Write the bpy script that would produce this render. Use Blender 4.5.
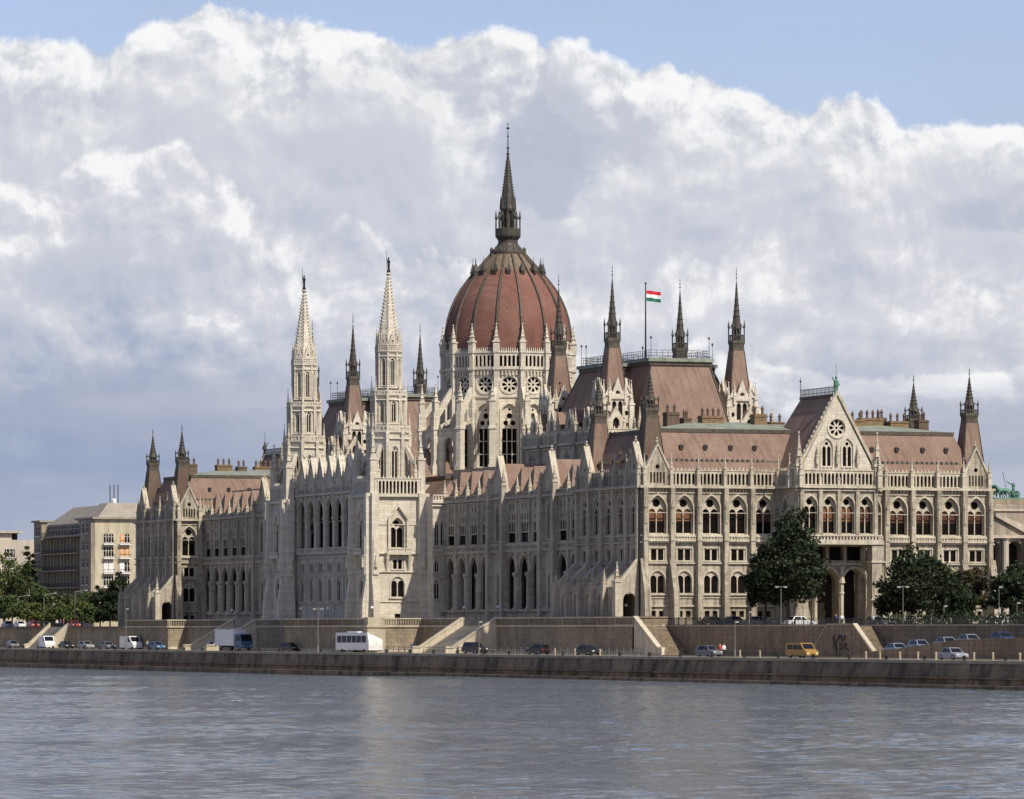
import bpy, bmesh, math, random
from mathutils import Vector, Matrix
from mathutils.geometry import tessellate_polygon
random.seed(7)
for o in list(bpy.data.objects): bpy.data.objects.remove(o)
scene = bpy.context.scene
C = scene.collection
PI = math.pi
rad = math.radians

# ------------------------------------------------------------------ camera
# metres; x = away from the river (east), y = along the river (north), z = 0 at eye height
TH = 0.347842; FPX = 5185.36; XC = 18.661; ZC = 751.636
ca, sa = math.cos(TH), math.sin(TH)
cam_x = -(XC*ca + ZC*sa); cam_y = -(-XC*sa + ZC*ca)
cd = bpy.data.cameras.new('camera'); cam = bpy.data.objects.new('camera', cd); C.objects.link(cam)
cam.location = (cam_x, cam_y, 0); cam.rotation_euler = (PI/2, 0, -TH)
cd.sensor_width = 36; cd.lens = FPX*36/1024
cd.shift_y = (630.83-399.5)/1024
cd.clip_start = 1; cd.clip_end = 60000
scene.camera = cam
def pr(x, y):
    X = XC+ca*x-sa*y; Z = ZC+sa*x+ca*y
    return 512+FPX*X/Z
def yat(px, x):
    t = (px-512)/FPX
    return (XC+ca*x-t*(ZC+sa*x))/(sa+t*ca)
def xat(px, y):
    t = (px-512)/FPX
    return (t*(ZC+ca*y)-XC+sa*y)/(ca-t*sa)

# ------------------------------------------------------------------ sun, sky, exposure
SUN_AZ = rad(20)      # east of south
SUN_EL = rad(47)
sdir = Vector((math.sin(SUN_AZ)*math.cos(SUN_EL), -math.cos(SUN_AZ)*math.cos(SUN_EL), math.sin(SUN_EL)))
sl = bpy.data.lights.new('sun', 'SUN'); so = bpy.data.objects.new('sun', sl); C.objects.link(so)
sl.energy = 4.9; sl.angle = rad(0.6); sl.color = (1.0, 0.93, 0.80)
so.rotation_euler = sdir.to_track_quat('Z', 'Y').to_euler()
scene.view_settings.view_transform = 'Standard'
scene.view_settings.look = 'None'
scene.view_settings.exposure = 0.0
scene.view_settings.gamma = 1.0
scene.view_settings.use_curve_mapping = False

class NT:
    """tiny helper for writing node trees"""
    def __init__(s, tree): s.t = tree; s.n = tree.nodes; s.l = tree.links
    def node(s, typ, ins=None, **kw):
        nd = s.n.new(typ)
        for k, v in kw.items(): setattr(nd, k, v)
        for k, v in (ins or {}).items(): s.set(nd.inputs[k], v)
        return nd
    def set(s, sock, v):
        if isinstance(v, bpy.types.NodeSocket): s.l.new(v, sock)
        else:
            if isinstance(v, (tuple, list)) and sock.type == 'RGBA' and len(v) == 3: v = (*v, 1)
            sock.default_value = v
    def m(s, op, a, b=0.0, c=0.0, clamp=False):
        nd = s.n.new('ShaderNodeMath'); nd.operation = op; nd.use_clamp = clamp
        s.set(nd.inputs[0], a); s.set(nd.inputs[1], b); s.set(nd.inputs[2], c)
        return nd.outputs[0]
    def vm(s, op, a, b=(0, 0, 0)):
        nd = s.n.new('ShaderNodeVectorMath'); nd.operation = op
        s.set(nd.inputs[0], a); s.set(nd.inputs[1], b)
        return nd.outputs['Value'] if op in ('DOT_PRODUCT', 'LENGTH') else nd.outputs[0]
    def noise(s, vec, scale, detail=4, rough=0.5, dist=0.0):
        nd = s.node('ShaderNodeTexNoise', {'Vector': vec, 'Scale': scale, 'Detail': detail, 'Roughness': rough, 'Distortion': dist})
        return nd.outputs['Fac']
    def ramp(s, fac, stops, interp='LINEAR'):
        nd = s.n.new('ShaderNodeValToRGB'); nd.color_ramp.interpolation = interp
        s.set(nd.inputs[0], fac); e = nd.color_ramp.elements
        while len(e) < len(stops): e.new(0.5)
        for el, (p, c) in zip(e, stops):
            el.position = p; el.color = (*c, 1) if len(c) == 3 else c
        return nd.outputs[0]
    def mix(s, fac, a, b, blend='MIX'):
        nd = s.n.new('ShaderNodeMix'); nd.data_type = 'RGBA'; nd.blend_type = blend
        s.set(nd.inputs[0], fac); s.set(nd.inputs[6], a); s.set(nd.inputs[7], b)
        return nd.outputs[2]
    def comb(s, x, y, z=0.0):
        return s.node('ShaderNodeCombineXYZ', {0: x, 1: y, 2: z}).outputs[0]
    def smooth(s, v, a, b, lo=0.0, hi=1.0):
        nd = s.n.new('ShaderNodeMapRange'); nd.interpolation_type = 'SMOOTHSTEP'
        for i, q in enumerate((v, a, b, lo, hi)): s.set(nd.inputs[i], q)
        return nd.outputs[0]

world = bpy.data.worlds.new('World'); scene.world = world; world.use_nodes = True
world.cycles.sampling_method = 'MANUAL'; world.cycles.sample_map_resolution = 256
w = NT(world.node_tree)
for nd in list(w.n): w.n.remove(nd)
wout = w.n.new('ShaderNodeOutputWorld')
sky = w.n.new('ShaderNodeTexSky'); sky.sky_type = 'NISHITA'; sky.sun_disc = False
sky.sun_elevation = SUN_EL; sky.sun_rotation = PI-SUN_AZ
sky.air_density = 1.0; sky.dust_density = 1.0; sky.ozone_density = 2.0
bg_sky = w.node('ShaderNodeBackground', {'Color': w.mix(1.0, sky.outputs[0], (1.09, 1.0, 1.18), 'MULTIPLY'), 'Strength': 0.115})
tc = w.n.new('ShaderNodeTexCoord').outputs['Generated']
dX = w.vm('DOT_PRODUCT', tc, (ca, -sa, 0)); dZ = w.m('MAXIMUM', w.vm('DOT_PRODUCT', tc, (sa, ca, 0)), 0.25)
dV = w.vm('DOT_PRODUCT', tc, (0, 0, 1))
U = w.m('MULTIPLY', w.m('DIVIDE', dX, dZ), 5.185); V = w.m('MULTIPLY', w.m('DIVIDE', dV, dZ), 5.185)
UV = w.comb(U, V, 0.0)
def add_v(vec, off): return w.vm('ADD', vec, off)
warp = w.node('ShaderNodeTexNoise', {'Vector': UV, 'Scale': 6.0, 'Detail': 2.0, 'Roughness': 0.5}, noise_dimensions='2D')
wv = w.vm('SUBTRACT', warp.outputs['Color'], (0.5, 0.5, 0.5))
sc_ = w.n.new('ShaderNodeVectorMath'); sc_.operation = 'SCALE'; w.set(sc_.inputs[0], wv); sc_.inputs['Scale'].default_value = 0.05
PW = w.vm('ADD', UV, sc_.outputs[0])
def n2d(vec, scale, det, rough=0.5):
    return w.node('ShaderNodeTexNoise', {'Vector': vec, 'Scale': scale, 'Detail': det, 'Roughness': rough}, noise_dimensions='2D').outputs['Fac']
def bump2(vec, scale, det=3.0):
    v_ = w.node('ShaderNodeTexVoronoi', {'Vector': vec, 'Scale': scale, 'Detail': det, 'Roughness': 0.5}, feature='F1', voronoi_dimensions='2D', normalize=True).outputs['Distance']
    return w.m('MULTIPLY', v_, v_)
# heaped, cauliflower-like density: rounded cells over a soft fractal
soft = n2d(PW, 7.0, 8.0, 0.56)
puff = bump2(PW, 17.0, 3.0)
n0 = w.m('SUBTRACT', w.m('SUBTRACT', soft, 0.5), w.m('MULTIPLY', w.m('SUBTRACT', puff, 0.2), 0.35))
soft2 = n2d(add_v(PW, (0.010, 0.018, 0)), 7.0, 8.0, 0.56)
fr0 = n2d(PW, 24.0, 7.0, 0.6); fr1 = n2d(add_v(PW, (0.004, 0.007, 0)), 24.0, 7.0, 0.6)
relief = w.m('ADD', w.m('SUBTRACT', soft, soft2), w.m('MULTIPLY', w.m('SUBTRACT', fr0, fr1), 0.17))
fine = w.m('SUBTRACT', n2d(UV, 40.0, 6.0, 0.6), 0.5)
Ux = w.m('ADD', w.m('MULTIPLY', U, 0.48828), 0.5, clamp=True)
def curve(pts):
    fc = w.n.new('ShaderNodeFloatCurve'); cv = fc.mapping.curves[0]
    q = [((p-512)/2048+0.5, (631-y)/1000) for p, y in pts]
    cv.points[0].location = q[0]; cv.points[1].location = q[-1]
    for p in q[1:-1]: cv.points.new(*p)
    fc.mapping.update(); w.set(fc.inputs['Value'], Ux)
    return fc.outputs[0]
def bank(pts, amp, soft_edge, col_stops, rel, bottom=None, fine_amp=0.012):
    """one cumulus bank: its tops follow pts, brightest at the sunlit rim, greyer below"""
    d = w.m('SUBTRACT', curve(pts), V)
    d = w.m('ADD', d, w.m('MULTIPLY', n0, amp)); d = w.m('MULTIPLY_ADD', fine, fine_amp, d)
    mask = w.smooth(d, 0.0, soft_edge)
    if bottom: mask = w.m('MULTIPLY', mask, w.smooth(w.m('ADD', V, w.m('MULTIPLY', soft, 0.06)), (631-bottom[1])/1000+0.03, (631-bottom[0])/1000+0.03))
    t = w.m('ADD', w.m('MULTIPLY', d, 2.5), w.m('MULTIPLY', relief, -rel))
    col = w.ramp(w.m('ADD', t, 0.1), col_stops)
    return mask, col
W_ = (0.90, 0.905, 0.925); w2_ = (0.745, 0.765, 0.80); g1 = (0.59, 0.622, 0.705); g2 = (0.46, 0.512, 0.64); g3 = (0.365, 0.43, 0.58); g4 = (0.29, 0.365, 0.53)
banks = []
banks.append(bank([(0, 40), (60, 44), (118, 44), (150, 22), (230, 6), (300, 4), (380, 30), (425, 54), (480, 44), (560, 42), (640, 62), (700, 62), (750, 76), (790, 106), (860, 112), (930, 124), (1024, 126)],
                  0.105, 0.012, [(0.0, (0.97, 0.97, 0.975)), (0.10, W_), (0.22, w2_), (0.40, g1), (0.70, (0.55, 0.58, 0.68)), (1.0, g2)], 2.7))
banks.append(bank([(0, 90), (60, 95), (150, 60), (230, 62), (300, 90), (340, 75), (400, 80), (440, 100), (520, 140), (620, 130), (700, 120), (790, 150), (860, 160), (930, 150), (1024, 165)],
                  0.20, 0.03, [(-0.0, (0.86, 0.87, 0.89)), (0.10, w2_), (0.28, (0.66, 0.675, 0.745)), (0.55, g1), (1.0, g2)], 2.2))
banks.append(bank([(0, 420), (300, 400), (430, 330), (520, 275), (590, 245), (650, 240), (700, 238), (760, 214), (810, 192), (860, 192), (900, 222), (945, 232), (980, 262), (1024, 275)],
                  0.20, 0.030, [(0.0, (0.93, 0.93, 0.94)), (0.10, (0.82, 0.83, 0.86)), (0.25, (0.70, 0.71, 0.765)), (0.5, g1), (0.9, g2)], 2.4))
banks.append(bank([(0, 170), (50, 168), (82, 150), (104, 138), (125, 146), (150, 162), (178, 158), (205, 178), (245, 190), (290, 204), (340, 208), (390, 244), (440, 270), (520, 310), (640, 350), (1024, 380)],
                  0.12, 0.012, [(0.0, (0.95, 0.95, 0.96)), (0.09, (0.83, 0.84, 0.87)), (0.22, (0.70, 0.71, 0.77)), (0.42, g1), (0.75, g2), (1.0, g3)], 2.6))
# flat grey layer low over the city
Vs = w.comb(w.m('MULTIPLY', U, 1.0), w.m('MULTIPLY', V, 5.0), 2.0)
lowtop = curve([(0, 335), (150, 340), (300, 345), (450, 340), (560, 380), (700, 350), (850, 330), (1024, 320)])
ls = n2d(Vs, 3.0, 6.0, 0.55)
dl = w.m('ADD', w.m('SUBTRACT', lowtop, V), w.m('MULTIPLY', w.m('SUBTRACT', ls, 0.5), 0.25))
lmask = w.m('MULTIPLY', w.smooth(dl, 0.0, 0.10), 0.88)
lcol = w.mix(w.smooth(Ux, 0.25, 0.55), w.ramp(ls, [(0.3, g4), (0.5, (0.36, 0.41, 0.555)), (0.72, (0.47, 0.50, 0.62))]), w.ramp(ls, [(0.3, g3), (0.5, (0.47, 0.50, 0.61)), (0.72, (0.56, 0.58, 0.68))]))
lcol = w.mix(w.smooth(V, 0.0, 0.17, 0.75, 0.0), lcol, (0.43, 0.475, 0.60))
banks.append((lmask, lcol))
def patch(px, py, sx, sy, rot, edge=0.5):
    """soft-edged darker cloud drifting in front"""
    x = w.m('SUBTRACT', U, (px-512)/1000); y = w.m('SUBTRACT', V, (631-py)/1000)
    c_, s_ = math.cos(rot), math.sin(rot)
    a_ = w.m('DIVIDE', w.m('ADD', w.m('MULTIPLY', x, c_), w.m('MULTIPLY', y, s_)), sx/1000); b_ = w.m('DIVIDE', w.m('SUBTRACT', w.m('MULTIPLY', y, c_), w.m('MULTIPLY', x, s_)), sy/1000)
    r = w.m('SQRT', w.m('ADD', w.m('MULTIPLY', a_, a_), w.m('MULTIPLY', b_, b_)))
    r = w.m('ADD', r, w.m('MULTIPLY', n0, -2.6))
    return w.smooth(r, 1.0, 1.0-edge)
dcol = w.ramp(w.m('ADD', soft, w.m('MULTIPLY', relief, -2.0)), [(0.3, g2), (0.5, (0.48, 0.52, 0.64)), (0.7, (0.60, 0.625, 0.705))])
for args, k_ in (((550, 152, 84, 68, -0.5, 0.38), 0.85), ((1005, 212, 74, 28, 0.1, 0.5), 0.8), ((330, 150, 110, 26, 0.0, 0.9), 0.5), ((700, 235, 42, 13, 0.0, 0.7), 0.5), ((110, 275, 120, 34, 0.1, 0.9), 0.5)):
    banks.insert(3, (w.m('MULTIPLY', patch(*args), k_), dcol)) if args[0] in (545, 330) else banks.append((w.m('MULTIPLY', patch(*args), k_), dcol))
ccol = banks[0][1]; cmask = banks[0][0]
for mk, cl in banks[1:]:
    ccol = w.mix(mk, ccol, cl); pass
bg_cloud = w.node('ShaderNodeBackground', {'Color': ccol, 'Strength': 0.97})
# thin veils and broken cloud higher up
veil = w.noise(w.comb(w.m('MULTIPLY', U, 1.0), w.m('MULTIPLY', V, 3.0), 4.0), 1.6, 8, 0.6)
veil = w.smooth(veil, 0.42, 0.75, 0.10, 0.75)
bg_veil = w.node('ShaderNodeBackground', {'Color': (0.62, 0.68, 0.78), 'Strength': 0.62})
mixv = w.node('ShaderNodeMixShader', {0: w.m('MULTIPLY', veil, w.smooth(V, 0.45, 1.4, 0.42, 1.0)), 1: bg_sky.outputs[0], 2: bg_veil.outputs[0]})
mixc = w.node('ShaderNodeMixShader', {0: cmask, 1: mixv.outputs[0], 2: bg_cloud.outputs[0]})
w.l.new(mixc.outputs[0], wout.inputs[0])

# ------------------------------------------------------------------ materials
MATS = {}
def new_mat(name):
    m = bpy.data.materials.new(name); m.use_nodes = True
    t = NT(m.node_tree); b = t.n['Principled BSDF']; MATS[name] = m
    return m, t, b
def setb(t, b, **kw):
    names = {'col': 'Base Color', 'rough': 'Roughness', 'metal': 'Metallic', 'spec': 'Specular IOR Level', 'normal': 'Normal', 'ior': 'IOR'}
    for k, v in kw.items(): t.set(b.inputs[names[k]], v)
def bump(t, h, strength=0.4, dist=0.1):
    return t.node('ShaderNodeBump', {'Height': h, 'Strength': strength, 'Distance': dist}).outputs[0]
def geo(t): return t.n.new('ShaderNodeNewGeometry').outputs['Position']
def stone(name, base, stain, patch, course=0.45, stain_amt=0.55, sfreq=1.6, mort=0.78):
    """ashlar: course lines in the bump, soot streaks that run down, blotches of weathering"""
    m, t, b = new_mat(name); p = geo(t)
    big = t.noise(p, 0.12, 5, 0.6)
    fine = t.noise(p, 2.2, 6, 0.65)
    sx = t.node('ShaderNodeSeparateXYZ', {0: p})
    streak = t.noise(t.comb(t.m('MULTIPLY', sx.outputs[0], sfreq), t.m('MULTIPLY', sx.outputs[1], sfreq), t.m('MULTIPLY', sx.outputs[2], 0.16)), 1.0, 5, 0.62)
    c = t.mix(t.smooth(big, 0.38, 0.66), base, patch)
    c = t.mix(t.m('MULTIPLY', t.smooth(streak, 0.44, 0.68), stain_amt), c, stain)
    blot = t.noise(p, 0.45, 6, 0.7)
    c = t.mix(t.m('MULTIPLY', t.smooth(blot, 0.52, 0.72), stain_amt*0.6), c, stain)
    c = t.mix(t.m('MULTIPLY', t.smooth(fine, 0.40, 0.70), 0.22), c, stain)
    # blocks
    su = t.m('ADD', sx.outputs[0], sx.outputs[1])
    br = t.node('ShaderNodeTexBrick', {'Vector': t.comb(su, sx.outputs[2], 0.0), 'Color1': (0.74, 0.735, 0.72, 1), 'Color2': (1.08, 1.08, 1.08, 1), 'Mortar': (mort, mort, mort, 1), 'Scale': 1.0, 'Mortar Size': 0.025, 'Brick Width': 1.1, 'Row Height': course, 'Mortar Smooth': 0.3})
    c = t.mix(0.6, c, br.outputs[0], 'MULTIPLY')
    setb(t, b, col=c, rough=0.9, spec=0.25, normal=bump(t, t.m('ADD', fine, t.m('MULTIPLY', br.outputs['Fac'], -0.5)), 0.5, 0.12))
    return m
M_white = stone('white_limestone', (0.68, 0.62, 0.50), (0.34, 0.29, 0.22), (0.60, 0.55, 0.45), stain_amt=0.32)
M_hall = stone('river_hall_limestone', (0.60, 0.54, 0.44), (0.28, 0.24, 0.19), (0.50, 0.445, 0.36), stain_amt=0.4)
M_stone = stone('aged_limestone', (0.51, 0.455, 0.35), (0.14, 0.12, 0.09), (0.36, 0.315, 0.24), stain_amt=0.8)
M_river = stone('river_front_limestone', (0.53, 0.465, 0.365), (0.19, 0.163, 0.125), (0.40, 0.35, 0.275), stain_amt=0.6)
M_trim = stone('carved_limestone', (0.60, 0.54, 0.42), (0.24, 0.205, 0.155), (0.50, 0.445, 0.345), course=0.9, stain_amt=0.45)
M_terrace = stone('terrace_masonry', (0.36, 0.295, 0.20), (0.15, 0.12, 0.085), (0.27, 0.22, 0.155), mort=0.45, course=0.6, stain_amt=0.5)
M_coping = stone('terrace_coping', (0.60, 0.53, 0.40), (0.27, 0.23, 0.17), (0.50, 0.44, 0.33), course=1.2, stain_amt=0.3)
M_quay = stone('quay_masonry', (0.34, 0.245, 0.155), (0.075, 0.053, 0.036), (0.22, 0.155, 0.10), course=0.75, stain_amt=0.9, sfreq=0.35, mort=0.45)
M_wallS = stone('embankment_masonry', (0.27, 0.21, 0.145), (0.10, 0.078, 0.055), (0.19, 0.15, 0.105), mort=0.45, course=0.6, stain_amt=0.6)
def tiles(name, base, dark, light, rows=0.33):
    m, t, b = new_mat(name); p = geo(t)
    sx = t.node('ShaderNodeSeparateXYZ', {0: p})
    su = t.m('ADD', sx.outputs[0], sx.outputs[1])
    br = t.node('ShaderNodeTexBrick', {'Vector': t.comb(su, sx.outputs[2], 0.0), 'Color1': (0.78, 0.78, 0.78, 1), 'Color2': (1.1, 1.1, 1.1, 1), 'Mortar': (0.9, 0.9, 0.9, 1), 'Scale': 1.0, 'Mortar Size': 0.02, 'Brick Width': 0.3, 'Row Height': rows})
    big = t.noise(p, 0.25, 6, 0.65); st = t.noise(t.comb(t.m('MULTIPLY', su, 1.4), 0.0, t.m('MULTIPLY', sx.outputs[2], 0.15)), 1.0, 4, 0.6)
    c = t.mix(t.smooth(big, 0.35, 0.7), base, light)
    c = t.mix(t.m('MULTIPLY', t.smooth(st, 0.45, 0.75), 0.6), c, dark)
    c = t.mix(0.5, c, br.outputs[0], 'MULTIPLY')
    setb(t, b, col=c, rough=0.8, spec=0.2, normal=bump(t, br.outputs['Fac'], 0.25, 0.05))
    return m
M_tile = tiles('faded_red_roof_tiles', (0.222, 0.144, 0.107), (0.11, 0.076, 0.058), (0.27, 0.19, 0.145))
M_dometile = tiles('dome_tiles', (0.185, 0.084, 0.063), (0.085, 0.047, 0.038), (0.225, 0.118, 0.09))
M_darktile = tiles('brown_roof_tiles', (0.125, 0.085, 0.062), (0.05, 0.038, 0.03), (0.16, 0.115, 0.085))
def plain(name, col, rough=0.7, var=0.3, scale=1.5, metal=0.0, spec=0.3, dark=None):
    m, t, b = new_mat(name); p = geo(t)
    n = t.noise(p, scale, 6, 0.65)
    d = dark or tuple(v*(1-var) for v in col); h = tuple(min(1, v*(1+var)) for v in col)
    c = t.ramp(n, [(0.3, d), (0.5, col), (0.72, h)])
    setb(t, b, col=c, rough=rough, metal=metal, spec=spec, normal=bump(t, n, 0.25, 0.05))
    return m
M_copper = plain('brown_copper', (0.085, 0.072, 0.052), 0.6, 0.45)
M_spire = plain('dark_patinated_copper', (0.062, 0.055, 0.042), 0.55, 0.45)
M_verdi = plain('green_patinated_copper', (0.20, 0.27, 0.21), 0.7, 0.35)
M_flat = plain('flat_roof_sheeting', (0.22, 0.24, 0.19), 0.7, 0.35, 0.5)
M_statuegreen = plain('verdigris_statue', (0.10, 0.21, 0.155), 0.6, 0.35, 3)
M_black = plain('black_iron', (0.02, 0.02, 0.02), 0.5)
M_glass_and_shade = plain('dark_glass_and_shade', (0.010, 0.008, 0.007), 0.35, 0.5, 0.8, spec=0.02)  # window glass; also the painted shade at the back of the river arcades
M_glass2 = plain('dark_upper_glass', (0.010, 0.008, 0.007), 0.35, 0.5, 0.8, spec=0.02)
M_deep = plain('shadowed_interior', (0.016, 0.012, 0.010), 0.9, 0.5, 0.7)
M_curtain = plain('orange_curtain', (0.17, 0.075, 0.034), 0.8, 0.4, 1.2)
M_rust = plain('red_brown_curtain', (0.085, 0.034, 0.022), 0.8, 0.5, 1.0)
M_blind = plain('grey_blind', (0.10, 0.083, 0.065), 0.8, 0.4, 1.0)
M_brick = plain('ochre_chimney_brick', (0.19, 0.13, 0.072), 0.9, 0.4, 2)
M_asphalt = plain('asphalt', (0.21, 0.168, 0.12), 0.9, 0.3, 0.6)
M_gravel = plain('quay_paving', (0.44, 0.35, 0.235), 0.9, 0.4, 0.8)
M_quaytop = plain('quay_coping_stone', (0.36, 0.30, 0.215), 0.85, 0.3, 0.7)
M_ground = plain('city_ground', (0.10, 0.095, 0.07), 0.95, 0.3, 0.05)
M_paint = plain('white_road_paint', (0.6, 0.58, 0.52), 0.8, 0.2, 2)
M_skin = plain('skin', (0.45, 0.28, 0.2), 0.7, 0.1)

# ------------------------------------------------------------------ mesh builder
class MB:
    def __init__(s, mat=None):
        s.v = []; s.f = []; s.mi = []; s.mats = []; s.cur = 0
        s.o = (0, 0, 0); s.c = 1.0; s.s = 0.0
        if mat: s.mat(mat)
    def mat(s, m):
        if m not in s.mats: s.mats.append(m)
        s.cur = s.mats.index(m); return s
    def frame(s, ox=0, oy=0, a=0, oz=0):
        """local x runs along a wall (to the right seen from outside), local y runs into it"""
        s.o = (ox, oy, oz); s.c = math.cos(a); s.s = math.sin(a); return s
    def P(s, x, y, z):
        s.v.append((s.o[0]+x*s.c-y*s.s, s.o[1]+x*s.s+y*s.c, s.o[2]+z)); return len(s.v)-1
    def F(s, idx, m=None):
        s.f.append(tuple(idx)); s.mi.append(s.cur)
    def poly(s, pts): s.F([s.P(*p) for p in pts])
    def box(s, x0, x1, y0, y1, z0, z1):
        i = [s.P(x, y, z) for z in (z0, z1) for y in (y0, y1) for x in (x0, x1)]
        for q in ((0, 2, 3, 1), (4, 5, 7, 6), (0, 1, 5, 4), (2, 6, 7, 3), (0, 4, 6, 2), (1, 3, 7, 5)): s.F([i[k] for k in q])
    def taper(s, x0, x1, y0, y1, z0, X0, X1, Y0, Y1, z1, cap=True):
        i = [s.P(x, y, z0) for y in (y0, y1) for x in (x0, x1)]+[s.P(x, y, z1) for y in (Y0, Y1) for x in (X0, X1)]
        for q in ((0, 2, 3, 1), (4, 5, 7, 6), (0, 1, 5, 4), (2, 6, 7, 3), (0, 4, 6, 2), (1, 3, 7, 5)): s.F([i[k] for k in q])
    def prism_y(s, pts, y0, y1):
        """polygon in the wall plane (x,z) given thickness from y0 to y1"""
        a = [s.P(x, y0, z) for x, z in pts]; b = [s.P(x, y1, z) for x, z in pts]; n = len(pts)
        s.F(a); s.F(b[::-1])
        for k in range(n): s.F((a[k], b[k], b[(k+1) % n], a[(k+1) % n]))
    def prism_x(s, pts, x0, x1):
        a = [s.P(x0, y, z) for y, z in pts]; b = [s.P(x1, y, z) for y, z in pts]; n = len(pts)
        s.F(a); s.F(b[::-1])
        for k in range(n): s.F((a[k], b[k], b[(k+1) % n], a[(k+1) % n]))
    def prism_z(s, pts, z0, z1):
        a = [s.P(x, y, z0) for x, y in pts]; b = [s.P(x, y, z1) for x, y in pts]; n = len(pts)
        s.F(a[::-1]); s.F(b)
        for k in range(n): s.F((a[k], a[(k+1) % n], b[(k+1) % n], b[k]))
    def lathe(s, prof, n=8, cx=0, cy=0, rot=0, caps=True):
        rings = []
        for r, z in prof:
            if r < 1e-4: rings.append([s.P(cx, cy, z)])
            else: rings.append([s.P(cx+r*math.cos(rot+2*PI*k/n), cy+r*math.sin(rot+2*PI*k/n), z) for k in range(n)])
        for a, b in zip(rings, rings[1:]):
            for k in range(n):
                if len(a) == 1 and len(b) == 1: continue
                if len(a) == 1: s.F((a[0], b[(k+1) % n], b[k]))
                elif len(b) == 1: s.F((a[k], a[(k+1) % n], b[0]))
                else: s.F((a[k], a[(k+1) % n], b[(k+1) % n], b[k]))
        if caps:
            if len(rings[0]) > 1: s.F(rings[0][::-1])
            if len(rings[-1]) > 1: s.F(rings[-1])
    def tube(s, p, q, r0, r1=None, n=6):
        r1 = r0 if r1 is None else r1
        p = Vector(p); q = Vector(q); d = (q-p).normalized()
        u = d.orthogonal().normalized(); v = d.cross(u)
        a = [s.P(*(p+(u*math.cos(2*PI*k/n)+v*math.sin(2*PI*k/n))*r0)) for k in range(n)]
        b = [s.P(*(q+(u*math.cos(2*PI*k/n)+v*math.sin(2*PI*k/n))*r1)) for k in range(n)]
        for k in range(n): s.F((a[k], a[(k+1) % n], b[(k+1) % n], b[k]))
        s.F(a[::-1]); s.F(b)
    def holed(s, outer, holes, y):
        polys = [[Vector((x, z, 0)) for x, z in outer]]+[[Vector((x, z, 0)) for x, z in h] for h in holes]
        idx = [s.P(x, y, z) for pl in [outer]+list(holes) for x, z in pl]
        for tri in tessellate_polygon(polys): s.F([idx[k] for k in tri])
    def rim(s, pl, y0, y1):
        a = [s.P(x, y0, z) for x, z in pl]; b = [s.P(x, y1, z) for x, z in pl]; n = len(pl)
        for k in range(n): s.F((a[k], a[(k+1) % n], b[(k+1) % n], b[k]))
    def wall(s, x0, x1, z0, z1, ops=(), y=0.0):
        """wall face with true openings; each op = (outline, depth)"""
        s.holed([(x0, z0), (x1, z0), (x1, z1), (x0, z1)], [o[0] for o in ops], y)
        for pl, dep in ops: s.rim(pl, y, y+dep)
    def plate(s, outer, holes, y0, y1, side=True):
        s.holed(outer, holes, y0); s.holed(outer, holes, y1)
        for h in holes: s.rim(h, y0, y1)
        if side: s.rim(outer, y0, y1)
    def build(s, name, parent=None, loc=None, rz=0, smooth=False, label=None):
        me = bpy.data.meshes.new(name)
        me.from_pydata(s.v, [], s.f)
        for m in s.mats: me.materials.append(m)
        me.polygons.foreach_set('material_index', s.mi)
        if smooth: me.polygons.foreach_set('use_smooth', [True]*len(s.f))
        me.update()
        o = bpy.data.objects.new(name, me); C.objects.link(o)
        if parent: o.parent = parent
        if loc is not None: o.location = loc
        o.rotation_euler = (0, 0, rz)
        if label: o['label'] = label
        return o
def arch(w, z0, z1, k=0.8, n=6, cx=0.0):
    """outline of a pointed (k>0.5) or round (k=0.5) arched opening, sill z0, crown z1"""
    R = k*w; rise = math.sqrt(max(R*R-(R-w/2)**2, 1e-6)); sp = z1-rise
    pts = [(cx+w/2, z0)]
    a1 = math.acos(max(-1, min(1, (R-w/2)/R)))
    pts += [(cx-(R-w/2)+R*math.cos(a1*t/n)-0.0, sp+R*math.sin(a1*t/n)) for t in range(n)]
    pts += [(cx, z1)]
    pts += [(cx+(R-w/2)-R*math.cos(a1*t/n), sp+R*math.sin(a1*t/n)) for t in range(n-1, -1, -1)]
    pts += [(cx-w/2, z0)]
    out = [pts[0]]
    for p in pts[1:]:
        if abs(p[0]-out[-1][0])+abs(p[1]-out[-1][1]) > 1e-4: out.append(p)
    return out
def rect(w, z0, z1, cx=0.0): return [(cx-w/2, z0), (cx+w/2, z0), (cx+w/2, z1), (cx-w/2, z1)]
def circ(r, cz, cx=0.0, n=14): return [(cx+r*math.cos(2*PI*k/n), cz+r*math.sin(2*PI*k/n)) for k in range(n)]
def ring(mb, inner, outer, y0, y1):
    """moulding between two outlines with the same number of points"""
    n = len(inner)
    a = [mb.P(x, y0, z) for x, z in inner]; b = [mb.P(x, y0, z) for x, z in outer]; d = [mb.P(x, y1, z) for x, z in outer]; e = [mb.P(x, y1, z) for x, z in inner]
    for k in range(n-1):
        mb.F((a[k], b[k], b[k+1], a[k+1])); mb.F((b[k], d[k], d[k+1], b[k+1])); mb.F((e[k], a[k], a[k+1], e[k+1]))
def empty(name, loc, label=None, cat=None, group=None, rz=0):
    o = bpy.data.objects.new(name, None); C.objects.link(o); o.location = loc; o.rotation_euler = (0, 0, rz); o.empty_display_size = 0.5
    if label: o['label'] = label
    if cat: o['category'] = cat
    if group: o['group'] = group
    return o
def tag(o, label=None, cat=None, group=None, kind=None):
    for k, v in (('label', label), ('category', cat), ('group', group), ('kind', kind)):
        if v: o[k] = v
    return o
def inst(src, parent, loc, rz=0, sc=None, label=None):
    c = src.copy(); C.objects.link(c); c.parent = parent; c.location = loc; c.rotation_euler = (0, 0, rz)
    if sc: c.scale = sc
    if label: c['label'] = label
    return c
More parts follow.
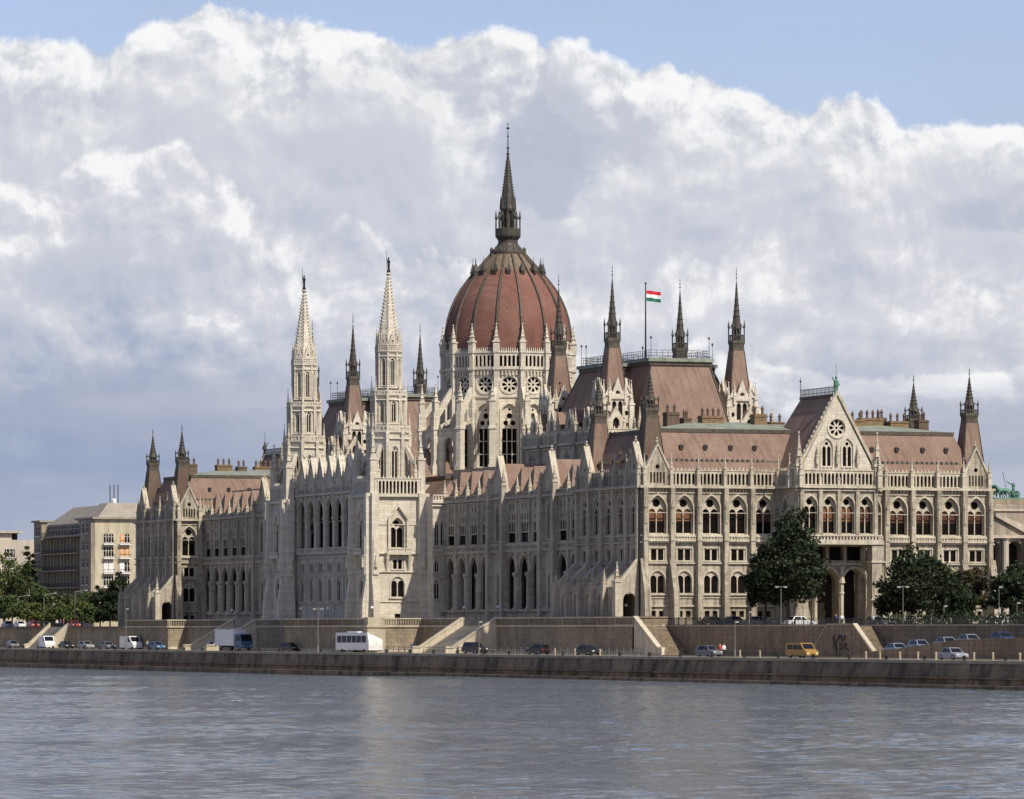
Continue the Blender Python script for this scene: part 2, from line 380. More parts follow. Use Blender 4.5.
# ------------------------------------------------------------------ the parliament
PAR = empty('parliament_building', (0, 0, 0.6),
            'huge white Gothic parliament with red dome, two white openwork towers and many dark spires', 'parliament')
ZB = -0.6   # parts are written in eye-height coordinates; the empty stands on the ground
def part(mb, name, parent=None, label=None, smooth=False, z=0.0, loc=None, rz=0):
    o = mb.build(name, parent or PAR, loc if loc is not None else (0, 0, ZB if parent is None else 0), rz, smooth, label); return o
PROTO = {}
def proto(key, fn):
    """builds a prototype once: list of (mesh object, child list); kept out of the scene, only its copies are linked"""
    if key not in PROTO:
        obs = fn(); PROTO[key] = obs
        for o in obs: C.objects.unlink(o)
    return PROTO[key]
def place(obs, parent, fr, s, z, d=0.0, label=None, sc=None, zb=None):
    """obs[0] is the part, the rest its children"""
    ox, oy, a = fr
    x = ox+s*math.cos(a)-d*math.sin(a); y = oy+s*math.sin(a)+d*math.cos(a)
    zz = z+(ZB if parent is PAR else 0)
    r = inst(obs[0], parent, (x, y, zz), a, sc, label)
    ch = []
    if parent is PAR:
        for c in obs[1:]:
            k = c.copy(); C.objects.link(k); k.parent = r; ch.append(k)
    return r, ch
def setmat(o, m):
    o.material_slots[0].link = 'OBJECT'; o.material_slots[0].material = m

# ---- window kinds (origin at sill centre, wall plane y=0, inwards +y)
def w_gothic(w=2.6, h=5.6, trim=None, hood=0.22, dep=0.5):
    def fn():
        mb = MB(trim or M_trim)
        z_s = h-0.74*w+0.0
        lw = w*0.43; lz = h-0.74*w+0.10
        holes = [arch(lw, 0.12, lz, 0.62, 5, -w*0.245), arch(lw, 0.12, lz, 0.62, 5, w*0.245), circ(w*0.215, h-0.41*w)]
        mb.plate(arch(w, 0, h), holes, dep, dep+0.14, side=False)
        ring(mb, arch(w, 0, h), arch(w+2*hood, 0, h+hood*1.3), -0.16, 0.0)
        mb.box(-w/2-hood-0.1, w/2+hood+0.1, -0.30, 0.0, -0.25, 0.0)
        mb.box(-0.06, 0.06, dep-0.06, dep+0.02, 0.1, lz-0.5)
        f = mb.build('arched_window'); p = MB(M_glass_and_shade); p.poly([(x, dep+0.22, z) for x, z in rect(w, h*0.33, lz+0.02)])
        p.mat(M_glass2); p.poly([(x, dep+0.22, z) for x, z in rect(w, 0, h*0.33)]); zc = lz+0.02; p.poly([(x, dep+0.22, z) for x, z in [(w/2, zc)]+[q for q in arch(w, 0, h) if q[1] > zc]+[(-w/2, zc)]])
        return [f, p.build('pane')]
    return proto(('gothic', w, h, dep, (trim or M_trim).name), fn)
def w_round(w=2.1, h=3.3, trim=None):
    def fn():
        mb = MB(trim or M_trim)
        lw = w*0.42
        mb.plate(arch(w, 0, h, 0.56), [arch(lw, 0.1, h-0.28*w, 0.56, 5, -w*0.25), arch(lw, 0.1, h-0.28*w, 0.56, 5, w*0.25)], 0.16, 0.26, side=False)
        ring(mb, arch(w, 0, h, 0.56), arch(w+0.5, 0, h+0.28, 0.56), -0.12, 0.0)
        mb.box(-w/2-0.35, w/2+0.35, -0.28, 0.0, -0.22, 0.0)
        f = mb.build('round_arched_window'); p = MB(M_glass_and_shade); p.poly([(x, 0.34, z) for x, z in arch(w, 0, h, 0.56)])
        return [f, p.build('pane')]
    return proto(('round', w, h, (trim or M_trim).name), fn)
def w_twin(w=2.3, h=1.8, trim=None, n=2, name='square_window'):
    def fn():
        mb = MB(trim or M_trim)
        lw = (w-0.25*(n+1))/n
        holes = [rect(lw, 0.06, h-0.16, -w/2+0.25+lw/2+k*(lw+0.25)) for k in range(n)]
        mb.plate(rect(w, 0, h), holes, 0.10, 0.20, side=False)
        o = [(w/2, 0), (w/2, h), (-w/2, h), (-w/2, 0)]; q = [(w/2+0.16, 0), (w/2+0.16, h+0.16), (-w/2-0.16, h+0.16), (-w/2-0.16, 0)]
        ring(mb, o, q, -0.08, 0.0)
        mb.box(-w/2-0.25, w/2+0.25, -0.2, 0.0, -0.16, 0.0)
        f = mb.build(name); p = MB(M_glass_and_shade); p.poly([(x, 0.28, z) for x, z in rect(w, 0, h)])
        return [f, p.build('pane')]
    return proto(('twin', w, h, n, (trim or M_trim).name, name), fn)
def w_lancet(w=1.0, h=3.2, trim=None, name='lancet_window', k=0.8):
    def fn():
        mb = MB(trim or M_trim)
        mb.plate(arch(w, 0, h, k), [arch(w*0.30, 0.08, h-w*0.62, k, 3, -w*0.21), arch(w*0.30, 0.08, h-w*0.62, k, 3, w*0.21), circ(w*0.15, h-w*0.42, 0, 8)], 0.1, 0.2, side=False)
        ring(mb, arch(w, 0, h, k), arch(w+0.3, 0, h+0.22, k), -0.12, 0.0)
        mb.box(-w/2-0.2, w/2+0.2, -0.18, 0.0, -0.14, 0.0)
        f = mb.build(name); p = MB(M_glass_and_shade); p.poly([(x, 0.28, z) for x, z in arch(w, 0, h, k)])
        return [f, p.build('pane')]
    return proto(('lancet', w, h, k, (trim or M_trim).name, name), fn)
def w_mullion(w=3.6, h=4.9, trim=None):
    """upper gallery window: rows of narrow lights with blinds, the lowest lights open and dark"""
    def fn():
        mb = MB(trim or M_trim); holes = []
        for k in range(3):
            cx = (k-1)*w/3.15
            if k == 0: holes.append(rect(w*0.94, 0.05, 1.55, 0))
            holes.append(arch(w/3.15-0.34, 1.75, h-1.35, 0.8, 3, cx))
            holes.append(arch(w/3.15-0.62, h-1.1, h-0.15, 0.8, 3, cx))
        mb.plate(rect(w, 0, h), holes, 0.10, 0.20, side=False)
        mb.box(-w/2-0.1, w/2+0.1, -0.25, 0.0, -0.2, 0.0)
        f = mb.build('mullioned_window'); p = MB(M_glass_and_shade)
        p.poly([(x, 0.34, z) for x, z in rect(w, 0, 1.65)]); p.mat(M_blind); p.poly([(x, 0.3, z) for x, z in rect(w, 1.65, h)])
        return [f, p.build('pane')]
    return proto(('mull', w, h), fn)
def w_rose(r=1.2, trim=None, n=8, name='rose_window'):
    def fn():
        mb = MB(trim or M_trim)
        holes = [circ(r*0.16, 0, 0, 8)]
        for k in range(n):
            a = 2*PI*k/n
            pl = [(r*0.30*math.cos(a), r*0.30*math.sin(a))]
            for t, rr in ((-0.30, 0.72), (-0.2, 0.86), (0.0, 0.92), (0.2, 0.86), (0.30, 0.72)): pl.append((r*rr*math.cos(a+t), r*rr*math.sin(a+t)))
            holes.append(pl)
        mb.plate(circ(r, 0, 0, 24), holes, 0.2, 0.36, side=False)
        c1 = circ(r, 0, 0, 24); c2 = circ(r*1.22, 0, 0, 24); ring(mb, c1+c1[:1], c2+c2[:1], -0.15, 0.0)
        f = mb.build(name); p = MB(M_glass_and_shade); p.poly([(x, 0.45, z) for x, z in circ(r, 0, 0, 24)])
        return [f, p.build('pane')]
    return proto(('rose', r, n, (trim or M_trim).name, name), fn)
def pinn_geo(mb, h, wd, x=0, y=0, z=0):
    """square shaft with gablets, crocketed spirelet and knob"""
    a = wd/2
    mb.box(x-a, x+a, y-a, y+a, z, z+h*0.38)
    mb.box(x-a*1.25, x+a*1.25, y-a*1.25, y+a*1.25, z+h*0.36, z+h*0.41)
    for dx, dy in ((1, 0), (-1, 0), (0, 1), (0, -1)):
        mb.taper(x+dx*a*0.8-a*0.55*abs(dy)-0.03, x+dx*a*0.8+a*0.55*abs(dy)+0.03, y+dy*a*0.8-a*0.55*abs(dx)-0.03, y+dy*a*0.8+a*0.55*abs(dx)+0.03, z+h*0.41,
                 x+dx*a*0.8-0.02, x+dx*a*0.8+0.02, y+dy*a*0.8-0.02, y+dy*a*0.8+0.02, z+h*0.53)
    mb.lathe([(a*1.05, z+h*0.41), (a*0.12, z+h*0.95)], 4, x, y, PI/4)
    for k in range(1, 4):
        r = a*1.05*(1-k/4)+a*0.12; zz = z+h*(0.41+0.54*k/4)
        mb.lathe([(r*0.7, zz-0.05), (r*1.5, zz), (r*0.7, zz+0.07)], 4, x, y, PI/4, caps=False)
    mb.lathe([(a*0.1, z+h*0.94), (a*0.38, z+h*0.965), (a*0.1, z+h)], 5, x, y)
def pinnacle(h, wd, m, name='pinnacle'):
    def fn():
        mb = MB(m); pinn_geo(mb, h, wd); return [mb.build(name)]
    return proto(('pin', h, wd, m.name, name), fn)

def pane_look(ch, kind):
    if not ch: return
    if kind == 'curtain': setmat(ch[0], M_curtain)
    elif kind == 'rust': setmat(ch[0], M_rust)
    elif kind == 'deep': setmat(ch[0], M_deep)

def frame_of(mb, fr): mb.frame(fr[0], fr[1], fr[2])

# ---- a bay of the end blocks
def big_bay(mb, tr, fr, s, W, w1=2.75, look=None, ground=True, z1=21.0, low=True, cheap=False, zbot=0.6):
    """one storeyed bay centred on s, W wide; openings are real"""
    ops = []
    H = 5.6
    ops.append((arch(w1, 14.1, 14.1+H, cx=s), 0.74))
    sq = w1*0.88
    ops.append((rect(sq, 10.2, 12.0, s), 0.5))
    if ground: ops.append((arch(w1*0.84, 5.4, 8.7, 0.56, cx=s), 0.52))
    if low:
        for q in (-0.62, 0.62): ops.append((rect(0.75, 2.0, 2.9, s+q), 0.4))
    frame_of(mb, fr); mb.wall(s-W/2, s+W/2, zbot, z1, ops)
    r, ch = place(w_gothic(w1, H), PAR, fr, s, 14.1)
    pane_look(ch, look)
    r, c2 = place(w_twin(sq, 1.8), PAR, fr, s, 10.2)
    if ground:
        r, c3 = place(w_round(w1*0.84, 3.3), PAR, fr, s, 5.4)
        if look == 'rust': pane_look(c3, 'rust')
    if low:
        mb.mat(M_deep)
        for q in (-0.62, 0.62): mb.poly([(x, 0.38, z) for x, z in rect(0.75, 2.0, 2.9, s+q)])
        mb.mat(M_stone)
def courses(mb, fr, s0, s1, zs, dep=0.28):
    frame_of(mb, fr)
    for z, h, d in zs: mb.box(s0, s1, -d, -0.003, z, z+h)
def corbels(mb, fr, s0, s1, z0, z1, d=0.34, pitch=0.52):
    frame_of(mb, fr); n = int((s1-s0)/pitch)
    for k in range(n): x = s0+(k+0.5)*(s1-s0)/n; mb.taper(x-0.12, x+0.12, -0.05, -0.004, z0, x-0.12, x+0.12, -d, -0.004, z1)
BLOCK_COURSES = [(20.75, 0.35, 0.7), (20.0, 0.14, 0.2), (13.75, 0.22, 0.32), (12.75, 0.22, 0.38), (9.75, 0.22, 0.3), (17.1, 0.12, 0.12), (3.5, 0.25, 0.3), (0.6, 0.9, 0.22), (4.75, 0.14, 0.15)]
def balustrade(mb, fr, s0, s1, z0, z1, pitch=0.55, th=0.28, d=0.0, post=0.5):
    """solid rails with small shafts between: real gaps"""
    frame_of(mb, fr)
    y0, y1 = d-th/2, d+th/2
    mb.box(s0, s1, y0-0.06, y1+0.06, z0, z0+0.18); mb.box(s0, s1, y0-0.08, y1+0.08, z1-0.2, z1)
    n = max(2, int(round((s1-s0)/pitch))); g = (s1-s0)/n
    for k in range(n+1):
        x = s0+k*g; h = 0.13
        mb.box(max(s0, x-h), min(s1, x+h), y0, y1, z0+0.18, z1-0.2)
def loggia(mb, fr, s0, s1, z0=21.15, z1=23.3, d=0.15, pitch=0.6, back=True):
    """the pierced attic arcade above the cornice: lancets between shafts, crested top"""
    frame_of(mb, fr)
    n = max(2, int(round((s1-s0)/pitch))); g = (s1-s0)/n
    holes = [arch(g*0.64, z0+0.14, z1-0.34, 0.8, 2, s0+g*(k+0.5)) for k in range(n)]
    mb.plate([(s0, z0), (s1, z0), (s1, z1), (s0, z1)], holes, d, d+0.3)
    mb.box(s0, s1, d-0.10, d+0.40, z1-0.02, z1+0.12)
    if back:
        mb.box(s0, s1, d+0.3, d+0.95, z1-0.25, z1-0.05)
        cm = mb.mats[mb.cur]; mb.mat(M_deep); mb.poly([(s0, d+0.95, z0), (s1, d+0.95, z0), (s1, d+0.95, z1-0.1), (s0, d+0.95, z1-0.1)]); mb.mat(cm)  # near-black sheet painting the shade behind the slits
    m = n*1
    for k in range(m):
        x = s0+(k+0.5)*(s1-s0)/m
        mb.taper(x-0.14, x+0.14, d+0.05, d+0.2, z1+0.12, x-0.02, x+0.02, d+0.1, d+0.14, z1+0.55)
def pier(mb, fr, s, z0, z1, wd=0.8, dep=0.75, steps=True):
    frame_of(mb, fr)
    mb.box(s-wd/2, s+wd/2, -dep, -0.004, z0, z1)
    if steps:
        mb.box(s-wd*0.62, s+wd*0.62, -dep-0.28, -0.005, z0, z0+(z1-z0)*0.30)
        mb.taper(s-wd*0.62, s+wd*0.62, -dep-0.28, -0.006, z0+(z1-z0)*0.30, s-wd*0.5, s+wd*0.5, -dep, -0.006, z0+(z1-z0)*0.36)
        mb.box(s-wd*0.58, s+wd*0.58, -dep-0.1, -0.007, z0+(z1-z0)*0.62, z0+(z1-z0)*0.64)
        # niche canopy
        zc = z0+(z1-z0)*0.86
        mb.box(s-wd*0.3, s+wd*0.3, -dep-0.12, -dep, zc-2.3, zc); mb.taper(s-wd*0.4, s+wd*0.4, -dep-0.2, -dep, zc, s-0.05, s+0.05, -dep-0.1, -dep, zc+1.2)

def gable_geo(mb, fr, s, W, z0, zt, d=0.0, th=0.6, arcade=True):
    """steep stone gable with lancet arcade and quatrefoil, coping and finial"""
    frame_of(mb, fr)
    n = 5; holes = []
    if arcade:
        g = W*0.72/n
        holes = [arch(g*0.55, z0+0.35, z0+2.0, 0.8, 2, s-W*0.36+g*(k+0.5)) for k in range(n)]
        holes.append(circ(W*0.10, z0+0.50*(zt-z0), s, 8))
    zs = z0+2.1 if arcade else z0
    mb.plate([(s-W/2, z0), (s+W/2, z0), (s+W/2, zs+0.004), (s, zt), (s-W/2, zs+0.004)], holes, d, d+th)
    if arcade:
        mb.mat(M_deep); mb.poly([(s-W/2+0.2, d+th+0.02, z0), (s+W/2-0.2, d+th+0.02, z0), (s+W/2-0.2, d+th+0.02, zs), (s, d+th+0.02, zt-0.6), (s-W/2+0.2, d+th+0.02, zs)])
    mb.mat(M_trim)
    for sg in (-1, 1):
        a = (s+sg*(W/2+0.15), zs-0.2); b = (s, zt+0.3)
        mb.prism_y([a, (a[0], a[1]+0.7), (s, zt+0.75), b], d-0.16, d+th+0.16)
    mb.lathe([(0.1, zt+0.5), (0.28, zt+0.95), (0.06, zt+1.1), (0.16, zt+1.3), (0.02, zt+1.6)], 6, s, d+th/2)

# ---- corner spires of the end blocks: tiled square cone, copper gallery, slender spire
def spire_geo(mb, x, y, zc0, hw0, zc1, hw1, zg, zt, tile):
    mb.frame(0, 0, 0)
    mb.mat(tile); mb.taper(x-hw0, x+hw0, y-hw0, y+hw0, zc0, x-hw1, x+hw1, y-hw1, y+hw1, zc1)
    mb.mat(M_copper)
    for sx in (-1, 1):
        for sy in (-1, 1): mb.tube((x+sx*hw0, y+sy*hw0, zc0), (x+sx*hw1, y+sy*hw1, zc1), 0.10, 0.08, 5)
    g = hw1
    mb.box(x-g*1.02, x+g*1.02, y-g*1.02, y+g*1.02, zc1, zc1+(zg-zc1)*0.35)
    mb.taper(x-g*0.96, x+g*0.96, y-g*0.96, y+g*0.96, zc1+(zg-zc1)*0.35, x-g*1.06, x+g*1.06, y-g*1.06, y+g*1.06, zc1+(zg-zc1)*0.7)
    mb.box(x-g*1.12, x+g*1.12, y-g*1.12, y+g*1.12, zc1+(zg-zc1)*0.7, zg)
    mb.mat(M_spire)
    # gallery railing and corner shafts
    r = g*1.02; hr = (zt-zg)*0.09
    for sx in (-1, 1):
        mb.box(x+sx*r-0.05, x+sx*r+0.05, y-r, y+r, zg+hr-0.1, zg+hr); mb.box(x-r, x+r, y+sx*r-0.05, y+sx*r+0.05, zg+hr-0.1, zg+hr)
        for k in range(7):
            t = -r+2*r*k/6
            mb.box(x+sx*r-0.03, x+sx*r+0.03, y+t-0.04, y+t+0.04, zg, zg+hr); mb.box(x+t-0.04, x+t+0.04, y+sx*r-0.03, y+sx*r+0.03, zg, zg+hr)
        for sy in (-1, 1):
            mb.lathe([(0.10, zg), (0.10, zg+hr*2.2), (0.19, zg+hr*2.3), (0.02, zg+hr*3.6)], 5, x+sx*r, y+sy*r)
            mb.tube((x+sx*r, y+sy*r, zg+hr*2.0), (x+sx*g*0.55, y+sy*g*0.55, zg+hr*2.9), 0.06)
    # lantern and spire
    H = zt-zg
    for k in range(8):
        a = PI/8+k*PI/4; mb.box(x+g*0.66*math.cos(a)-0.09, x+g*0.66*math.cos(a)+0.09, y+g*0.66*math.sin(a)-0.09, y+g*0.66*math.sin(a)+0.09, zg, zg+H*0.20)
    mb.lathe([(g*0.45, zg), (g*0.45, zg+H*0.2)], 8, x, y, PI/8)
    mb.lathe([(g*0.76, zg+H*0.17), (g*0.8, zg+H*0.20), (g*0.74, zg+H*0.23), (g*0.66, zg+H*0.30), (g*0.36, zg+H*0.58), (g*0.08, zg+H*0.93)], 8, x, y, PI/8)
    for k in range(4):
        a = k*PI/2
        mb.taper(x+g*0.75*math.cos(a)-0.16, x+g*0.75*math.cos(a)+0.16, y+g*0.75*math.sin(a)-0.16, y+g*0.75*math.sin(a)+0.16, zg+H*0.19, x+g*0.6*math.cos(a)-0.02, x+g*0.6*math.cos(a)+0.02, y+g*0.6*math.sin(a)-0.02, y+g*0.6*math.sin(a)+0.02, zg+H*0.34)
    for k in range(1, 7):
        zz = zg+H*(0.30+0.62*k/7); rr = g*0.66*(1-k/7)+g*0.08
        mb.lathe([(rr, zz-0.05), (rr+0.05, zz), (rr, zz+0.05)], 8, x, y, PI/8, caps=False)
    mb.tube((x, y, zt-H*0.08), (x, y, zt+H*0.16), 0.045, 0.03, 5)
    for q in (0.0, 0.055, 0.11): mb.lathe([(0.02, zt+H*q-0.12), (0.20-q, zt+H*q), (0.02, zt+H*q+0.12)], 6, x, y)
def corner_spire(x, y, zc0, hw0, zc1, hw1, zg, zt, tile, label=None, name='corner_spire'):
    mb = MB(M_spire); spire_geo(mb, 0, 0, zc0, hw0, zc1, hw1, zg, zt, tile)
    return part(mb, name, label=label, loc=(x, y, ZB))

SIDE_W = -PI/2
def end_block(y0, north):
    """56 m wide block; y0 south edge, 27.3 deep"""
    D = 27.3; y1 = y0+D
    S = (0, y0, 0); Wf = (0, y1, SIDE_W)   # west face: s runs from the north corner to the south corner
    mb = MB(M_stone)
    tr = MB(M_trim)
    look_s = ['curtain', 'curtain', None, None, 'rust', None, None, None, 'rust', 'rust', 'rust', 'rust']
    # ---- south face
    pitch = 4.2
    if not north:
        left = [0.5+pitch*(k+0.5) for k in range(5)]; right = [56-q for q in left]
        for i, s in enumerate(left): big_bay(mb, tr, S, s, pitch, look=look_s[i])
        for i, s in enumerate(right[::-1]): big_bay(mb, tr, S, s, pitch, look='rust' if i else None)
        frame_of(mb, S); mb.wall(0, 0.5, 0.6, 21.0); mb.wall(55.5, 56, 0.6, 21.0); mb.wall(21.5, 34.5, 0.6, 21.0)
        courses(tr, S, -0.3, 56.3, BLOCK_COURSES); corbels(tr, S, 0, 56, 20.15, 20.75, 0.45)
        # balustraded sills
        for s in left+right:
            frame_of(tr, S); tr.box(s-1.65, s+1.65, -0.42, -0.39, 13.0, 13.75); balustrade(tr, S, s-1.6, s+1.6, 13.0, 13.85, 0.45, 0.12, -0.48)
        for e in [0.5+pitch*k for k in range(6)]+[56-0.5-pitch*k for k in range(6)]:
            pier(mb, S, e, 0.6, 20.75, 0.66, 0.92)
            place(pinnacle(4.6, 0.52, M_trim), PAR, S, e, 21.1, 0.3-0.55)
        loggia(tr, S, 4.95, 21.3); loggia(tr, S, 34.7, 51.05)
        for s in (0.5+2.1, 56-0.5-2.1): gable_geo(tr.mat(M_stone), S, s, 3.5, 21.1, 26.6, -0.05)
        # corner buttress sloping out at the foot
        for e, wd in ((0.2, 1.0), (4.7, 0.9), (51.3, 0.9), (55.8, 1.0)):
            frame_of(mb, S); mb.prism_x([(-0.7, 0.6), (-2.6, 0.6), (-2.3, 5.8), (-0.7, 10.5)], e-wd/2, e+wd/2)
    else:
        big_bay(mb, tr, S, 2.6, 4.2)
        frame_of(mb, S); mb.wall(0, 0.5, 0.6, 21.0); mb.wall(4.7, 8.0, 0.6, 21.0, [(arch(1.9, 14.1, 19.2, cx=6.3), 0.74), (rect(1.7, 10.2, 12, 6.3), 0.5)]); mb.wall(8, 56, 0.6, 21.0)
        place(w_gothic(1.9, 5.1), PAR, S, 6.3, 14.1); place(w_twin(1.7, 1.8), PAR, S, 6.3, 10.2)
        courses(tr, S, -0.3, 7.6, BLOCK_COURSES)
        for e in (0.5, 4.7, 7.9):
            pier(mb, S, e, 0.6, 20.75, 0.78, 0.62); place(pinnacle(4.6, 0.62, M_trim), PAR, S, e, 21.1, -0.25)
        loggia(tr, S, 4.95, 56)
        gable_geo(tr.mat(M_stone), S, 2.6, 3.5, 21.1, 26.6, -0.05)
        for e, wd in ((0.2, 1.0), (4.9, 1.0)):
            frame_of(mb, S); mb.prism_x([(-0.7, 0.6), (-2.6, 0.6), (-2.3, 5.8), (-0.7, 10.5)], e-wd/2, e+wd/2)
    # ---- west (river) face, in river stone
    mb.mat(M_river)
    cs = [D-2.6-5.05*k for k in range(5)]
    edges = [D-0.08-5.05*k for k in range(6)]
    for s in cs:
        ops = [(arch(2.2, 14.1, 19.7, cx=s), 0.3), (rect(1.9, 10.2, 12.0, s), 0.5)]
        frame_of(mb, Wf); mb.wall(s-2.525, s+2.525, 0.6, 21.0, ops)
        place(w_gothic(2.2, 5.6, M_river, dep=0.06), PAR, Wf, s, 14.1); place(w_twin(1.9, 1.8, M_river), PAR, Wf, s, 10.2)
    frame_of(mb, Wf); mb.wall(0, D-0.08-25.25, 0.6, 21.0); mb.wall(D-0.08, D, 0.6, 21.0)
    t2 = MB(M_river)
    courses(t2, Wf, -0.3, D+0.3, BLOCK_COURSES[:6]); corbels(t2, Wf, 0, D, 20.15, 20.75, 0.45)
    loggia(t2, Wf, 4.6, D-5.2, pitch=0.75)
    for e in edges:
        pier(t2, Wf, min(e, D-0.4), 9.9, 20.75, 0.8, 0.6, steps=False)
        place(pinnacle(4.6, 0.62, M_river), PAR, Wf, min(e, D-0.4), 21.1, -0.2)
    for s in (cs[0], cs[4]): gable_geo(t2.mat(M_river), Wf, s, 4.2, 21.1, 26.8, -0.05)
    # lower storey that flares out to the terrace: arcade, sloping roof with fins
    frame_of(t2.mat(M_river), Wf)
    X = 3.3
    for s in cs:
        t2.wall(s-2.525, s+2.525, 0.6, 6.3, [(arch(1.7, 1.9, 5.4, cx=s), 0.42)], -X)
        place(w_lancet(1.7, 3.5, M_river, 'ground_window'), PAR, Wf, s, 1.9, -X); frame_of(t2, Wf)
        t2.poly([(s-2.525, -X, 6.3), (s+2.525, -X, 6.3), (s+2.525, -0.02, 9.5), (s-2.525, -0.02, 9.5)])
    t2.wall(0, 1.97, 0.6, 6.3, [], -X); t2.poly([(0, -X, 6.3), (1.97, -X, 6.3), (1.97, -0.02, 9.5), (0, -0.02, 9.5)])
    t2.box(0, D, -X-0.15, -X-0.01, 6.15, 6.4); t2.box(0, D, -X-0.2, -X-0.01, 0.6, 1.4)
    for e in edges:
        e = min(e, D-0.45); a = e-0.42; b = e+0.42
        t2.prism_x([(-0.03, 5.5), (-X-0.75, 5.2), (-X-0.7, 6.6), (-0.6, 10.2), (-0.03, 12.6)], a+0.04, b-0.04)
        t2.box(a, b, -X-0.85, -X-0.02, 0.6, 5.8)
        pinn_geo(t2, 3.2, 0.7, e, -X-0.4, 5.7)
    # south return of the flare with its open arch
    frame_of(t2, S)
    t2.plate([(-X, 0.6), (-0.01, 0.6), (-0.01, 9.6), (-X, 6.3)], [arch(2.0, 1.2, 5.6, 0.6, 6, -1.75)], 0.02, 0.6)
    t2.mat(M_trim); t2.prism_y([(-X-0.5, 6.0), (-X-0.5, 6.5), (-0.62, 10.5), (-0.62, 9.9)], -0.05, 0.5)
    pinn_geo(t2.mat(M_trim), 4.6, 0.9, -X-0.35, 0.1, 5.4); t2.box(-X-0.8, -X+0.1, -0.35, 0.55, 0.6, 5.4)
    # other walls
    mb.mat(M_stone); mb.frame(56, y0, PI/2); mb.wall(0, D, 0.6, 21.0); mb.frame(56, y1, PI); mb.wall(0, 56, 0.6, 21.0)
    mb.frame(); mb.box(0.3, 55.7, y0+0.9, y1-0.3, 20.6, 21.0)
    part(mb, 'end_block_wall'); part(tr, 'cornice_and_gables'); part(t2, 'river_front_buttressing')
    # black rain pipe at the corner
    pp = MB(M_black); pp.tube((-0.25, y0-0.25, 0.9), (-0.25, y0-0.25, 20.7), 0.16, n=8); part(pp, 'rain_pipe')
    # ---- mansard roof
    r = MB(M_tile)
    zb, zt = 21.6, 29.3; a, b = 1.1, 4.4
    for m, q in ((M_darktile if not north else M_tile, None),):
        pass
    c0 = [(a, y0+a), (56-a, y0+a), (56-a, y1-a), (a, y1-a)]; c1 = [(b, y0+b), (56-b, y0+b), (56-b, y1-b), (b, y1-b)]
    for k in range(4):
        p, q = c0[k], c0[(k+1) % 4]; P2, Q2 = c1[k], c1[(k+1) % 4]
        r.mat(M_tile); r.poly([(*p, zb), (*q, zb), (*Q2, zt), (*P2, zt)])
    r.mat(M_flat); cx = [(b+9, y0+D/2), (56-b-9, y0+D/2)]
    z2 = zt+1.7
    r.poly([(*c1[0], zt+0.25), (*c1[1], zt+0.25), (*cx[1], z2), (*cx[0], z2)]); r.poly([(*c1[1], zt+0.25), (*c1[2], zt+0.25), (*cx[1], z2)])
    r.poly([(*c1[2], zt+0.25), (*c1[3], zt+0.25), (*cx[0], z2), (*cx[1], z2)]); r.poly([(*c1[3], zt+0.25), (*c1[0], zt+0.25), (*cx[0], z2)])
    r.mat(M_copper)
    for k in range(4):
        p, q = c1[k], c1[(k+1) % 4]
        if k % 2 == 0: r.box(min(p[0], q[0])-0.2, max(p[0], q[0])+0.2, p[1]-0.22, p[1]+0.22, zt-0.25, zt+0.3)
        else: r.box(p[0]-0.22, p[0]+0.22, min(p[1], q[1])+0.23, max(p[1], q[1])-0.23, zt-0.24, zt+0.29)
    # snow guard studs along the slope
    def slope(t, s, side):
        if side == 'S': return (s, y0+a+(b-a)*t, zb+(zt-zb)*t)
        return (a+(b-a)*t, s, zb+(zt-zb)*t)
    ro = part(r, 'mansard_roof')
    g = MB(M_copper)
    s = 5.0
    while s < 51.5:
        if not (20.5 < s < 35.5):
            x, y, z = slope(0.42, s, 'S'); g.box(x-0.12, x+0.12, y-0.16, y+0.1, z, z+0.28)
        s += 0.8
    s = y0+4
    while s < y1-4:
        x, y, z = slope(0.42, s, 'W'); g.box(x-0.28, x+0.1, y-0.15, y+0.15, z, z+0.4); s += 0.9
    g.poly([slope(0.40, 4.0, 'S'), slope(0.40, 52.0, 'S'), slope(0.44, 52.0, 'S'), slope(0.44, 4.0, 'S')][::1])
    g.v = [(x, y-0.01, z+0.01) for x, y, z in g.v]
    part(g, 'snow_guard', ro)['kind'] = 'stuff'
    for s in (7.6, 11.4, 15.4, 19.2, 38.0, 42.0, 46.2, 50.0):
        x, y, z = slope(0.66, s, 'S'); v = MB(M_copper)
        v.box(-0.26, 0.26, -0.4, 0.25, -0.1, 0.42); v.mat(M_black).box(-0.17, 0.17, -0.42, -0.39, 0.0, 0.32); v.mat(M_copper).taper(-0.3, 0.3, -0.48, 0.3, 0.42, -0.05, 0.05, -0.35, 0.4, 0.62)
        v.build('roof_vent', ro, (x, y, z))
    for t0, s in ((0.6, y0+8), (0.6, y0+12), (0.6, y0+16)):
        x, y, z = slope(t0, s, 'W'); v = MB(M_copper); v.box(-0.5, 0.3, -0.3, 0.3, -0.1, 0.5); v.build('roof_vent', ro, (x, y, z))
    # chimneys on the flat
    rng = random.Random(5 if not north else 9)
    spots = [(9.5, 12, 1.9, 2.4), (12.0, 12.5, 1.2, 1.6), (16.2, 13, 3.4, 2.0), (23.5, 12, 2.0, 2.3), (26.4, 12.5, 2.2, 1.2), (39.3, 12, 2.0, 1.7), (42, 13, 3.6, 2.0), (46.5, 13, 3.0, 1.6), (50, 12, 1.6, 1.8), (33.5, 12, 2.2, 1.8), (7.4, 14, 1.2, 2.0), (44.5, 15, 1.4, 2.2)]
    if north: spots = [(6, 10, 1.8, 1.9), (13, 12, 3.0, 1.9), (16.5, 12, 1.8, 1.6), (21.5, 14, 3.6, 1.7), (25, 12, 2.6, 2.0), (30, 12, 2.4, 1.8)]
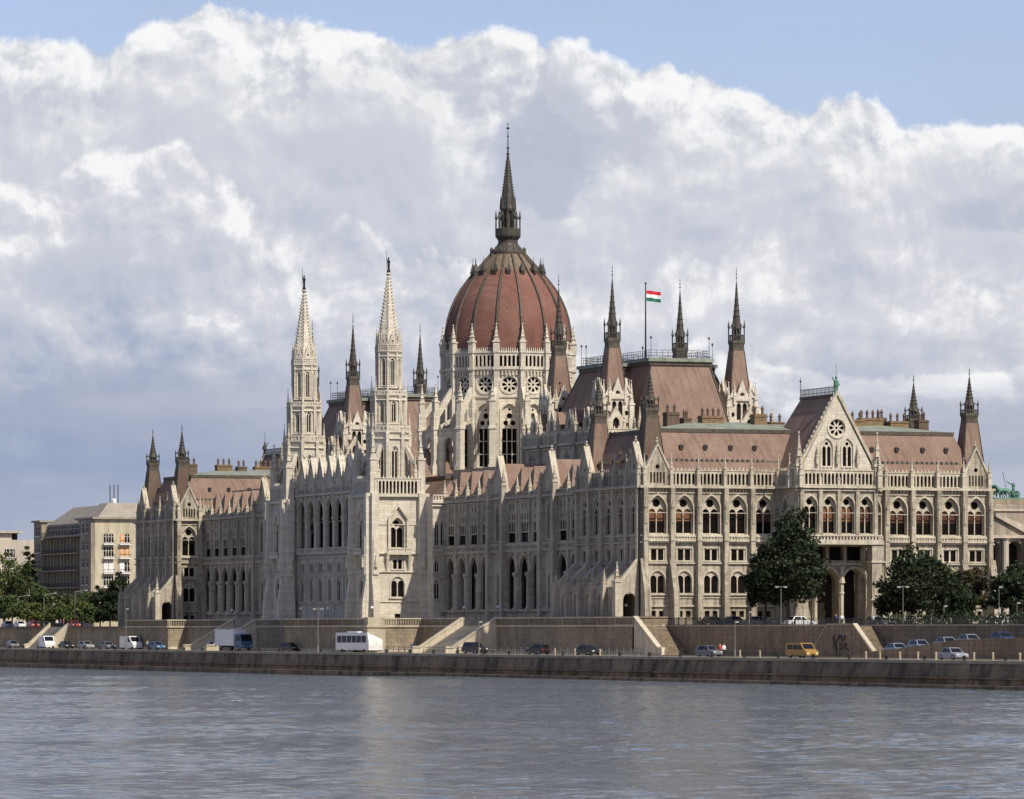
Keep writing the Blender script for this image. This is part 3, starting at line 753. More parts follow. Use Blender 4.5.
    for (cx_, dy, wd, hh) in spots:
        c = MB(M_brick if wd > 1.9 else M_darktile); c.box(-wd/2, wd/2, -0.9, 0.9, 0, hh); c.box(-wd/2-0.12, wd/2+0.12, -1.0, 1.0, hh*0.82, hh*0.9)
        c.mat(M_darktile)
        for k in range(max(2, int(wd/0.8))):
            t = -wd/2+0.4+k*(wd-0.8)/max(1, max(2, int(wd/0.8))-1)
            c.lathe([(0.2, hh), (0.2, hh+0.7), (0.3, hh+0.8), (0.05, hh+1.3)], 6, t, 0.0)
        part(c, 'chimney', loc=(cx_, y0+dy, 29.9+ZB))
    # spires on the corners
    dark = M_darktile
    for (x, y, tl) in ((3.0, y0+4.0 if not north else y0+6.2, dark), (3.0, y0+25.0 if not north else y0+26.2, M_tile if not north else M_darktile), (54.2, y0+4.0, M_tile), (54.6, y0+25, M_tile)):
        corner_spire(x, y, 21.4, 2.05, 31.0, 0.95, 32.5, 38.3, tl)
    # railing on the roof
    rl = MB(M_black)
    for k in range(24): rl.box(30+k*1.0, 30.06+k*1.0, y0+22, y0+22.06, 29.8, 31.0)
    rl.box(30, 53.5, y0+22, y0+22.05, 30.95, 31.05); rl.box(30, 53.5, y0+22, y0+22.05, 30.4, 30.46)
    part(rl, 'roof_railing')

def portal(y0, sgn):
    """gabled centre of the end front: four windows over an open porch. sgn=-1 projects south, +1 north"""
    fr = (21.7, y0-7.3, 0) if sgn < 0 else (34.3, y0+7.3, PI)
    W = 12.6; D = 7.3
    mb = MB(M_stone); tr = MB(M_trim)
    looks = [None, 'curtain', 'curtain', 'rust']
    for k in range(4):
        s = 0.45+2.925*(k+0.5)
        frame_of(mb, fr); mb.wall(s-1.4625, s+1.4625, 13.2, 21.0, [(arch(2.1, 14.1, 19.6, cx=s), 0.74)])
        _, ch = place(w_gothic(2.1, 5.5), PAR, fr, s, 14.1); pane_look(ch, looks[k])
    frame_of(mb, fr); mb.wall(0, 0.45, 13.2, 21); mb.wall(W-0.45, W, 13.2, 21)
    for e in [0.45+2.925*k for k in range(5)]:
        pier(mb, fr, e, 13.0, 20.75, 0.55, 0.4, steps=False)
        if 0 < e-0.45 < 11: place(pinnacle(2.6, 0.4, M_trim), PAR, fr, e, 21.1, -0.1)
    courses(tr, fr, -0.6, W+0.6, [(20.75, 0.35, 0.6), (20.35, 0.2, 0.35), (13.75, 0.22, 0.4), (12.55, 0.5, 0.95), (17.1, 0.1, 0.1)])
    balustrade(tr, fr, -0.3, W+0.3, 13.05, 13.95, 0.5, 0.15, -0.8)
    loggia(tr, fr, 0.3, W-0.3, d=-0.15)
    # sides, upper storey
    for a, ox, oy in ((-PI/2, 0, D), (PI/2, W, 0)):
        c, s_ = math.cos(fr[2]), math.sin(fr[2])
        f2 = (fr[0]+ox*c-oy*s_, fr[1]+ox*s_+oy*c, fr[2]+a)
        frame_of(mb, f2); mb.wall(0, D, 13.2, 21.0, [(arch(1.9, 14.1, 19.4, cx=D*0.36), 0.74)])
        place(w_gothic(1.9, 5.3), PAR, f2, D*0.36, 14.1)
        courses(tr, f2, 0.1, D, [(20.75, 0.34, 0.6), (13.75, 0.2, 0.4), (12.55, 0.5, 0.8)])
        loggia(tr, f2, 0.2, D-0.2, d=0.0)
        # lower side wall with arch
        frame_of(mb, f2); mb.plate([(0, 0.6), (D-0.9, 0.6), (D-0.9, 12.5), (0, 12.5)], [arch(3.2, 1.0, 9.2, 0.6, 6, D*0.44), rect(2.6, 10.3, 12.1, D*0.44)], 0.25, 0.95)
    # floor of the upper storey, porch roof
    frame_of(mb, fr); mb.box(0.25, W-0.25, 0.3, D, 12.5, 13.1)
    # porch: front piers at the corners, slender piers between, back wall with three great arches
    for e in (0.3, W-0.3):
        mb.box(e-0.95, e+0.95, -0.75, 1.2, 0.6, 12.5); mb.taper(e-1.4, e+1.4, -1.2, 1.4, 0.6, e-0.95, e+0.95, -0.75, 1.2, 3.6)
        mb.mat(M_trim); mb.box(e-1.1, e+1.1, -0.9, 1.3, 4.4, 4.7); mb.box(e-1.1, e+1.1, -0.9, 1.3, 9.9, 10.2); mb.mat(M_stone)
    arches = [(arch(3.4, 0.9, 8.9, 0.53, 8, c), 2.2) for c in (1.9, 6.3, 10.7)]+[(arch(1.5, 10.5, 12.2, 0.6, 4, c), 0.8) for c in (1.4, 4.6, 8.0, 11.2)]
    mb.wall(0.2, W-0.2, 0.6, 12.5, [(arch(3.5, 0.9, 9.1, 0.53, 8, c), 2.6) for c in (2.1, 6.3, 10.5)]+[(rect(2.3, 10.3, 12.3, c), 1.2) for c in (2.1, 4.9, 7.7, 10.5)], D-3.4)
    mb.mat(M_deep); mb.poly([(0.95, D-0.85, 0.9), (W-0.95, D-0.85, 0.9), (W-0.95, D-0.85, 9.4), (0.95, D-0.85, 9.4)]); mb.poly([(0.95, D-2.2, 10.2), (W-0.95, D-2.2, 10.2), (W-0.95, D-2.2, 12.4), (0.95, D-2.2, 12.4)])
    mb.mat(M_trim); mb.box(0.95, W-0.95, D-3.75, D-3.41, 9.6, 9.95)
    for c in (2.1, 6.3, 10.5):
        q = arch(3.5, 0.9, 9.1, 0.53, 8, c); q2 = arch(4.1, 0.9, 9.45, 0.53, 8, c); ring(mb, q, q2, D-3.62, D-3.4)
    for e in (4.2, 8.4):
        mb.lathe([(0.42, 0.6), (0.42, 1.6), (0.28, 1.8), (0.28, 5.2), (0.42, 5.5), (0.3, 5.7), (0.30, 9.4)], 8, e, D-3.75)
        mb.lathe([(0.5, 7.0), (0.2, 8.6), (0.02, 9.9)], 6, e, D-3.85)
    # stage steps
    mb.mat(M_coping); mb.box(-1.5, W+1.5, -3.0, D-3.5, 0.6, 0.9)
    # great gable
    frame_of(tr.mat(M_white), fr)
    z0, zt = 23.2, 34.3; cx = W/2; hw = 5.9
    sl_ = (zt-z0)/hw
    w_a = [arch(1.8, 23.9, 28.0, 0.8, 6, cx-1.62), arch(1.8, 23.9, 28.0, 0.8, 6, cx+1.62)]
    tr.plate([(cx-hw, z0), (cx+hw, z0), (cx, zt)], [w_a[0], w_a[1], circ(1.28, 29.55, cx, 20)], 0.5, 1.1)
    tr.mat(M_trim)
    for sg in (-1, 1):
        tr.prism_y([(cx+sg*(hw+0.35), z0-0.1), (cx+sg*(hw+0.35), z0+0.75), (cx, zt+0.75), (cx, zt+0.05)], 0.25, 1.35)
        for k in range(1, 16):
            t = k/16; x = cx+sg*(hw+0.35)*(1-t); z = z0+0.75+(zt-z0)*t
            tr.box(x-0.12, x+0.12, 0.65, 0.95, z-0.1, z+0.35)
    part(mb, 'portal_wall'); part(tr, 'portal_gable')
    for sx in (-1.62, 1.62): place(w_lancet(1.8, 4.1, M_white, 'gable_window'), PAR, fr, cx+sx, 23.9, 0.5)
    r_, _ = place(w_rose(1.28, M_white), PAR, fr, cx, 29.55, 0.5)
    for sx in (-3.2, 0.0, 3.2):
        place(pinnacle(3.6 if sx == 0 else 3.0, 0.45, M_trim, 'gable_pinnacle'), PAR, fr, cx+sx, 24.2, 0.2)
    for e in (0.1, W-0.1):
        place(pinnacle(8.0, 1.15, M_trim, 'portal_pinnacle'), PAR, fr, e, 21.0, 0.1)
        place(pinnacle(5.0, 0.7, M_trim, 'portal_pinnacle'), PAR, fr, e+(-0.9 if e < 1 else 0.9), 20.8, 1.4)
        place(pinnacle(5.0, 0.7, M_trim, 'portal_pinnacle'), PAR, fr, e, 20.8, -0.75)
    # roof
    r = MB(M_darktile); frame_of(r, fr)
    yb = 14.0
    r.mat(M_tile)
    r.poly([(cx-hw+0.1, 1.0, z0-0.2), (cx, 1.0, zt-0.1), (cx, yb, zt-0.1), (cx-hw+0.1, yb+4, z0-0.2)])
    r.poly([(cx+hw-0.1, 1.0, z0-0.2), (cx, 1.0, zt-0.1), (cx, yb, zt-0.1), (cx+hw-0.1, yb+4, z0-0.2)])
    r.poly([(cx-hw+0.1, yb+4, z0-0.2), (cx+hw-0.1, yb+4, z0-0.2), (cx, yb, zt-0.1)])
    r.mat(M_copper).box(cx-0.18, cx+0.18, 1.0, yb, zt-0.12, zt+0.25)
    ro = part(r, 'portal_roof')
    k_ = MB(M_black); frame_of(k_, fr)
    for z in (zt+0.55, zt+1.25): k_.box(cx-0.05, cx+0.05, 1.2, yb, z, z+0.08)
    n = 26
    for k in range(n+1): k_.box(cx-0.05, cx+0.05, 1.2+(yb-1.2)*k/n-0.03, 1.2+(yb-1.2)*k/n+0.03, zt+0.2, zt+1.35)
    k_.tube((cx, yb, zt), (cx, yb, zt+3.2), 0.07, 0.03); k_.lathe([(0.02, zt+2.4), (0.2, zt+2.6), (0.02, zt+2.8)], 6, cx, yb)
    part(k_, 'ridge_cresting', ro)
    G_ = 0.8
    st = MB(M_spire if sgn > 0 else M_statuegreen); frame_of(st, fr)
    st.lathe([(0.45, zt+0.2), (0.3, zt+0.8), (0.28, zt+1.0), (0.42, zt+1.5), (0.36, zt+2.1), (0.12, zt+2.35), (0.22, zt+2.55), (0.1, zt+2.85)], 8, cx, 0.8)
    st.tube((cx-0.3, 0.8, zt+2.0), (cx-0.65, 0.8, zt+2.7), 0.09); st.tube((cx+0.3, 0.8, zt+2.0), (cx+0.5, 0.8, zt+1.4), 0.09); st.tube((cx, 0.8, zt+2.6), (cx, 0.8, zt+4.6), 0.04)
    part(st, 'gable_statue')
    # vault of the block roof behind the gable
# ------------------------------------------------------------------ river galleries
GX = 5.5
def gallery(bays, y_hi, name_n):
    """bays: list of (width, kind) from north to south starting at y_hi; face at x=GX"""
    fr = (GX, y_hi, SIDE_W)
    mb = MB(M_river); tr = MB(M_river)
    L = sum(b[0] for b in bays); s = 0.0
    for wd, kind in bays:
        c = s+wd/2
        frame_of(mb, fr)
        if kind == 'bay':
            mb.wall(s, s+wd, 0.6, 12.6, [(arch(wd*0.74, 3.4, 12.0, 0.8, 6, c), 0.35)])
            mb.wall(s, s+wd, 12.6, 21.0, [(rect(wd*0.64, 13.9, 18.6, c), 0.5)])
            place(w_mullion(round(wd*0.64, 2), 4.7, M_river), PAR, fr, c, 13.9)
            # arch mouldings and carved head
            ring(mb, arch(wd*0.74, 3.4, 12.0, 0.8, 6, c), arch(wd*0.74+0.45, 3.4, 12.35, 0.8, 6, c), -0.16, 0.0)
            # little paired panels above the window
            for q in (-0.75, 0.75): mb.mat(M_blind); mb.poly([(x, -0.012, z) for x, z in arch(0.5, 19.1, 20.2, 0.8, 4, c+q)]); mb.mat(M_river)
            # tiled cross roof with a hipped front
            r = MB(M_tile); frame_of(r, fr)
            zr = 25.9; x0, x1 = s+0.25, s+wd-0.25
            r.poly([(x0, 0.5, 21.7), (x1, 0.5, 21.7), (c, 1.7, zr)])
            r.poly([(x1, 0.5, 21.7), (x1, 11, 21.7), (c, 11, zr), (c, 1.7, zr)])
            r.poly([(x0, 0.5, 21.7), (x0, 11, 21.7), (c, 11, zr), (c, 1.7, zr)])
            part(r, 'gallery_roof')
        else:
            mb.wall(s, s+wd, 0.6, 12.6, [(arch(1.7, 3.4, 9.0, 0.8, 6, c), 0.9)])
            mb.wall(s, s+wd, 12.6, 21.0, [(arch(1.7, 14.3, 19.9, 0.8, 6, c), 0.44)])
            place(w_gothic(1.7, 5.6, M_river, dep=0.2), PAR, fr, c, 14.3)
            mb.mat(M_river); gable_geo(mb, fr, c, wd-0.2, 21.0, 27.2, -0.05, 0.7, arcade=False); mb.mat(M_river)
            r = MB(M_tile); frame_of(r, fr)
            x0, x1 = s+0.15, s+wd-0.15; zr = 26.6
            r.poly([(x1, 0.7, 21.5), (x1, 11, 21.5), (c, 11, zr), (c, 0.7, zr)]); r.poly([(x0, 0.7, 21.5), (x0, 11, 21.5), (c, 11, zr), (c, 0.7, zr)])
            part(r, 'gallery_roof')
            for e in (s, s+wd):
                frame_of(tr, fr); tr.box(e-0.6, e+0.6, -0.9, 0.0, 0.6, 21.6)
                place(pinnacle(4.2, 0.8, M_river, 'gallery_pinnacle'), PAR, fr, e, 21.4, -0.4)
        for e in (s,):
            frame_of(tr, fr)
            tr.box(e-0.22, e+0.22, -0.35, -0.003, 12.6, 21.6)
            # round column of the arcade
            tr.lathe([(0.85, 3.0), (0.85, 3.5), (0.55, 3.8), (0.52, 8.3), (0.8, 8.8), (0.8, 9.1), (0.35, 9.3), (0.3, 12.4)], 10, e, -0.12)
            if kind == 'bay': place(pinnacle(3.4, 0.55, M_trim, 'gallery_pinnacle'), PAR, fr, e, 21.3, -0.1)
        s += wd
    courses(tr, fr, 0, L, [(20.8, 0.35, 0.5), (20.45, 0.2, 0.25), (13.6, 0.2, 0.35), (12.4, 0.25, 0.4), (17.0, 0.1, 0.1), (3.05, 0.3, 0.5), (0.6, 1.2, 0.3), (18.85, 0.1, 0.12)])
    balustrade(tr, fr, 0, L, 12.65, 13.6, 0.6, 0.12, -0.3)
    balustrade(tr, fr, 0, L, 21.15, 21.9, 0.6, 0.14, -0.1)
    # covered walk behind the arcade: near-black back sheet paints its shade; mullions, ceiling, floor
    frame_of(mb, fr)
    mb.mat(M_river); k = 0.0; s = 0.0
    for wd, kind in bays:
        c = s+wd/2; mb.box(s-0.2, s+0.2, 3.9, 4.19, 3.3, 12.6); mb.box(c-0.07, c+0.07, 4.1, 4.19, 3.3, 12.6); s += wd
    mb.mat(M_glass_and_shade); mb.poly([(0, 4.2, 0.6), (L, 4.2, 0.6), (L, 4.2, 12.6), (0, 4.2, 12.6)])
    mb.mat(M_river); mb.box(0, L, 0.9, 4.2, 12.5, 12.7); mb.box(0, L, 0.01, 4.2, 3.0, 3.38)
    # plain block behind
    mb.box(0, L, 6, 20, 12.7, 21.2); mb.mat(M_copper); mb.box(0, L, 10.8, 20, 25.2, 25.9); mb.mat(M_tile)
    mb.poly([(0, 10.8, 25.2), (L, 10.8, 25.2), (L, 9.6, 21.4), (0, 9.6, 21.4)])
    mb.mat(M_river); mb.wall(0, L, 21.2, 25.2, [], 10.9)
    part(mb, 'gallery_wall'); part(tr, 'gallery_arcade')
SB = [(5.6, 'bay')]*4+[(6.6, 'gable')]+[(5.75, 'bay')]*3+[(6.0, 'gable')]+[(5.45, 'bay')]*4
NBs = [(5.65, 'bay')]*6+[(7.4, 'gable')]+[(5.65, 'bay')]*3+[(6.6, 'gable')]+[(5.3, 'bay')]*2
# ------------------------------------------------------------------ one of the two white towers
def oct_stage(mb, ap, z0, z1, win=None, wz=(0, 1), ww=0.8):
    """octagonal storey, ap = apothem; openings on every face"""
    side = 2*ap*math.tan(PI/8)
    base = mb.o
    for k in range(8):
        a = k*PI/4
        # face whose outward normal is (sin a, -cos a)
        ox = base[0]+ap*math.sin(a)-math.cos(a)*side/2; oy = base[1]-ap*math.cos(a)-math.sin(a)*side/2
        keep = (mb.o, mb.c, mb.s)
        mb.frame(ox, oy, a)
        ops = [(arch(ww, wz[0], wz[1], 0.8, 4, side/2), 0.35)] if win else []
        mb.wall(0, side, z0, z1, ops)
        mb.o, mb.c, mb.s = keep
    return side
def oct_frames(cx, cy, ap):
    side = 2*ap*math.tan(PI/8)
    return [(cx+ap*math.sin(k*PI/4)-math.cos(k*PI/4)*side/2, cy-ap*math.cos(k*PI/4)-math.sin(k*PI/4)*side/2, k*PI/4) for k in range(8)], side
def oct_gallery(mb, ap, z, h):
    """projecting parapet round an octagon, with small openings"""
    mb.lathe([((ap-0.35)/math.cos(PI/8), z-0.55), ((ap)/math.cos(PI/8), z-0.1), ((ap+0.06)/math.cos(PI/8), z)], 8, 0, 0, PI/8)
    side = 2*ap*math.tan(PI/8); b = mb.o
    for k in range(8):
        a = k*PI/4; keep = (mb.o, mb.c, mb.s)
        mb.frame(b[0]+ap*math.sin(a)-math.cos(a)*side/2, b[1]-ap*math.cos(a)-math.sin(a)*side/2, a, b[2])
        n = 4; g = side/n
        mb.plate(rect(side, z, z+h, side/2), [rect(g*0.5, z+h*0.25, z+h*0.75, g*(q+0.5)) for q in range(n)], -0.02, 0.14)
        mb.o, mb.c, mb.s = keep
def river_tower(cx, cy, mirror):
    """square shaft, three octagonal storeys, crocketed spire, figure on top"""
    A = 4.65
    fS = (cx-A, cy-A, 0); fW = (cx-A, cy+A, SIDE_W); fN = (cx+A, cy+A, PI); fE = (cx+A, cy-A, PI/2)
    mb = MB(M_white); tr = MB(M_white)
    M = 2*A
    for fr in (fS, fW, fN, fE):
        frame_of(mb, fr)
        ops = [(arch(2.3, 13.6, 18.6, 0.8, 6, A), 1.0), (rect(2.0, 10.1, 11.8, A), 0.45), (arch(2.3, 5.5, 8.9, 0.56, 6, A), 0.5), (rect(1.0, 1.9, 2.8, A), 0.4)]
        mb.wall(0, M, 0.6, 22.5, ops)
        if fr in (fS, fW):
            _, ch = place(w_gothic(2.3, 5.0, M_white, ), PAR, fr, A, 13.6, 0.25)
            place(w_twin(2.0, 1.7, M_white), PAR, fr, A, 10.1); place(w_round(2.3, 3.4, M_white), PAR, fr, A, 5.5)
            mb.mat(M_deep); mb.poly([(x, 0.38, z) for x, z in rect(1.0, 1.9, 2.8, A)]); mb.mat(M_white)
        frame_of(tr, fr)
        # gabled surround and balcony
        tr.mat(M_white)
        tr.prism_y([(A-1.75, 18.0), (A-1.75, 18.5), (A, 21.0), (A, 20.4)], -0.5, -0.02); tr.prism_y([(A+1.75, 18.0), (A+1.75, 18.5), (A, 21.0), (A, 20.4)], -0.5, -0.02)
        for q in (-1.6, 1.6): tr.box(A+q-0.16, A+q+0.16, -0.42, -0.01, 13.3, 18.3)
        tr.box(A-2.1, A+2.1, -0.95, -0.01, 12.5, 12.8); balustrade(tr, fr, A-2.1, A+2.1, 12.8, 13.6, 0.42, 0.14, -0.85)
        for q in (-1.9, 1.9): tr.taper(A+q-0.1, A+q+0.1, -0.1, -0.01, 9.6, A+q-0.25, A+q+0.25, -0.9, -0.01, 12.5)
        for z, h, d in ((22.0, 0.35, 0.55), (17.4, 0.12, 0.12), (12.6, 0.2, 0.35), (9.6, 0.2, 0.25), (4.7, 0.15, 0.18), (0.6, 1.0, 0.2)): tr.box(-0.2, M+0.2, -d, -0.004, z, z+h)
        # parapet of the square top
        loggia(tr, fr, 0.6, M-0.6, 22.4, 25.0, -0.2, 0.62)
        # buttresses clasping the corners, spreading at the foot
        for e, sg in ((0.55, -1), (M-0.55, 1)):
            tr.box(e-0.62, e+0.62, -0.85, 0.0, 0.6, 22.6)
            tr.prism_x([(-0.85, 0.6), (-1.55, 0.6), (-1.45, 4.6), (-0.85, 8.4)], e-0.55, e+0.55)
            tr.box(e-0.45, e+0.45, -1.05, -0.85, 9.2, 15.0); tr.taper(e-0.45, e+0.45, -1.05, -0.85, 15.0, e-0.1, e+0.1, -0.9, -0.85, 16.6)
            # statue in a niche
            tr.lathe([(0.3, 10.4), (0.26, 11.5), (0.12, 12.1), (0.17, 12.3), (0.05, 12.5)], 6, e, -1.15)
    frame_of(mb, (0, 0, 0)); mb.box(cx-A+0.5, cx+A-0.5, cy-A+0.5, cy+A-0.5, 22.3, 22.5)
    tw = part(mb, 'river_tower'); part(tr, 'tower_dressings', tw)
    # octagonal storeys, local to the tower axis
    st = MB(M_white); st.frame(cx, cy, 0)
    oct_stage(st, 3.1, 22.5, 32.7, True, (24.2, 30.4), 1.25)
    oct_stage(st, 2.55, 32.7, 38.8, True, (34.3, 37.9), 0.85)
    oct_stage(st, 1.88, 38.8, 46.0, True, (40.4, 44.9), 0.7)
    st.lathe([(3.1/math.cos(PI/8), 32.3), (2.55/math.cos(PI/8), 32.9)], 8, 0, 0, PI/8, caps=False); st.lathe([(2.55/math.cos(PI/8), 38.5), (2.0/math.cos(PI/8), 39.0)], 8, 0, 0, PI/8, caps=False)
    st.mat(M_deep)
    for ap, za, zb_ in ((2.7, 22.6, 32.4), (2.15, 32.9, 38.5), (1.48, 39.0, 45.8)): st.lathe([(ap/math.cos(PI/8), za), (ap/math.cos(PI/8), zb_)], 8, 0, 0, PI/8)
    st.mat(M_white)
    for z, ap in ((31.6, 3.3), (23.8, 3.25), (38.0, 2.75), (45.2, 2.05), (34.0, 2.7), (40.0, 2.15)): st.lathe([(ap/math.cos(PI/8), z-0.12), (ap/math.cos(PI/8)+0.08, z), (ap/math.cos(PI/8), z+0.14)], 8, 0, 0, PI/8)
    oct_gallery(st, 3.35, 32.7, 1.1); oct_gallery(st, 2.8, 38.8, 0.8); oct_gallery(st, 2.1, 46.0, 0.9)
    # angle shafts on the eight corners
    for ap, za, zb_, rr in ((3.15, 22.5, 32.5, 0.30), (2.6, 33.6, 38.6, 0.24), (1.9, 39.5, 46.0, 0.18)):
        for k in range(8):
            a = PI/8+k*PI/4; st.lathe([(rr, za), (rr, zb_)], 5, ap/math.cos(PI/8)*math.cos(a), ap/math.cos(PI/8)*math.sin(a))
    so_ = part(st, 'octagonal_storey', tw)
    for fs, side, z, key in ((*oct_frames(cx, cy, 3.1), 24.2, (1.25, 6.2)), (*oct_frames(cx, cy, 2.55), 34.3, (0.85, 3.6)), (*oct_frames(cx, cy, 1.88), 40.4, (0.7, 4.5))):
        for k in (0, 6, 7, 1):
            place(w_lancet(key[0], key[1], M_white, 'tower_window'), tw, fs[k], side/2, z)
    # flying buttresses of the lowest octagon from the corner turrets
    fb = MB(M_white); fb.frame(cx, cy, 0)
    for sx in (-1, 1):
        for sy in (-1, 1):
            c = A-0.5; r0 = math.hypot(c, c); r1 = 3.2
            a = math.atan2(sy, sx); fb.frame(cx, cy, a)
            fb.prism_y([(r0, 25.2), (r0, 26.4), (r1, 30.6), (r1, 29.4)], -0.28, 0.28)
            fb.prism_y([(r0-0.2, 22.6), (r0-0.2, 25.4), (r1+1.2, 28.2), (r1+1.2, 27.4), (r0-0.9, 25.6), (r0-1.1, 22.6)], -0.14, 0.14)
            fb.frame(cx+sx*c, cy+sy*c, 0)
            fb.box(-0.6, 0.6, -0.6, 0.6, 22.4, 26.0)
            pinn_geo(fb, 6.8, 1.1, 0, 0, 25.6)
            for dx, dy in ((-0.9*sx, 0), (0, -0.9*sy)): pinn_geo(fb, 4.2, 0.6, dx, dy, 24.6)
    for ring_r, z, h, wd in ((3.45, 30.3, 5.6, 0.5), (2.8, 36.6, 5.4, 0.42), (2.02, 44.8, 5.0, 0.36)):
        for k in range(8):
            a = PI/8+k*PI/4; fb.frame(cx, cy, 0); pinn_geo(fb, h, wd, ring_r*math.cos(a), ring_r*math.sin(a), z)
            # ogee bracket below
            fb.frame(cx, cy, a); fb.prism_y([(ring_r+0.25, z-0.3), (ring_r-0.25, z+1.6), (ring_r-0.9, z+3.2), (ring_r-1.1, z+3.0), (ring_r-1.0, z-1.6)], -0.12, 0.12)
    part(fb, 'flying_buttresses', tw)
    for k in range(8):
        fs, side = oct_frames(cx, cy, 2.1)
        g = MB(M_white); frame_of(g, fs[k]); g.plate([(0.15, 47.0), (side-0.15, 47.0), (side/2, 49.4)], [circ(0.22, 47.7, side/2, 6)], 0, 0.15); part(g, 'tower_gablet', tw)
    # spire
    sp = MB(M_white); sp.frame(cx, cy, 0)
    sp.lathe([(2.05/math.cos(PI/8), 46.3), (1.55, 49.5), (0.20, 58.8)], 8, 0, 0, PI/8)
    for k in range(8):
        a = PI/8+k*PI/4
        for q in range(1, 20):
            t = q/20; r = 2.0*(1-t)+0.20*t; z = 47.2+11.5*t
            if t < 0.2: r = 2.1-(2.1-1.6)*t/0.2
            sp.frame(cx, cy, a); sp.taper(r-0.1, r+0.02, -0.09, 0.09, z-0.18, r+0.10, r+0.26, -0.07, 0.07, z+0.10)
    sp.frame(cx, cy, 0); sp.lathe([(0.25, 58.6), (0.5, 58.9), (0.2, 59.2)], 8)
    part(sp, 'spire', tw)
    fg = MB(M_black)
    fg.lathe([(0.34, 59.1), (0.3, 59.4), (0.18, 59.8), (0.22, 60.5), (0.28, 61.0), (0.10, 61.2), (0.15, 61.42), (0.07, 61.65)], 8, cx, cy)
    fg.tube((cx+0.22, cy, 60.9), (cx-0.05, cy-0.25, 60.4), 0.08); fg.tube((cx-0.2, cy, 60.9), (cx-0.34, cy, 61.5), 0.06); fg.tube((cx-0.34, cy, 59.7), (cx-0.34, cy, 63.0), 0.03)
    part(fg, 'herald_figure', tw)

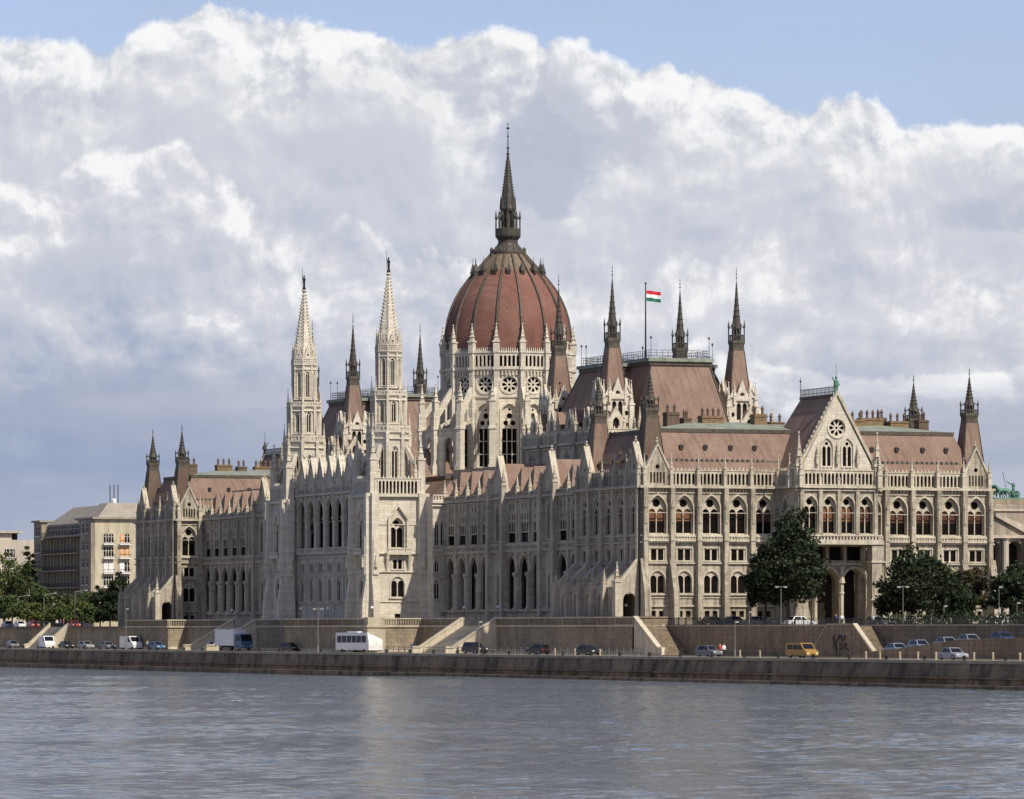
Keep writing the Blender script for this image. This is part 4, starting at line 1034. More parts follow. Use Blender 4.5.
# ------------------------------------------------------------------ river hall between the towers
def central_hall():
    y0, y1 = 115.65, 152.35; L = y1-y0; X = -4.0
    fr = (X, y1, SIDE_W)
    mb = MB(M_hall); tr = MB(M_hall)
    m = 0.6; n = 7; g = (L-2*m)/n
    frame_of(mb, fr)
    for k in range(n):
        s = m+g*(k+0.5)
        mb.wall(s-g/2, s+g/2, 12.6, 23.2, [(arch(g*0.76, 13.9, 22.4, 0.8, 6, s), 0.4)])
        mb.wall(s-g/2, s+g/2, 0.6, 12.6, [(rect(2.6, 9.9, 11.5, s), 0.45), (arch(1.9, 5.0, 8.9, 0.56, 6, s), 0.5)])
        place(w_twin(2.6, 1.6, M_hall, 3), PAR, fr, s, 9.9); place(w_round(1.9, 3.9, M_hall), PAR, fr, s, 5.0)
        ring(mb, arch(g*0.76, 13.9, 22.4, 0.8, 6, s), arch(g*0.76+0.5, 13.9, 22.85, 0.8, 6, s), -0.2, 0.0)
        # back of the loggia: near-black sheet paints its shade, stone mullions before it
        mb.box(s-g/2-0.22, s-g/2+0.22, 3.7, 3.99, 13.2, 23.0); mb.box(s-0.07, s+0.07, 3.9, 3.99, 13.2, 23.0); mb.box(s-g/2+0.23, s+g/2-0.23, 3.85, 3.99, 18.6, 18.8)
        mb.mat(M_glass_and_shade); mb.poly([(s-g/2, 4.0, 13.2), (s+g/2, 4.0, 13.2), (s+g/2, 4.0, 23.0), (s-g/2, 4.0, 23.0)]); mb.mat(M_hall)
        # gablet and tiled cross roof over each arch
        gm = MB(M_hall); frame_of(gm, fr)
        gm.prism_y([(s-g/2+0.15, 24.4), (s+g/2-0.15, 24.4), (s, 29.0)], 0.0, 0.7)
        gm.mat(M_white)
        for sg in (-1, 1): gm.prism_y([(s+sg*(g/2-0.02), 24.3), (s+sg*(g/2-0.02), 24.9), (s, 29.6), (s, 29.0)], -0.2, 0.9)
        gm.lathe([(0.1, 29.4), (0.25, 29.9), (0.03, 30.5)], 6, s, 0.35)
        part(gm, 'hall_gable')
        r = MB(M_tile); frame_of(r, fr)
        for sg in (-1, 1): r.poly([(s+sg*(g/2), 0.7, 24.4), (s+sg*(g/2), 9, 24.4), (s, 9, 28.8), (s, 0.7, 28.8)])
        part(r, 'hall_roof')
    mb.wall(0, m, 0.6, 23.2); mb.wall(L-m, L, 0.6, 23.2)
    frame_of(mb, fr); mb.box(0, L, 1.0, 4.0, 23.0, 23.25); mb.box(0, L, 0.01, 4.0, 12.9, 13.2); mb.box(0, L, 5.5, 30, 0.6, 24.3)
    for k in range(n+1):
        e = m+g*k; frame_of(tr, fr)
        tr.lathe([(0.62, 13.3), (0.62, 13.9), (0.40, 14.1), (0.38, 18.4), (0.62, 18.9), (0.62, 19.2)], 10, e, 0.05)
        tr.box(e-0.3, e+0.3, -0.35, -0.003, 19.2, 23.6); tr.box(e-0.28, e+0.28, -0.2, -0.003, 0.6, 12.4)
        place(pinnacle(4.4, 0.65, M_trim, 'hall_pinnacle'), PAR, fr, e, 23.5, -0.1)
    courses(tr, fr, 0, L, [(23.0, 0.35, 0.5), (13.0, 0.25, 0.45), (12.4, 0.2, 0.3), (9.3, 0.2, 0.25), (4.5, 0.2, 0.2), (0.6, 1.5, 0.3)])
    balustrade(tr, fr, 0, L, 13.2, 14.1, 0.5, 0.15, -0.25); loggia(tr, fr, 0.1, L-0.1, 23.3, 24.6, -0.1, 0.7)
    part(mb, 'hall_wall'); part(tr, 'hall_dressings')
    # flanks: short walls between the towers and the galleries, facing south and north
    for (fx, fy, a, x1, yb) in ((3.4, 102.2, 0, 0, 0), (40, 165.8, PI, 0, 0)):
        f = (fx, fy, a); b = MB(M_white); t = MB(M_white); frame_of(b, f)
        off = 0 if a == 0 else 40-3.4-4.0
        q = [off+0.68, off+1.72] if a == 0 else []
        b.wall(0, 36.6, 0.6, 21.2, [(arch(0.82, 13.8, 18.0, 0.6, 5, s), 0.5) for s in q]+[(arch(0.9, 9.8-0.2, 11.8, 0.6, 5, s), 0.4) for s in q[:1]]+[(arch(1.0, 5.2, 8.4, 0.6, 5, s), 0.4) for s in q[:1]])
        courses(t, f, -0.2, 36.6, [(20.9, 0.35, 0.6), (20.4, 0.2, 0.4), (13.0, 0.2, 0.4), (12.2, 0.2, 0.35), (9.0, 0.15, 0.2)])
        balustrade(t, f, -0.1, 36.6, 21.25, 22.3, 0.5, 0.15, -0.4); balustrade(t, f, -0.1, 2.9, 13.2, 14.0, 0.45, 0.12, -0.3)
        part(b, 'flank_wall'); part(t, 'flank_dressings')
        for s in q:
            place(w_lancet(0.82, 4.2, M_white, 'flank_window'), PAR, f, s, 13.8)
        for s in q[:1]:
            place(w_lancet(0.9, 2.2, M_white, 'flank_window'), PAR, f, s, 9.6); place(w_lancet(1.0, 3.2, M_white, 'flank_window'), PAR, f, s, 5.2)
    b = MB(M_river); b.box(3.45, 40, 102.6, 165.4, 0.6, 20.9)
    b.mat(M_white); b.frame(3.4, 106.3, SIDE_W); b.wall(0, 4.1, 0.6, 22); b.frame(3.4, 165.8, SIDE_W); b.wall(0, 4.2, 0.6, 22); b.frame()
    b.wall; part(b, 'central_block_wall')
    # steep roofs between hall and dome
    r = MB(M_tile)
    def hip(x0, x1, y0_, y1_, z0, z1, rx, ry):
        p = [(x0, y0_, z0), (x1, y0_, z0), (x1, y1_, z0), (x0, y1_, z0)]; q = [(x0+rx, y0_+ry, z1), (x1-rx, y0_+ry, z1), (x1-rx, y1_-ry, z1), (x0+rx, y1_-ry, z1)]
        for k in range(4): r.poly([p[k], p[(k+1) % 4], q[(k+1) % 4], q[k]])
        r.poly(q)
    hip(5, 16, 103.5, 164.5, 21.2, 24.8, 3.0, 3.0)
    hip(2, 20, 127.5, 140.5, 24.3, 31.0, 3, 6.2)
    part(r, 'hall_roof')

# ------------------------------------------------------------------ dome
DX, DY = 28.0, 134.0
def dome():
    N = 16; R = 10.95; OFF = rad(7.3)
    # platform and lower ring
    pf = MB(M_white); pf.mat(M_river); pf.box(11, 45, 117, 151, 20.9, 25.4); pf.mat(M_copper); pf.box(10.6, 45.4, 116.6, 151.4, 25.4, 25.9)
    part(pf, 'dome_platform')
    dr = MB(M_white)
    ang = [OFF+2*PI*k/N for k in range(N)]   # pier directions measured from south towards west
    def dirv(a): return (-math.sin(a), -math.cos(a))
    for k in range(N):
        a = ang[k]+PI/N; nx, ny = dirv(a)
        ap = R*math.cos(PI/N); side = 2*R*math.sin(PI/N)
        fa = math.atan2(nx, -ny)     # frame angle: outward normal = (sin fa, -cos fa)
        fr = (DX+nx*ap-math.cos(fa)*side/2, DY+ny*ap-math.sin(fa)*side/2, fa)
        frame_of(dr.mat(M_white), fr); c = side/2
        dr.wall(0, side, 25.5, 39.6, [(arch(2.7, 27.6, 38.4, 0.62, 6, c), 0.6)])
        dr.wall(0, side, 39.6, 44.2, [(circ(1.38, 41.65, c, 20), 0.5)])
        dr.box(-0.1, side+0.1, -0.22, -0.004, 39.45, 39.75); dr.box(-0.1, side+0.1, -0.45, -0.004, 44.2, 44.6); dr.box(-0.1, side+0.1, -0.25, -0.004, 43.9, 44.2)
        ring(dr, arch(2.7, 27.6, 38.4, 0.62, 6, c), arch(3.3, 27.6, 38.85, 0.62, 6, c), -0.2, 0)
        # corbel table and pierced gallery
        for q in range(7): dr.box(side*(q+0.5)/7-0.12, side*(q+0.5)/7+0.12, -0.4, -0.004, 43.2, 43.9)
        n = 5; g = (side-0.7)/n
        dr.plate(rect(side-0.5, 44.5, 47.0, c), [arch(g*0.62, 44.7, 46.6, 0.8, 3, 0.35+g*(q+0.5)) for q in range(n)], -0.35, 0.0)
        dr.box(0, side, -0.5, 0.05, 47.0, 47.22)
        for q in range(n*2): dr.taper(0.25+(side-0.5)*(q+0.5)/(n*2)-0.13, 0.25+(side-0.5)*(q+0.5)/(n*2)+0.13, -0.4, -0.15, 47.22, 0.25+(side-0.5)*(q+0.5)/(n*2)-0.02, 0.25+(side-0.5)*(q+0.5)/(n*2)+0.02, -0.3, -0.26, 47.95)
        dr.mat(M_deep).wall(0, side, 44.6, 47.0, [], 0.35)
    drum = part(dr, 'dome_drum')
    # windows: tall traceried and roses
    def tall():
        mb = MB(M_white); w_, h = 2.7, 10.8
        holes = [rect(0.70, 0.2, 6.6, x) for x in (-0.86, 0.0, 0.86)]+[circ(0.42, 7.55, x, 10) for x in (-0.62, 0.62)]+[circ(0.48, 8.75, 0, 12), circ(0.22, 9.8, 0, 8)]
        mb.plate(arch(w_, 0, h, 0.62), holes, 0.35, 0.55, side=False)
        for z in (2.2, 4.4): mb.box(-1.3, 1.3, 0.38, 0.5, z, z+0.12)
        f = mb.build('dome_window'); p = MB(M_glass_and_shade); p.poly([(x, 0.62, z) for x, z in arch(w_, 0, h, 0.62)]); return [f, p.build('pane')]
    tw = proto('domewin', tall)
    for k in range(N):
        a = ang[k]+PI/N; nx, ny = dirv(a); ap = R*math.cos(PI/N); fa = math.atan2(nx, -ny); side = 2*R*math.sin(PI/N)
        vis = -nx*sa-ny*ca
        if vis < -0.05: continue
        fr = (DX+nx*ap-math.cos(fa)*side/2, DY+ny*ap-math.sin(fa)*side/2, fa)
        place(tw, PAR, fr, side/2, 27.6); place(w_rose(1.38, M_white, 8, 'drum_rose_window'), PAR, fr, side/2, 41.65)
    for k in range(N):
        nx, ny = dirv(ang[k]); fa = math.atan2(nx, -ny); frp = (DX+nx*R, DY+ny*R, fa)
        b = MB(M_white); frame_of(b, frp)
        b.box(-0.36, 0.36, -0.75, 0.2, 25.5, 48.0); b.box(-0.42, 0.42, -0.95, 0.2, 25.5, 40.0); b.box(-0.55, 0.55, -0.9, 0.2, 44.1, 44.6); b.box(-0.5, 0.5, -0.85, 0.2, 39.5, 39.8)
        pinn_geo(b, 5.0, 0.95, 0, -0.4, 47.0)
        # flying arch out to the ring pier
        Ro = 3.9
        b.prism_x([(-0.9, 41.2), (-0.9, 39.6), (-Ro, 35.4), (-Ro, 37.1)], -0.3, 0.3)
        b.prism_x([(-0.9, 36.0), (-0.9, 34.8), (-2.2, 35.2), (-Ro, 33.0), (-Ro, 34.4)], -0.2, 0.2)
        b.box(-0.2, 0.2, -2.2, -1.8, 34.8, 39.0)
        b.box(-0.46, 0.46, -Ro-0.8, -Ro+0.5, 24.5, 37.0); b.box(-0.58, 0.58, -Ro-0.95, -Ro+0.6, 34.0, 34.35); b.box(-0.55, 0.55, -Ro-1.1, -Ro+0.4, 24.5, 28.0)
        pinn_geo(b, 5.2, 0.9, 0, -Ro-0.15, 36.8)
        part(b, 'dome_buttress')
    # low ring wall between the outer piers
    rw = MB(M_white); Ro = R+3.9; side = 2*Ro*math.sin(PI/N); ap = Ro*math.cos(PI/N)
    for k in range(N):
        a = ang[k]+PI/N; nx, ny = dirv(a); fa = math.atan2(nx, -ny)
        if abs(((a-rad(7.3)-PI/N) % (2*PI))-0) < 0.01 or k in (0, 1, 2): 
            pass
        frame_of(rw, (DX+nx*ap-math.cos(fa)*side/2, DY+ny*ap-math.sin(fa)*side/2, fa))
        top = 34.0 if k in (2, 3, 4, 13, 14, 12) else 27.0
        if top > 30: rw.plate(rect(side, 25.4, top, side/2), [arch(2.3, 26.6, 32.8, 0.7, 5, side/2)], 0, 0.5); rw.box(0, side, -0.2, 0.7, 33.9, 34.2)
        else: rw.plate(rect(side, 25.4, top, side/2), [], 0, 0.5); rw.box(0, side, -0.15, 0.6, 26.9, 27.15)
    part(rw, 'dome_ring_wall')
    # shell
    prof = [(10.95, 46.9), (10.93, 49.8), (10.8, 51.4), (10.5, 53.1), (9.95, 54.9), (9.2, 56.6), (8.2, 58.3), (7.0, 59.9), (5.7, 61.4), (4.35, 62.9), (3.0, 64.4)]
    prof = [(r-0.12, z) for r, z in prof]
    sh = MB(M_dometile); sh.lathe(prof[:9], 64, DX, DY, 0, caps=False); sh.mat(M_copper); sh.mat(plain('brown_lead_sheet', (0.17, 0.125, 0.085), 0.6, 0.3)); sh.lathe(prof[8:], 64, DX, DY, 0, caps=False)
    shell = part(sh, 'dome', smooth=True)
    for k in range(N):
        nx, ny = dirv(ang[k]); px, py = -ny, nx
        rb = MB(M_copper)
        for (r0, z0), (r1, z1) in zip(prof, prof[1:]):
            w0 = 0.13+0.11*r0/11; w1 = 0.13+0.11*r1/11
            q = []
            for r, z, w_ in ((r0, z0, w0), (r1, z1, w1)):
                for sg, ex in ((-1, -0.02), (-0.7, 0.3), (0.7, 0.3), (1, -0.02)): q.append(rb.P(DX+nx*(r+ex)+px*sg*w_, DY+ny*(r+ex)+py*sg*w_, z+ex*0.3))
            for i in range(3): rb.F((q[i], q[i+1], q[i+5], q[i+4]))
        part(rb, 'rib', shell)
        # dormer pinnacle ring near the top, between ribs
        a = ang[k]+PI/N; mx, my = dirv(a); r, z = 6.0, 61.0
        d = MB(M_spire); d.frame(DX+mx*r, DY+my*r, math.atan2(mx, -my))
        d.box(-0.3, 0.3, -0.45, 0.6, z-0.3, z+0.3); d.taper(-0.42, 0.42, -0.5, 0.6, z+0.3, -0.04, 0.04, -0.1, 0.1, z+1.7); d.tube((0, 0, z+1.6), (0, 0, z+2.7), 0.06, 0.03)
        d.mat(M_black); d.poly([(x, -0.46, zz) for x, zz in arch(0.34, z-0.2, z+0.28)])
        part(d, 'dome_dormer', shell)
    # crown: ring, gallery, lantern, spire
    ln = MB(M_copper); ln.frame(DX, DY, 0)
    ln.lathe([(3.0, 64.3), (3.1, 64.6), (3.1, 64.95), (2.8, 65.2)], 16)
    for k in range(16):
        a = 2*PI*k/16; ln.lathe([(0.12, 64.9), (0.18, 65.2), (0.04, 65.6)], 5, 2.95*math.cos(a), 2.95*math.sin(a))
    ln.mat(M_spire)
    ln.lathe([(2.6, 65.2), (2.0, 65.8), (1.7, 66.3), (1.7, 66.8), (2.1, 67.3), (2.2, 67.5)], 16)
    ln.lathe([(2.15, 67.5), (2.2, 68.7), (2.05, 68.8)], 16)
    for k in range(8):
        a = 2*PI*k/8+PI/8; x, y = 2.05*math.cos(a), 2.05*math.sin(a)
        ln.lathe([(0.13, 67.6), (0.13, 70.4), (0.22, 70.6), (0.02, 72.0)], 5, x, y); ln.tube((x, y, 70.2), (x*0.5, y*0.5, 71.8), 0.10)
        ln.lathe([(0.15, 68.7), (0.15, 72.2)], 5, 1.05*math.cos(a), 1.05*math.sin(a))
        ln.lathe([(0.05, 71.8), (0.24, 72.3), (0.03, 74.6)], 5, 1.22*math.cos(a), 1.22*math.sin(a))
    ln.lathe([(0.75, 68.6), (0.75, 72.0)], 8, rot=PI/8); ln.lathe([(1.25, 71.8), (1.35, 72.2), (1.2, 72.8), (1.1, 74.2), (0.78, 76.4), (0.22, 81.2)], 8, rot=PI/8)
    part(ln, 'lantern', shell)
    sp = MB(M_spire); sp.frame(DX, DY, 0)
    for k in range(8):
        a = 2*PI*k/8+PI/8
        for q in range(12):
            t = q/12; r = 1.0*(1-t)+0.25*t; z = 74.8+5.8*t; sp.frame(DX, DY, a); sp.box(r-0.05, r+0.10, -0.06, 0.06, z, z+0.16)
    sp.frame(DX, DY, 0); sp.lathe([(0.2, 81.0), (0.1, 83.0), (0.05, 87.0)], 6)
    for z, r in ((81.6, 0.40), (82.6, 0.34), (84.6, 0.22), (86.0, 0.36), (86.7, 0.14)): sp.lathe([(0.03, z-0.22), (r, z), (0.03, z+0.22)], 8)
    part(sp, 'spire_finial', shell)

# ------------------------------------------------------------------ chamber blocks with their four turrets
def chamber(ys, yn):
    """ys..yn: the turret rows; the chamber body reaches 4 m beyond them"""
    b = MB(M_river); t = MB(M_trim)
    X0, X1, Y0, Y1 = 13.0, 43.0, ys-4, yn+4
    zt = 29.5
    faces = [((X0, Y1, SIDE_W), Y1-Y0), ((X0, Y0, 0), X1-X0), ((X1, Y0, PI/2), Y1-Y0), ((X1, Y1, PI), X1-X0)]
    for i, (fr, L) in enumerate(faces):
        n = int(L//6.4); g = L/n; frame_of(b, fr)
        for k in range(n):
            s = g*(k+0.5)
            b.mat(M_river if i == 0 else M_white).wall(s-g/2, s+g/2, 20.9, zt, [(arch(2.0, 25.2, 28.3, 0.8, 5, s), 0.5)])
            if i < 2: place(w_lancet(2.0, 3.1, M_river, 'clerestory_window'), PAR, fr, s, 25.2)
            # gabled dormer above the parapet
            d = MB(M_trim); frame_of(d, fr)
            d.plate([(s-1.3, 31.2), (s+1.3, 31.2), (s+1.3, 32.8), (s, 35.0), (s-1.3, 32.8)], [arch(1.1, 31.5, 33.3, 0.8, 4, s)], 0.3, 0.8)
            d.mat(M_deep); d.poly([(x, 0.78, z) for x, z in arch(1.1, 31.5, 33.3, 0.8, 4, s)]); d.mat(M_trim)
            for q in (-1.4, 1.4): pinn_geo(d, 3.6, 0.42, s+q, 0.4, 31.2)
            d.mat(M_tile)
            for q in (-1, 1): d.poly([(s+q*1.3, 0.8, 32.8), (s+q*1.3, 3.5, 32.8), (s, 3.5, 34.8), (s, 0.8, 34.8)])
            part(d, 'chamber_dormer')
        for k in range(n+1):
            pier(b.mat(M_river if i == 0 else M_white), fr, min(max(g*k, 0.3), L-0.3), 20.9, zt+1.6, 0.6, 0.5, steps=False)
            place(pinnacle(4.0, 0.6, M_trim, 'chamber_pinnacle'), PAR, fr, min(max(g*k, 0.3), L-0.3), zt+1.5, -0.15)
        courses(t, fr, -0.4, L+0.4, [(zt-0.3, 0.35, 0.5), (24.3, 0.2, 0.25), (zt-0.7, 0.2, 0.25)])
        loggia(t, fr, 0.2, L-0.2, zt+0.05, zt+1.9, 0.0, 0.7)
    b.frame(); b.mat(M_flat); b.box(X0+0.5, X1-0.5, Y0+0.5, Y1-0.5, zt-0.3, zt)
    # low block linking to the end block
    b.mat(M_river); ylo, yhi = (27.5, Y0) if ys < 134 else (Y1, 240.5)
    b.box(11, 45, ylo, yhi, 20.0, 26.5); yl2, yh2 = (Y1, 117) if ys < 134 else (151, Y0); b.box(12, 44, yl2, yh2, 20.9, 26.8)
    part(b, 'chamber_wall'); part(t, 'chamber_parapet')
    # great mansard: cross-shaped
    r = MB(M_tile)
    zb, zr = 30.5, 41.4
    def mans(x0, x1, y0, y1, d, zt_):
        p = [(x0, y0, zb), (x1, y0, zb), (x1, y1, zb), (x0, y1, zb)]; q = [(x0+d, y0+d, zt_), (x1-d, y0+d, zt_), (x1-d, y1-d, zt_), (x0+d, y1-d, zt_)]
        for k in range(4):
            r.mat(M_tile); r.poly([p[k], p[(k+1) % 4], q[(k+1) % 4], q[k]])
            r.mat(M_copper); r.tube(p[k], q[k], 0.16, n=5)
        r.mat(M_flat); r.poly(q)
        r.mat(M_copper); e = 0.35
        r.box(x0+d-e, x1-d+e, y0+d-e, y1-d+e, zt_-0.25, zt_+0.3); r.mat(M_flat)
        r.box(x0+d-e*1.8, x1-d+e*1.8, y0+d-e*1.8, y1-d+e*1.8, zt_+0.3, zt_+0.85)
    ym = (Y0+Y1)/2
    mans(X0+1.6, X1-1.6, Y0+6.0, Y1-6.0, 4.4, zr)
    mans(20.2, 35.8, Y0-1.2, Y1+1.2, 2.9, zr+0.45)
    rf = part(r, 'chamber_roof')
    rail = MB(M_black)
    for (xa, xb, ya, yb, z) in ((X0+6, X1-6, Y0+10.4, Y1-10.4, zr+0.85), (23.1, 32.9, Y0+1.7, Y1-1.7, zr+1.3)):
        for (p, q) in (((xa, ya), (xb, ya)), ((xb, ya), (xb, yb)), ((xb, yb), (xa, yb)), ((xa, yb), (xa, ya))):
            n = int(max(abs(q[0]-p[0]), abs(q[1]-p[1]))/0.9)
            for k in range(n): rail.tube((p[0]+(q[0]-p[0])*k/n, p[1]+(q[1]-p[1])*k/n, z), (p[0]+(q[0]-p[0])*k/n, p[1]+(q[1]-p[1])*k/n, z+1.25), 0.035, n=4)
            for h in (0.45, 0.85, 1.25): rail.tube((*p, z+h), (*q, z+h), 0.04, n=4)
            rail.tube((*p, z), (*p, z+3.2), 0.06, 0.03, n=5); rail.lathe([(0.02, z+2.9), (0.2, z+3.2), (0.02, z+3.5)], 6, p[0], p[1])
    part(rail, 'roof_railing', rf)
    for (x, y) in ((17.5, ys), (38.5, ys), (17.5, yn), (38.5, yn)):
        turret(x, y)
def turret(x, y):
    m = MB(M_white); m.frame(x, y, 0)
    A = 2.2
    m.box(-A-0.15, A+0.15, -A-0.15, A+0.15, 29.0, 31.0)
    for k in range(4):
        a = k*PI/2; c, s_ = math.cos(a), math.sin(a)
        fr = (x+A*s_-A*c, y-A*c-A*s_, a); frame_of(m.mat(M_white), fr)
        m.wall(0, 2*A, 31.0, 37.0, [(arch(0.75, 33.2, 35.9, 0.8, 4, A-0.5), 0.4), (arch(0.75, 33.2, 35.9, 0.8, 4, A+0.5), 0.4), (circ(0.4, 34.0, A-1.55, 8), 0.4), (circ(0.4, 34.0, A+1.55, 8), 0.4)]+[(arch(0.5, 31.4, 32.3, 0.6, 3, A-1.6+0.8*q), 0.3) for q in range(5)])
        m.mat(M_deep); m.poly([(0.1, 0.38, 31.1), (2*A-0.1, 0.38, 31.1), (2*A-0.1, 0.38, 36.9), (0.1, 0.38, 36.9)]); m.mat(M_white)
        m.box(-0.25, 2*A+0.25, -0.35, -0.004, 32.5, 32.85); m.box(-0.1, 2*A+0.1, -0.25, -0.004, 37.0-0.3, 37.0)
        # central gable with its openings and small ones either side
        m.plate([(A-1.25, 36.2), (A+1.25, 36.2), (A, 39.6)], [circ(0.42, 37.1, A, 8)], -0.3, 0.1)
        for e in (A-1.3, A+1.3): pinn_geo(m, 3.8, 0.42, e, -0.15, 35.6)
        m.plate([(0.2, 36.9), (1.5, 36.9), (0.85, 38.3)], [], -0.1, 0.15); m.plate([(2*A-1.5, 36.9), (2*A-0.2, 36.9), (2*A-0.85, 38.3)], [], -0.1, 0.15)
        m.frame(x, y, a); pinn_geo(m, 6.2, 0.75, A+0.1, A+0.1, 33.0)
        m.box(A-0.45, A+0.6, A-0.45, A+0.6, 29.0, 33.2)
    o = part(m, 'turret')
    s = MB(M_spire); spire_geo(s, x, y, 36.2, 1.75, 44.2, 0.93, 45.8, 55.7, M_tile)
    part(s, 'turret_spire', o)

end_block(0, False); end_block(240.7, True)
portal(0, -1); portal(268, 1)
gallery(SB, 101.9, 0); gallery(NBs, 240.7, 1)
river_tower(-1.25, 111.0, False); river_tower(-1.25, 157.0, True)
central_hall(); dome(); chamber(57, 81); chamber(187, 211)
# flag on the southern chamber roof: a thing of its own on its pole
fl = empty('flag', (28, 69.5, 42.8), 'red, white and green striped flag flying from a tall pole on the big roof', 'flag')
fp = MB(M_black); fp.tube((0, 0, -0.2), (0, 0, 12.6), 0.16, 0.09, 8); fp.lathe([(0.03, 12.4), (0.2, 12.6), (0.03, 12.8)], 8); fp.build('pole', fl, (0, 0, 0))
for k, (nm, col) in enumerate((('red', (0.55, 0.02, 0.04)), ('white', (0.78, 0.78, 0.78)), ('green', (0.02, 0.15, 0.09)))):
    m = plain(nm+'_cloth', col, 0.8, 0.12); f = MB(m); nn = 16; W = 2.4; H = 0.56
    top_ = 11.5-k*H
    for i in range(nn):
        x0, x1 = 0.15+W*i/nn, 0.15+W*(i+1)/nn
        f0, f1 = 0.16*math.sin(x0*4.2)*min(1, x0), 0.16*math.sin(x1*4.2)*min(1, x1)
        d0, d1 = -0.10*x0, -0.10*x1
        for yy in (0.0, 0.02): f.poly([(x0, f0+yy, top_+d0), (x1, f1+yy, top_+d1), (x1, f1+yy, top_-H+d1), (x0, f0+yy, top_-H+d0)])
    f.build('stripe', fl, (0, 0, 0), label=nm+' stripe of the flag')
# ------------------------------------------------------------------ water, ground, quay
WZ, QZ, LZ = -6.65, -3.45, 0.6      # water, lower quay road, upper street
QX = -22.0
def water_material():
    m, t, b = new_mat('river_water'); p = geo(t)
    sx = t.node('ShaderNodeSeparateXYZ', {0: p})
    q = t.comb(t.m('ADD', t.m('MULTIPLY', sx.outputs[0], 0.94), t.m('MULTIPLY', sx.outputs[1], -0.34)), t.m('ADD', t.m('MULTIPLY', sx.outputs[0], 0.34), t.m('MULTIPLY', sx.outputs[1], 0.94)), 0.0)
    n1 = t.noise(q, 0.9, 5, 0.62, 0.4); n2 = t.noise(q, 0.27, 4, 0.62, 0.5); n3 = t.noise(q, 0.018, 4, 0.55)
    st = t.noise(t.vm('MULTIPLY', q, (0.02, 0.07, 1)), 1.0, 6, 0.6)
    h = t.m('ADD', t.m('MULTIPLY', n1, 1.5), t.m('MULTIPLY', n2, 0.5))
    h = t.m('MULTIPLY', h, t.m('ADD', 0.55, t.m('MULTIPLY', t.smooth(t.m('ADD', st, t.m('MULTIPLY', n3, 0.5)), 0.55, 0.95), 0.9)))
    setb(t, b, col=(0.12, 0.135, 0.15), rough=0.08, spec=0.5, ior=1.333, normal=bump(t, h, 1.0, 1.0))
    return m
M_water = water_material()
import numpy as np
def river():
    """flat sheet to the horizon and, on the reach the photo looks across, real wavelets"""
    R = np.random.RandomState(11)
    nx, nz = 430, 1000
    Zr = 150*(780/150.0)**(np.linspace(0, 1, nz)**0.9); T = np.linspace(-1, 1, nx)
    Zg, Tg = np.meshgrid(Zr, T, indexing='ij'); Xg = Tg*(0.115*Zg+26)
    # small random jitter so the grid never lines up
    Xg = Xg+R.uniform(-0.08, 0.08, Xg.shape); Zg = Zg+R.uniform(-0.12, 0.12, Zg.shape)
    wx = cam_x+Xg*ca+Zg*sa; wy = cam_y-Xg*sa+Zg*ca
    h = np.zeros_like(wx); mod = np.zeros_like(wx); m2 = np.zeros_like(wx)
    for k in range(10):
        a = R.uniform(0, 2*PI); l = R.uniform(18, 90); mod += np.sin((wx*math.cos(a)+wy*math.sin(a))*2*PI/l+R.uniform(0, 6.28))/3.2
    amp = np.clip(0.9+0.3*mod, 0.4, 1.6)
    wind = 1.9
    for k in range(46):
        l = 1.0*(4.2/1.0)**R.uniform(0, 1); a = wind+R.normal()*0.75
        ph = (wx*math.cos(a)+wy*math.sin(a))*2*PI/l+R.uniform(0, 6.28)+0.6*mod
        h += np.sin(ph)*l*0.0021
    h *= amp
    edge = np.clip(np.minimum((1-np.abs(Tg))*12, np.minimum((Zg-150)/6, (780-Zg)/20)), 0, 1)
    z = WZ-0.35+edge*(0.35+h)
    V_ = np.stack([wx, wy, z], -1).reshape(-1, 3)
    i = np.arange(nx*nz).reshape(nz, nx)
    F_ = np.stack([i[:-1, :-1], i[:-1, 1:], i[1:, 1:], i[1:, :-1]], -1).reshape(-1, 4)
    n0_ = len(V_)
    V2 = np.array([(-9000, -9000, WZ-0.36), (QX+0.5, -9000, WZ-0.36), (QX+0.5, 20000, WZ-0.36), (-9000, 20000, WZ-0.36)])
    me = bpy.data.meshes.new('river_water')
    me.from_pydata(np.vstack([V_, V2]).tolist(), [], F_.tolist()+[(n0_, n0_+1, n0_+2, n0_+3)])
    me.materials.append(M_water); me.polygons.foreach_set('use_smooth', [True]*len(me.polygons)); me.update()
    o = bpy.data.objects.new('river_water', me); C.objects.link(o); tag(o, kind='structure')
river()
YN, YS = 30000, -3000
g = MB(M_ground); g.poly([(0.2, YS, LZ), (30000, YS, LZ), (30000, YN, LZ), (0.2, YN, LZ)]); g.poly([(-7.0, 240, LZ), (0.2, 240, LZ), (0.2, YN, LZ), (-7.0, YN, LZ)])
tag(g.build('ground'), kind='structure')
def sheet(name, x0, x1, y0, y1, z, m):
    s_ = MB(m); s_.poly([(x0, y0, z), (x1, y0, z), (x1, y1, z), (x0, y1, z)]); return tag(s_.build(name), kind='structure')
sheet('quay_road', QX+1.2, 0.4, YS, 6000, QZ, M_gravel)
sheet('road', -16.5, -11.5, YS, 6000, QZ+0.02, M_asphalt)
sheet('upper_road', 3, 90, -34, -8, LZ+0.012, M_asphalt)
sheet('upper_road', -2.5, 8, 292, 3000, LZ+0.012, M_asphalt)
k_ = MB(M_paint)
for i in range(120): y = -260+i*6.0; k_.poly([(-14.1, y, QZ+0.03), (-13.95, y, QZ+0.03), (-13.95, y+2.5, QZ+0.03), (-14.1, y+2.5, QZ+0.03)])
tag(k_.build('road_marking'), kind='structure')
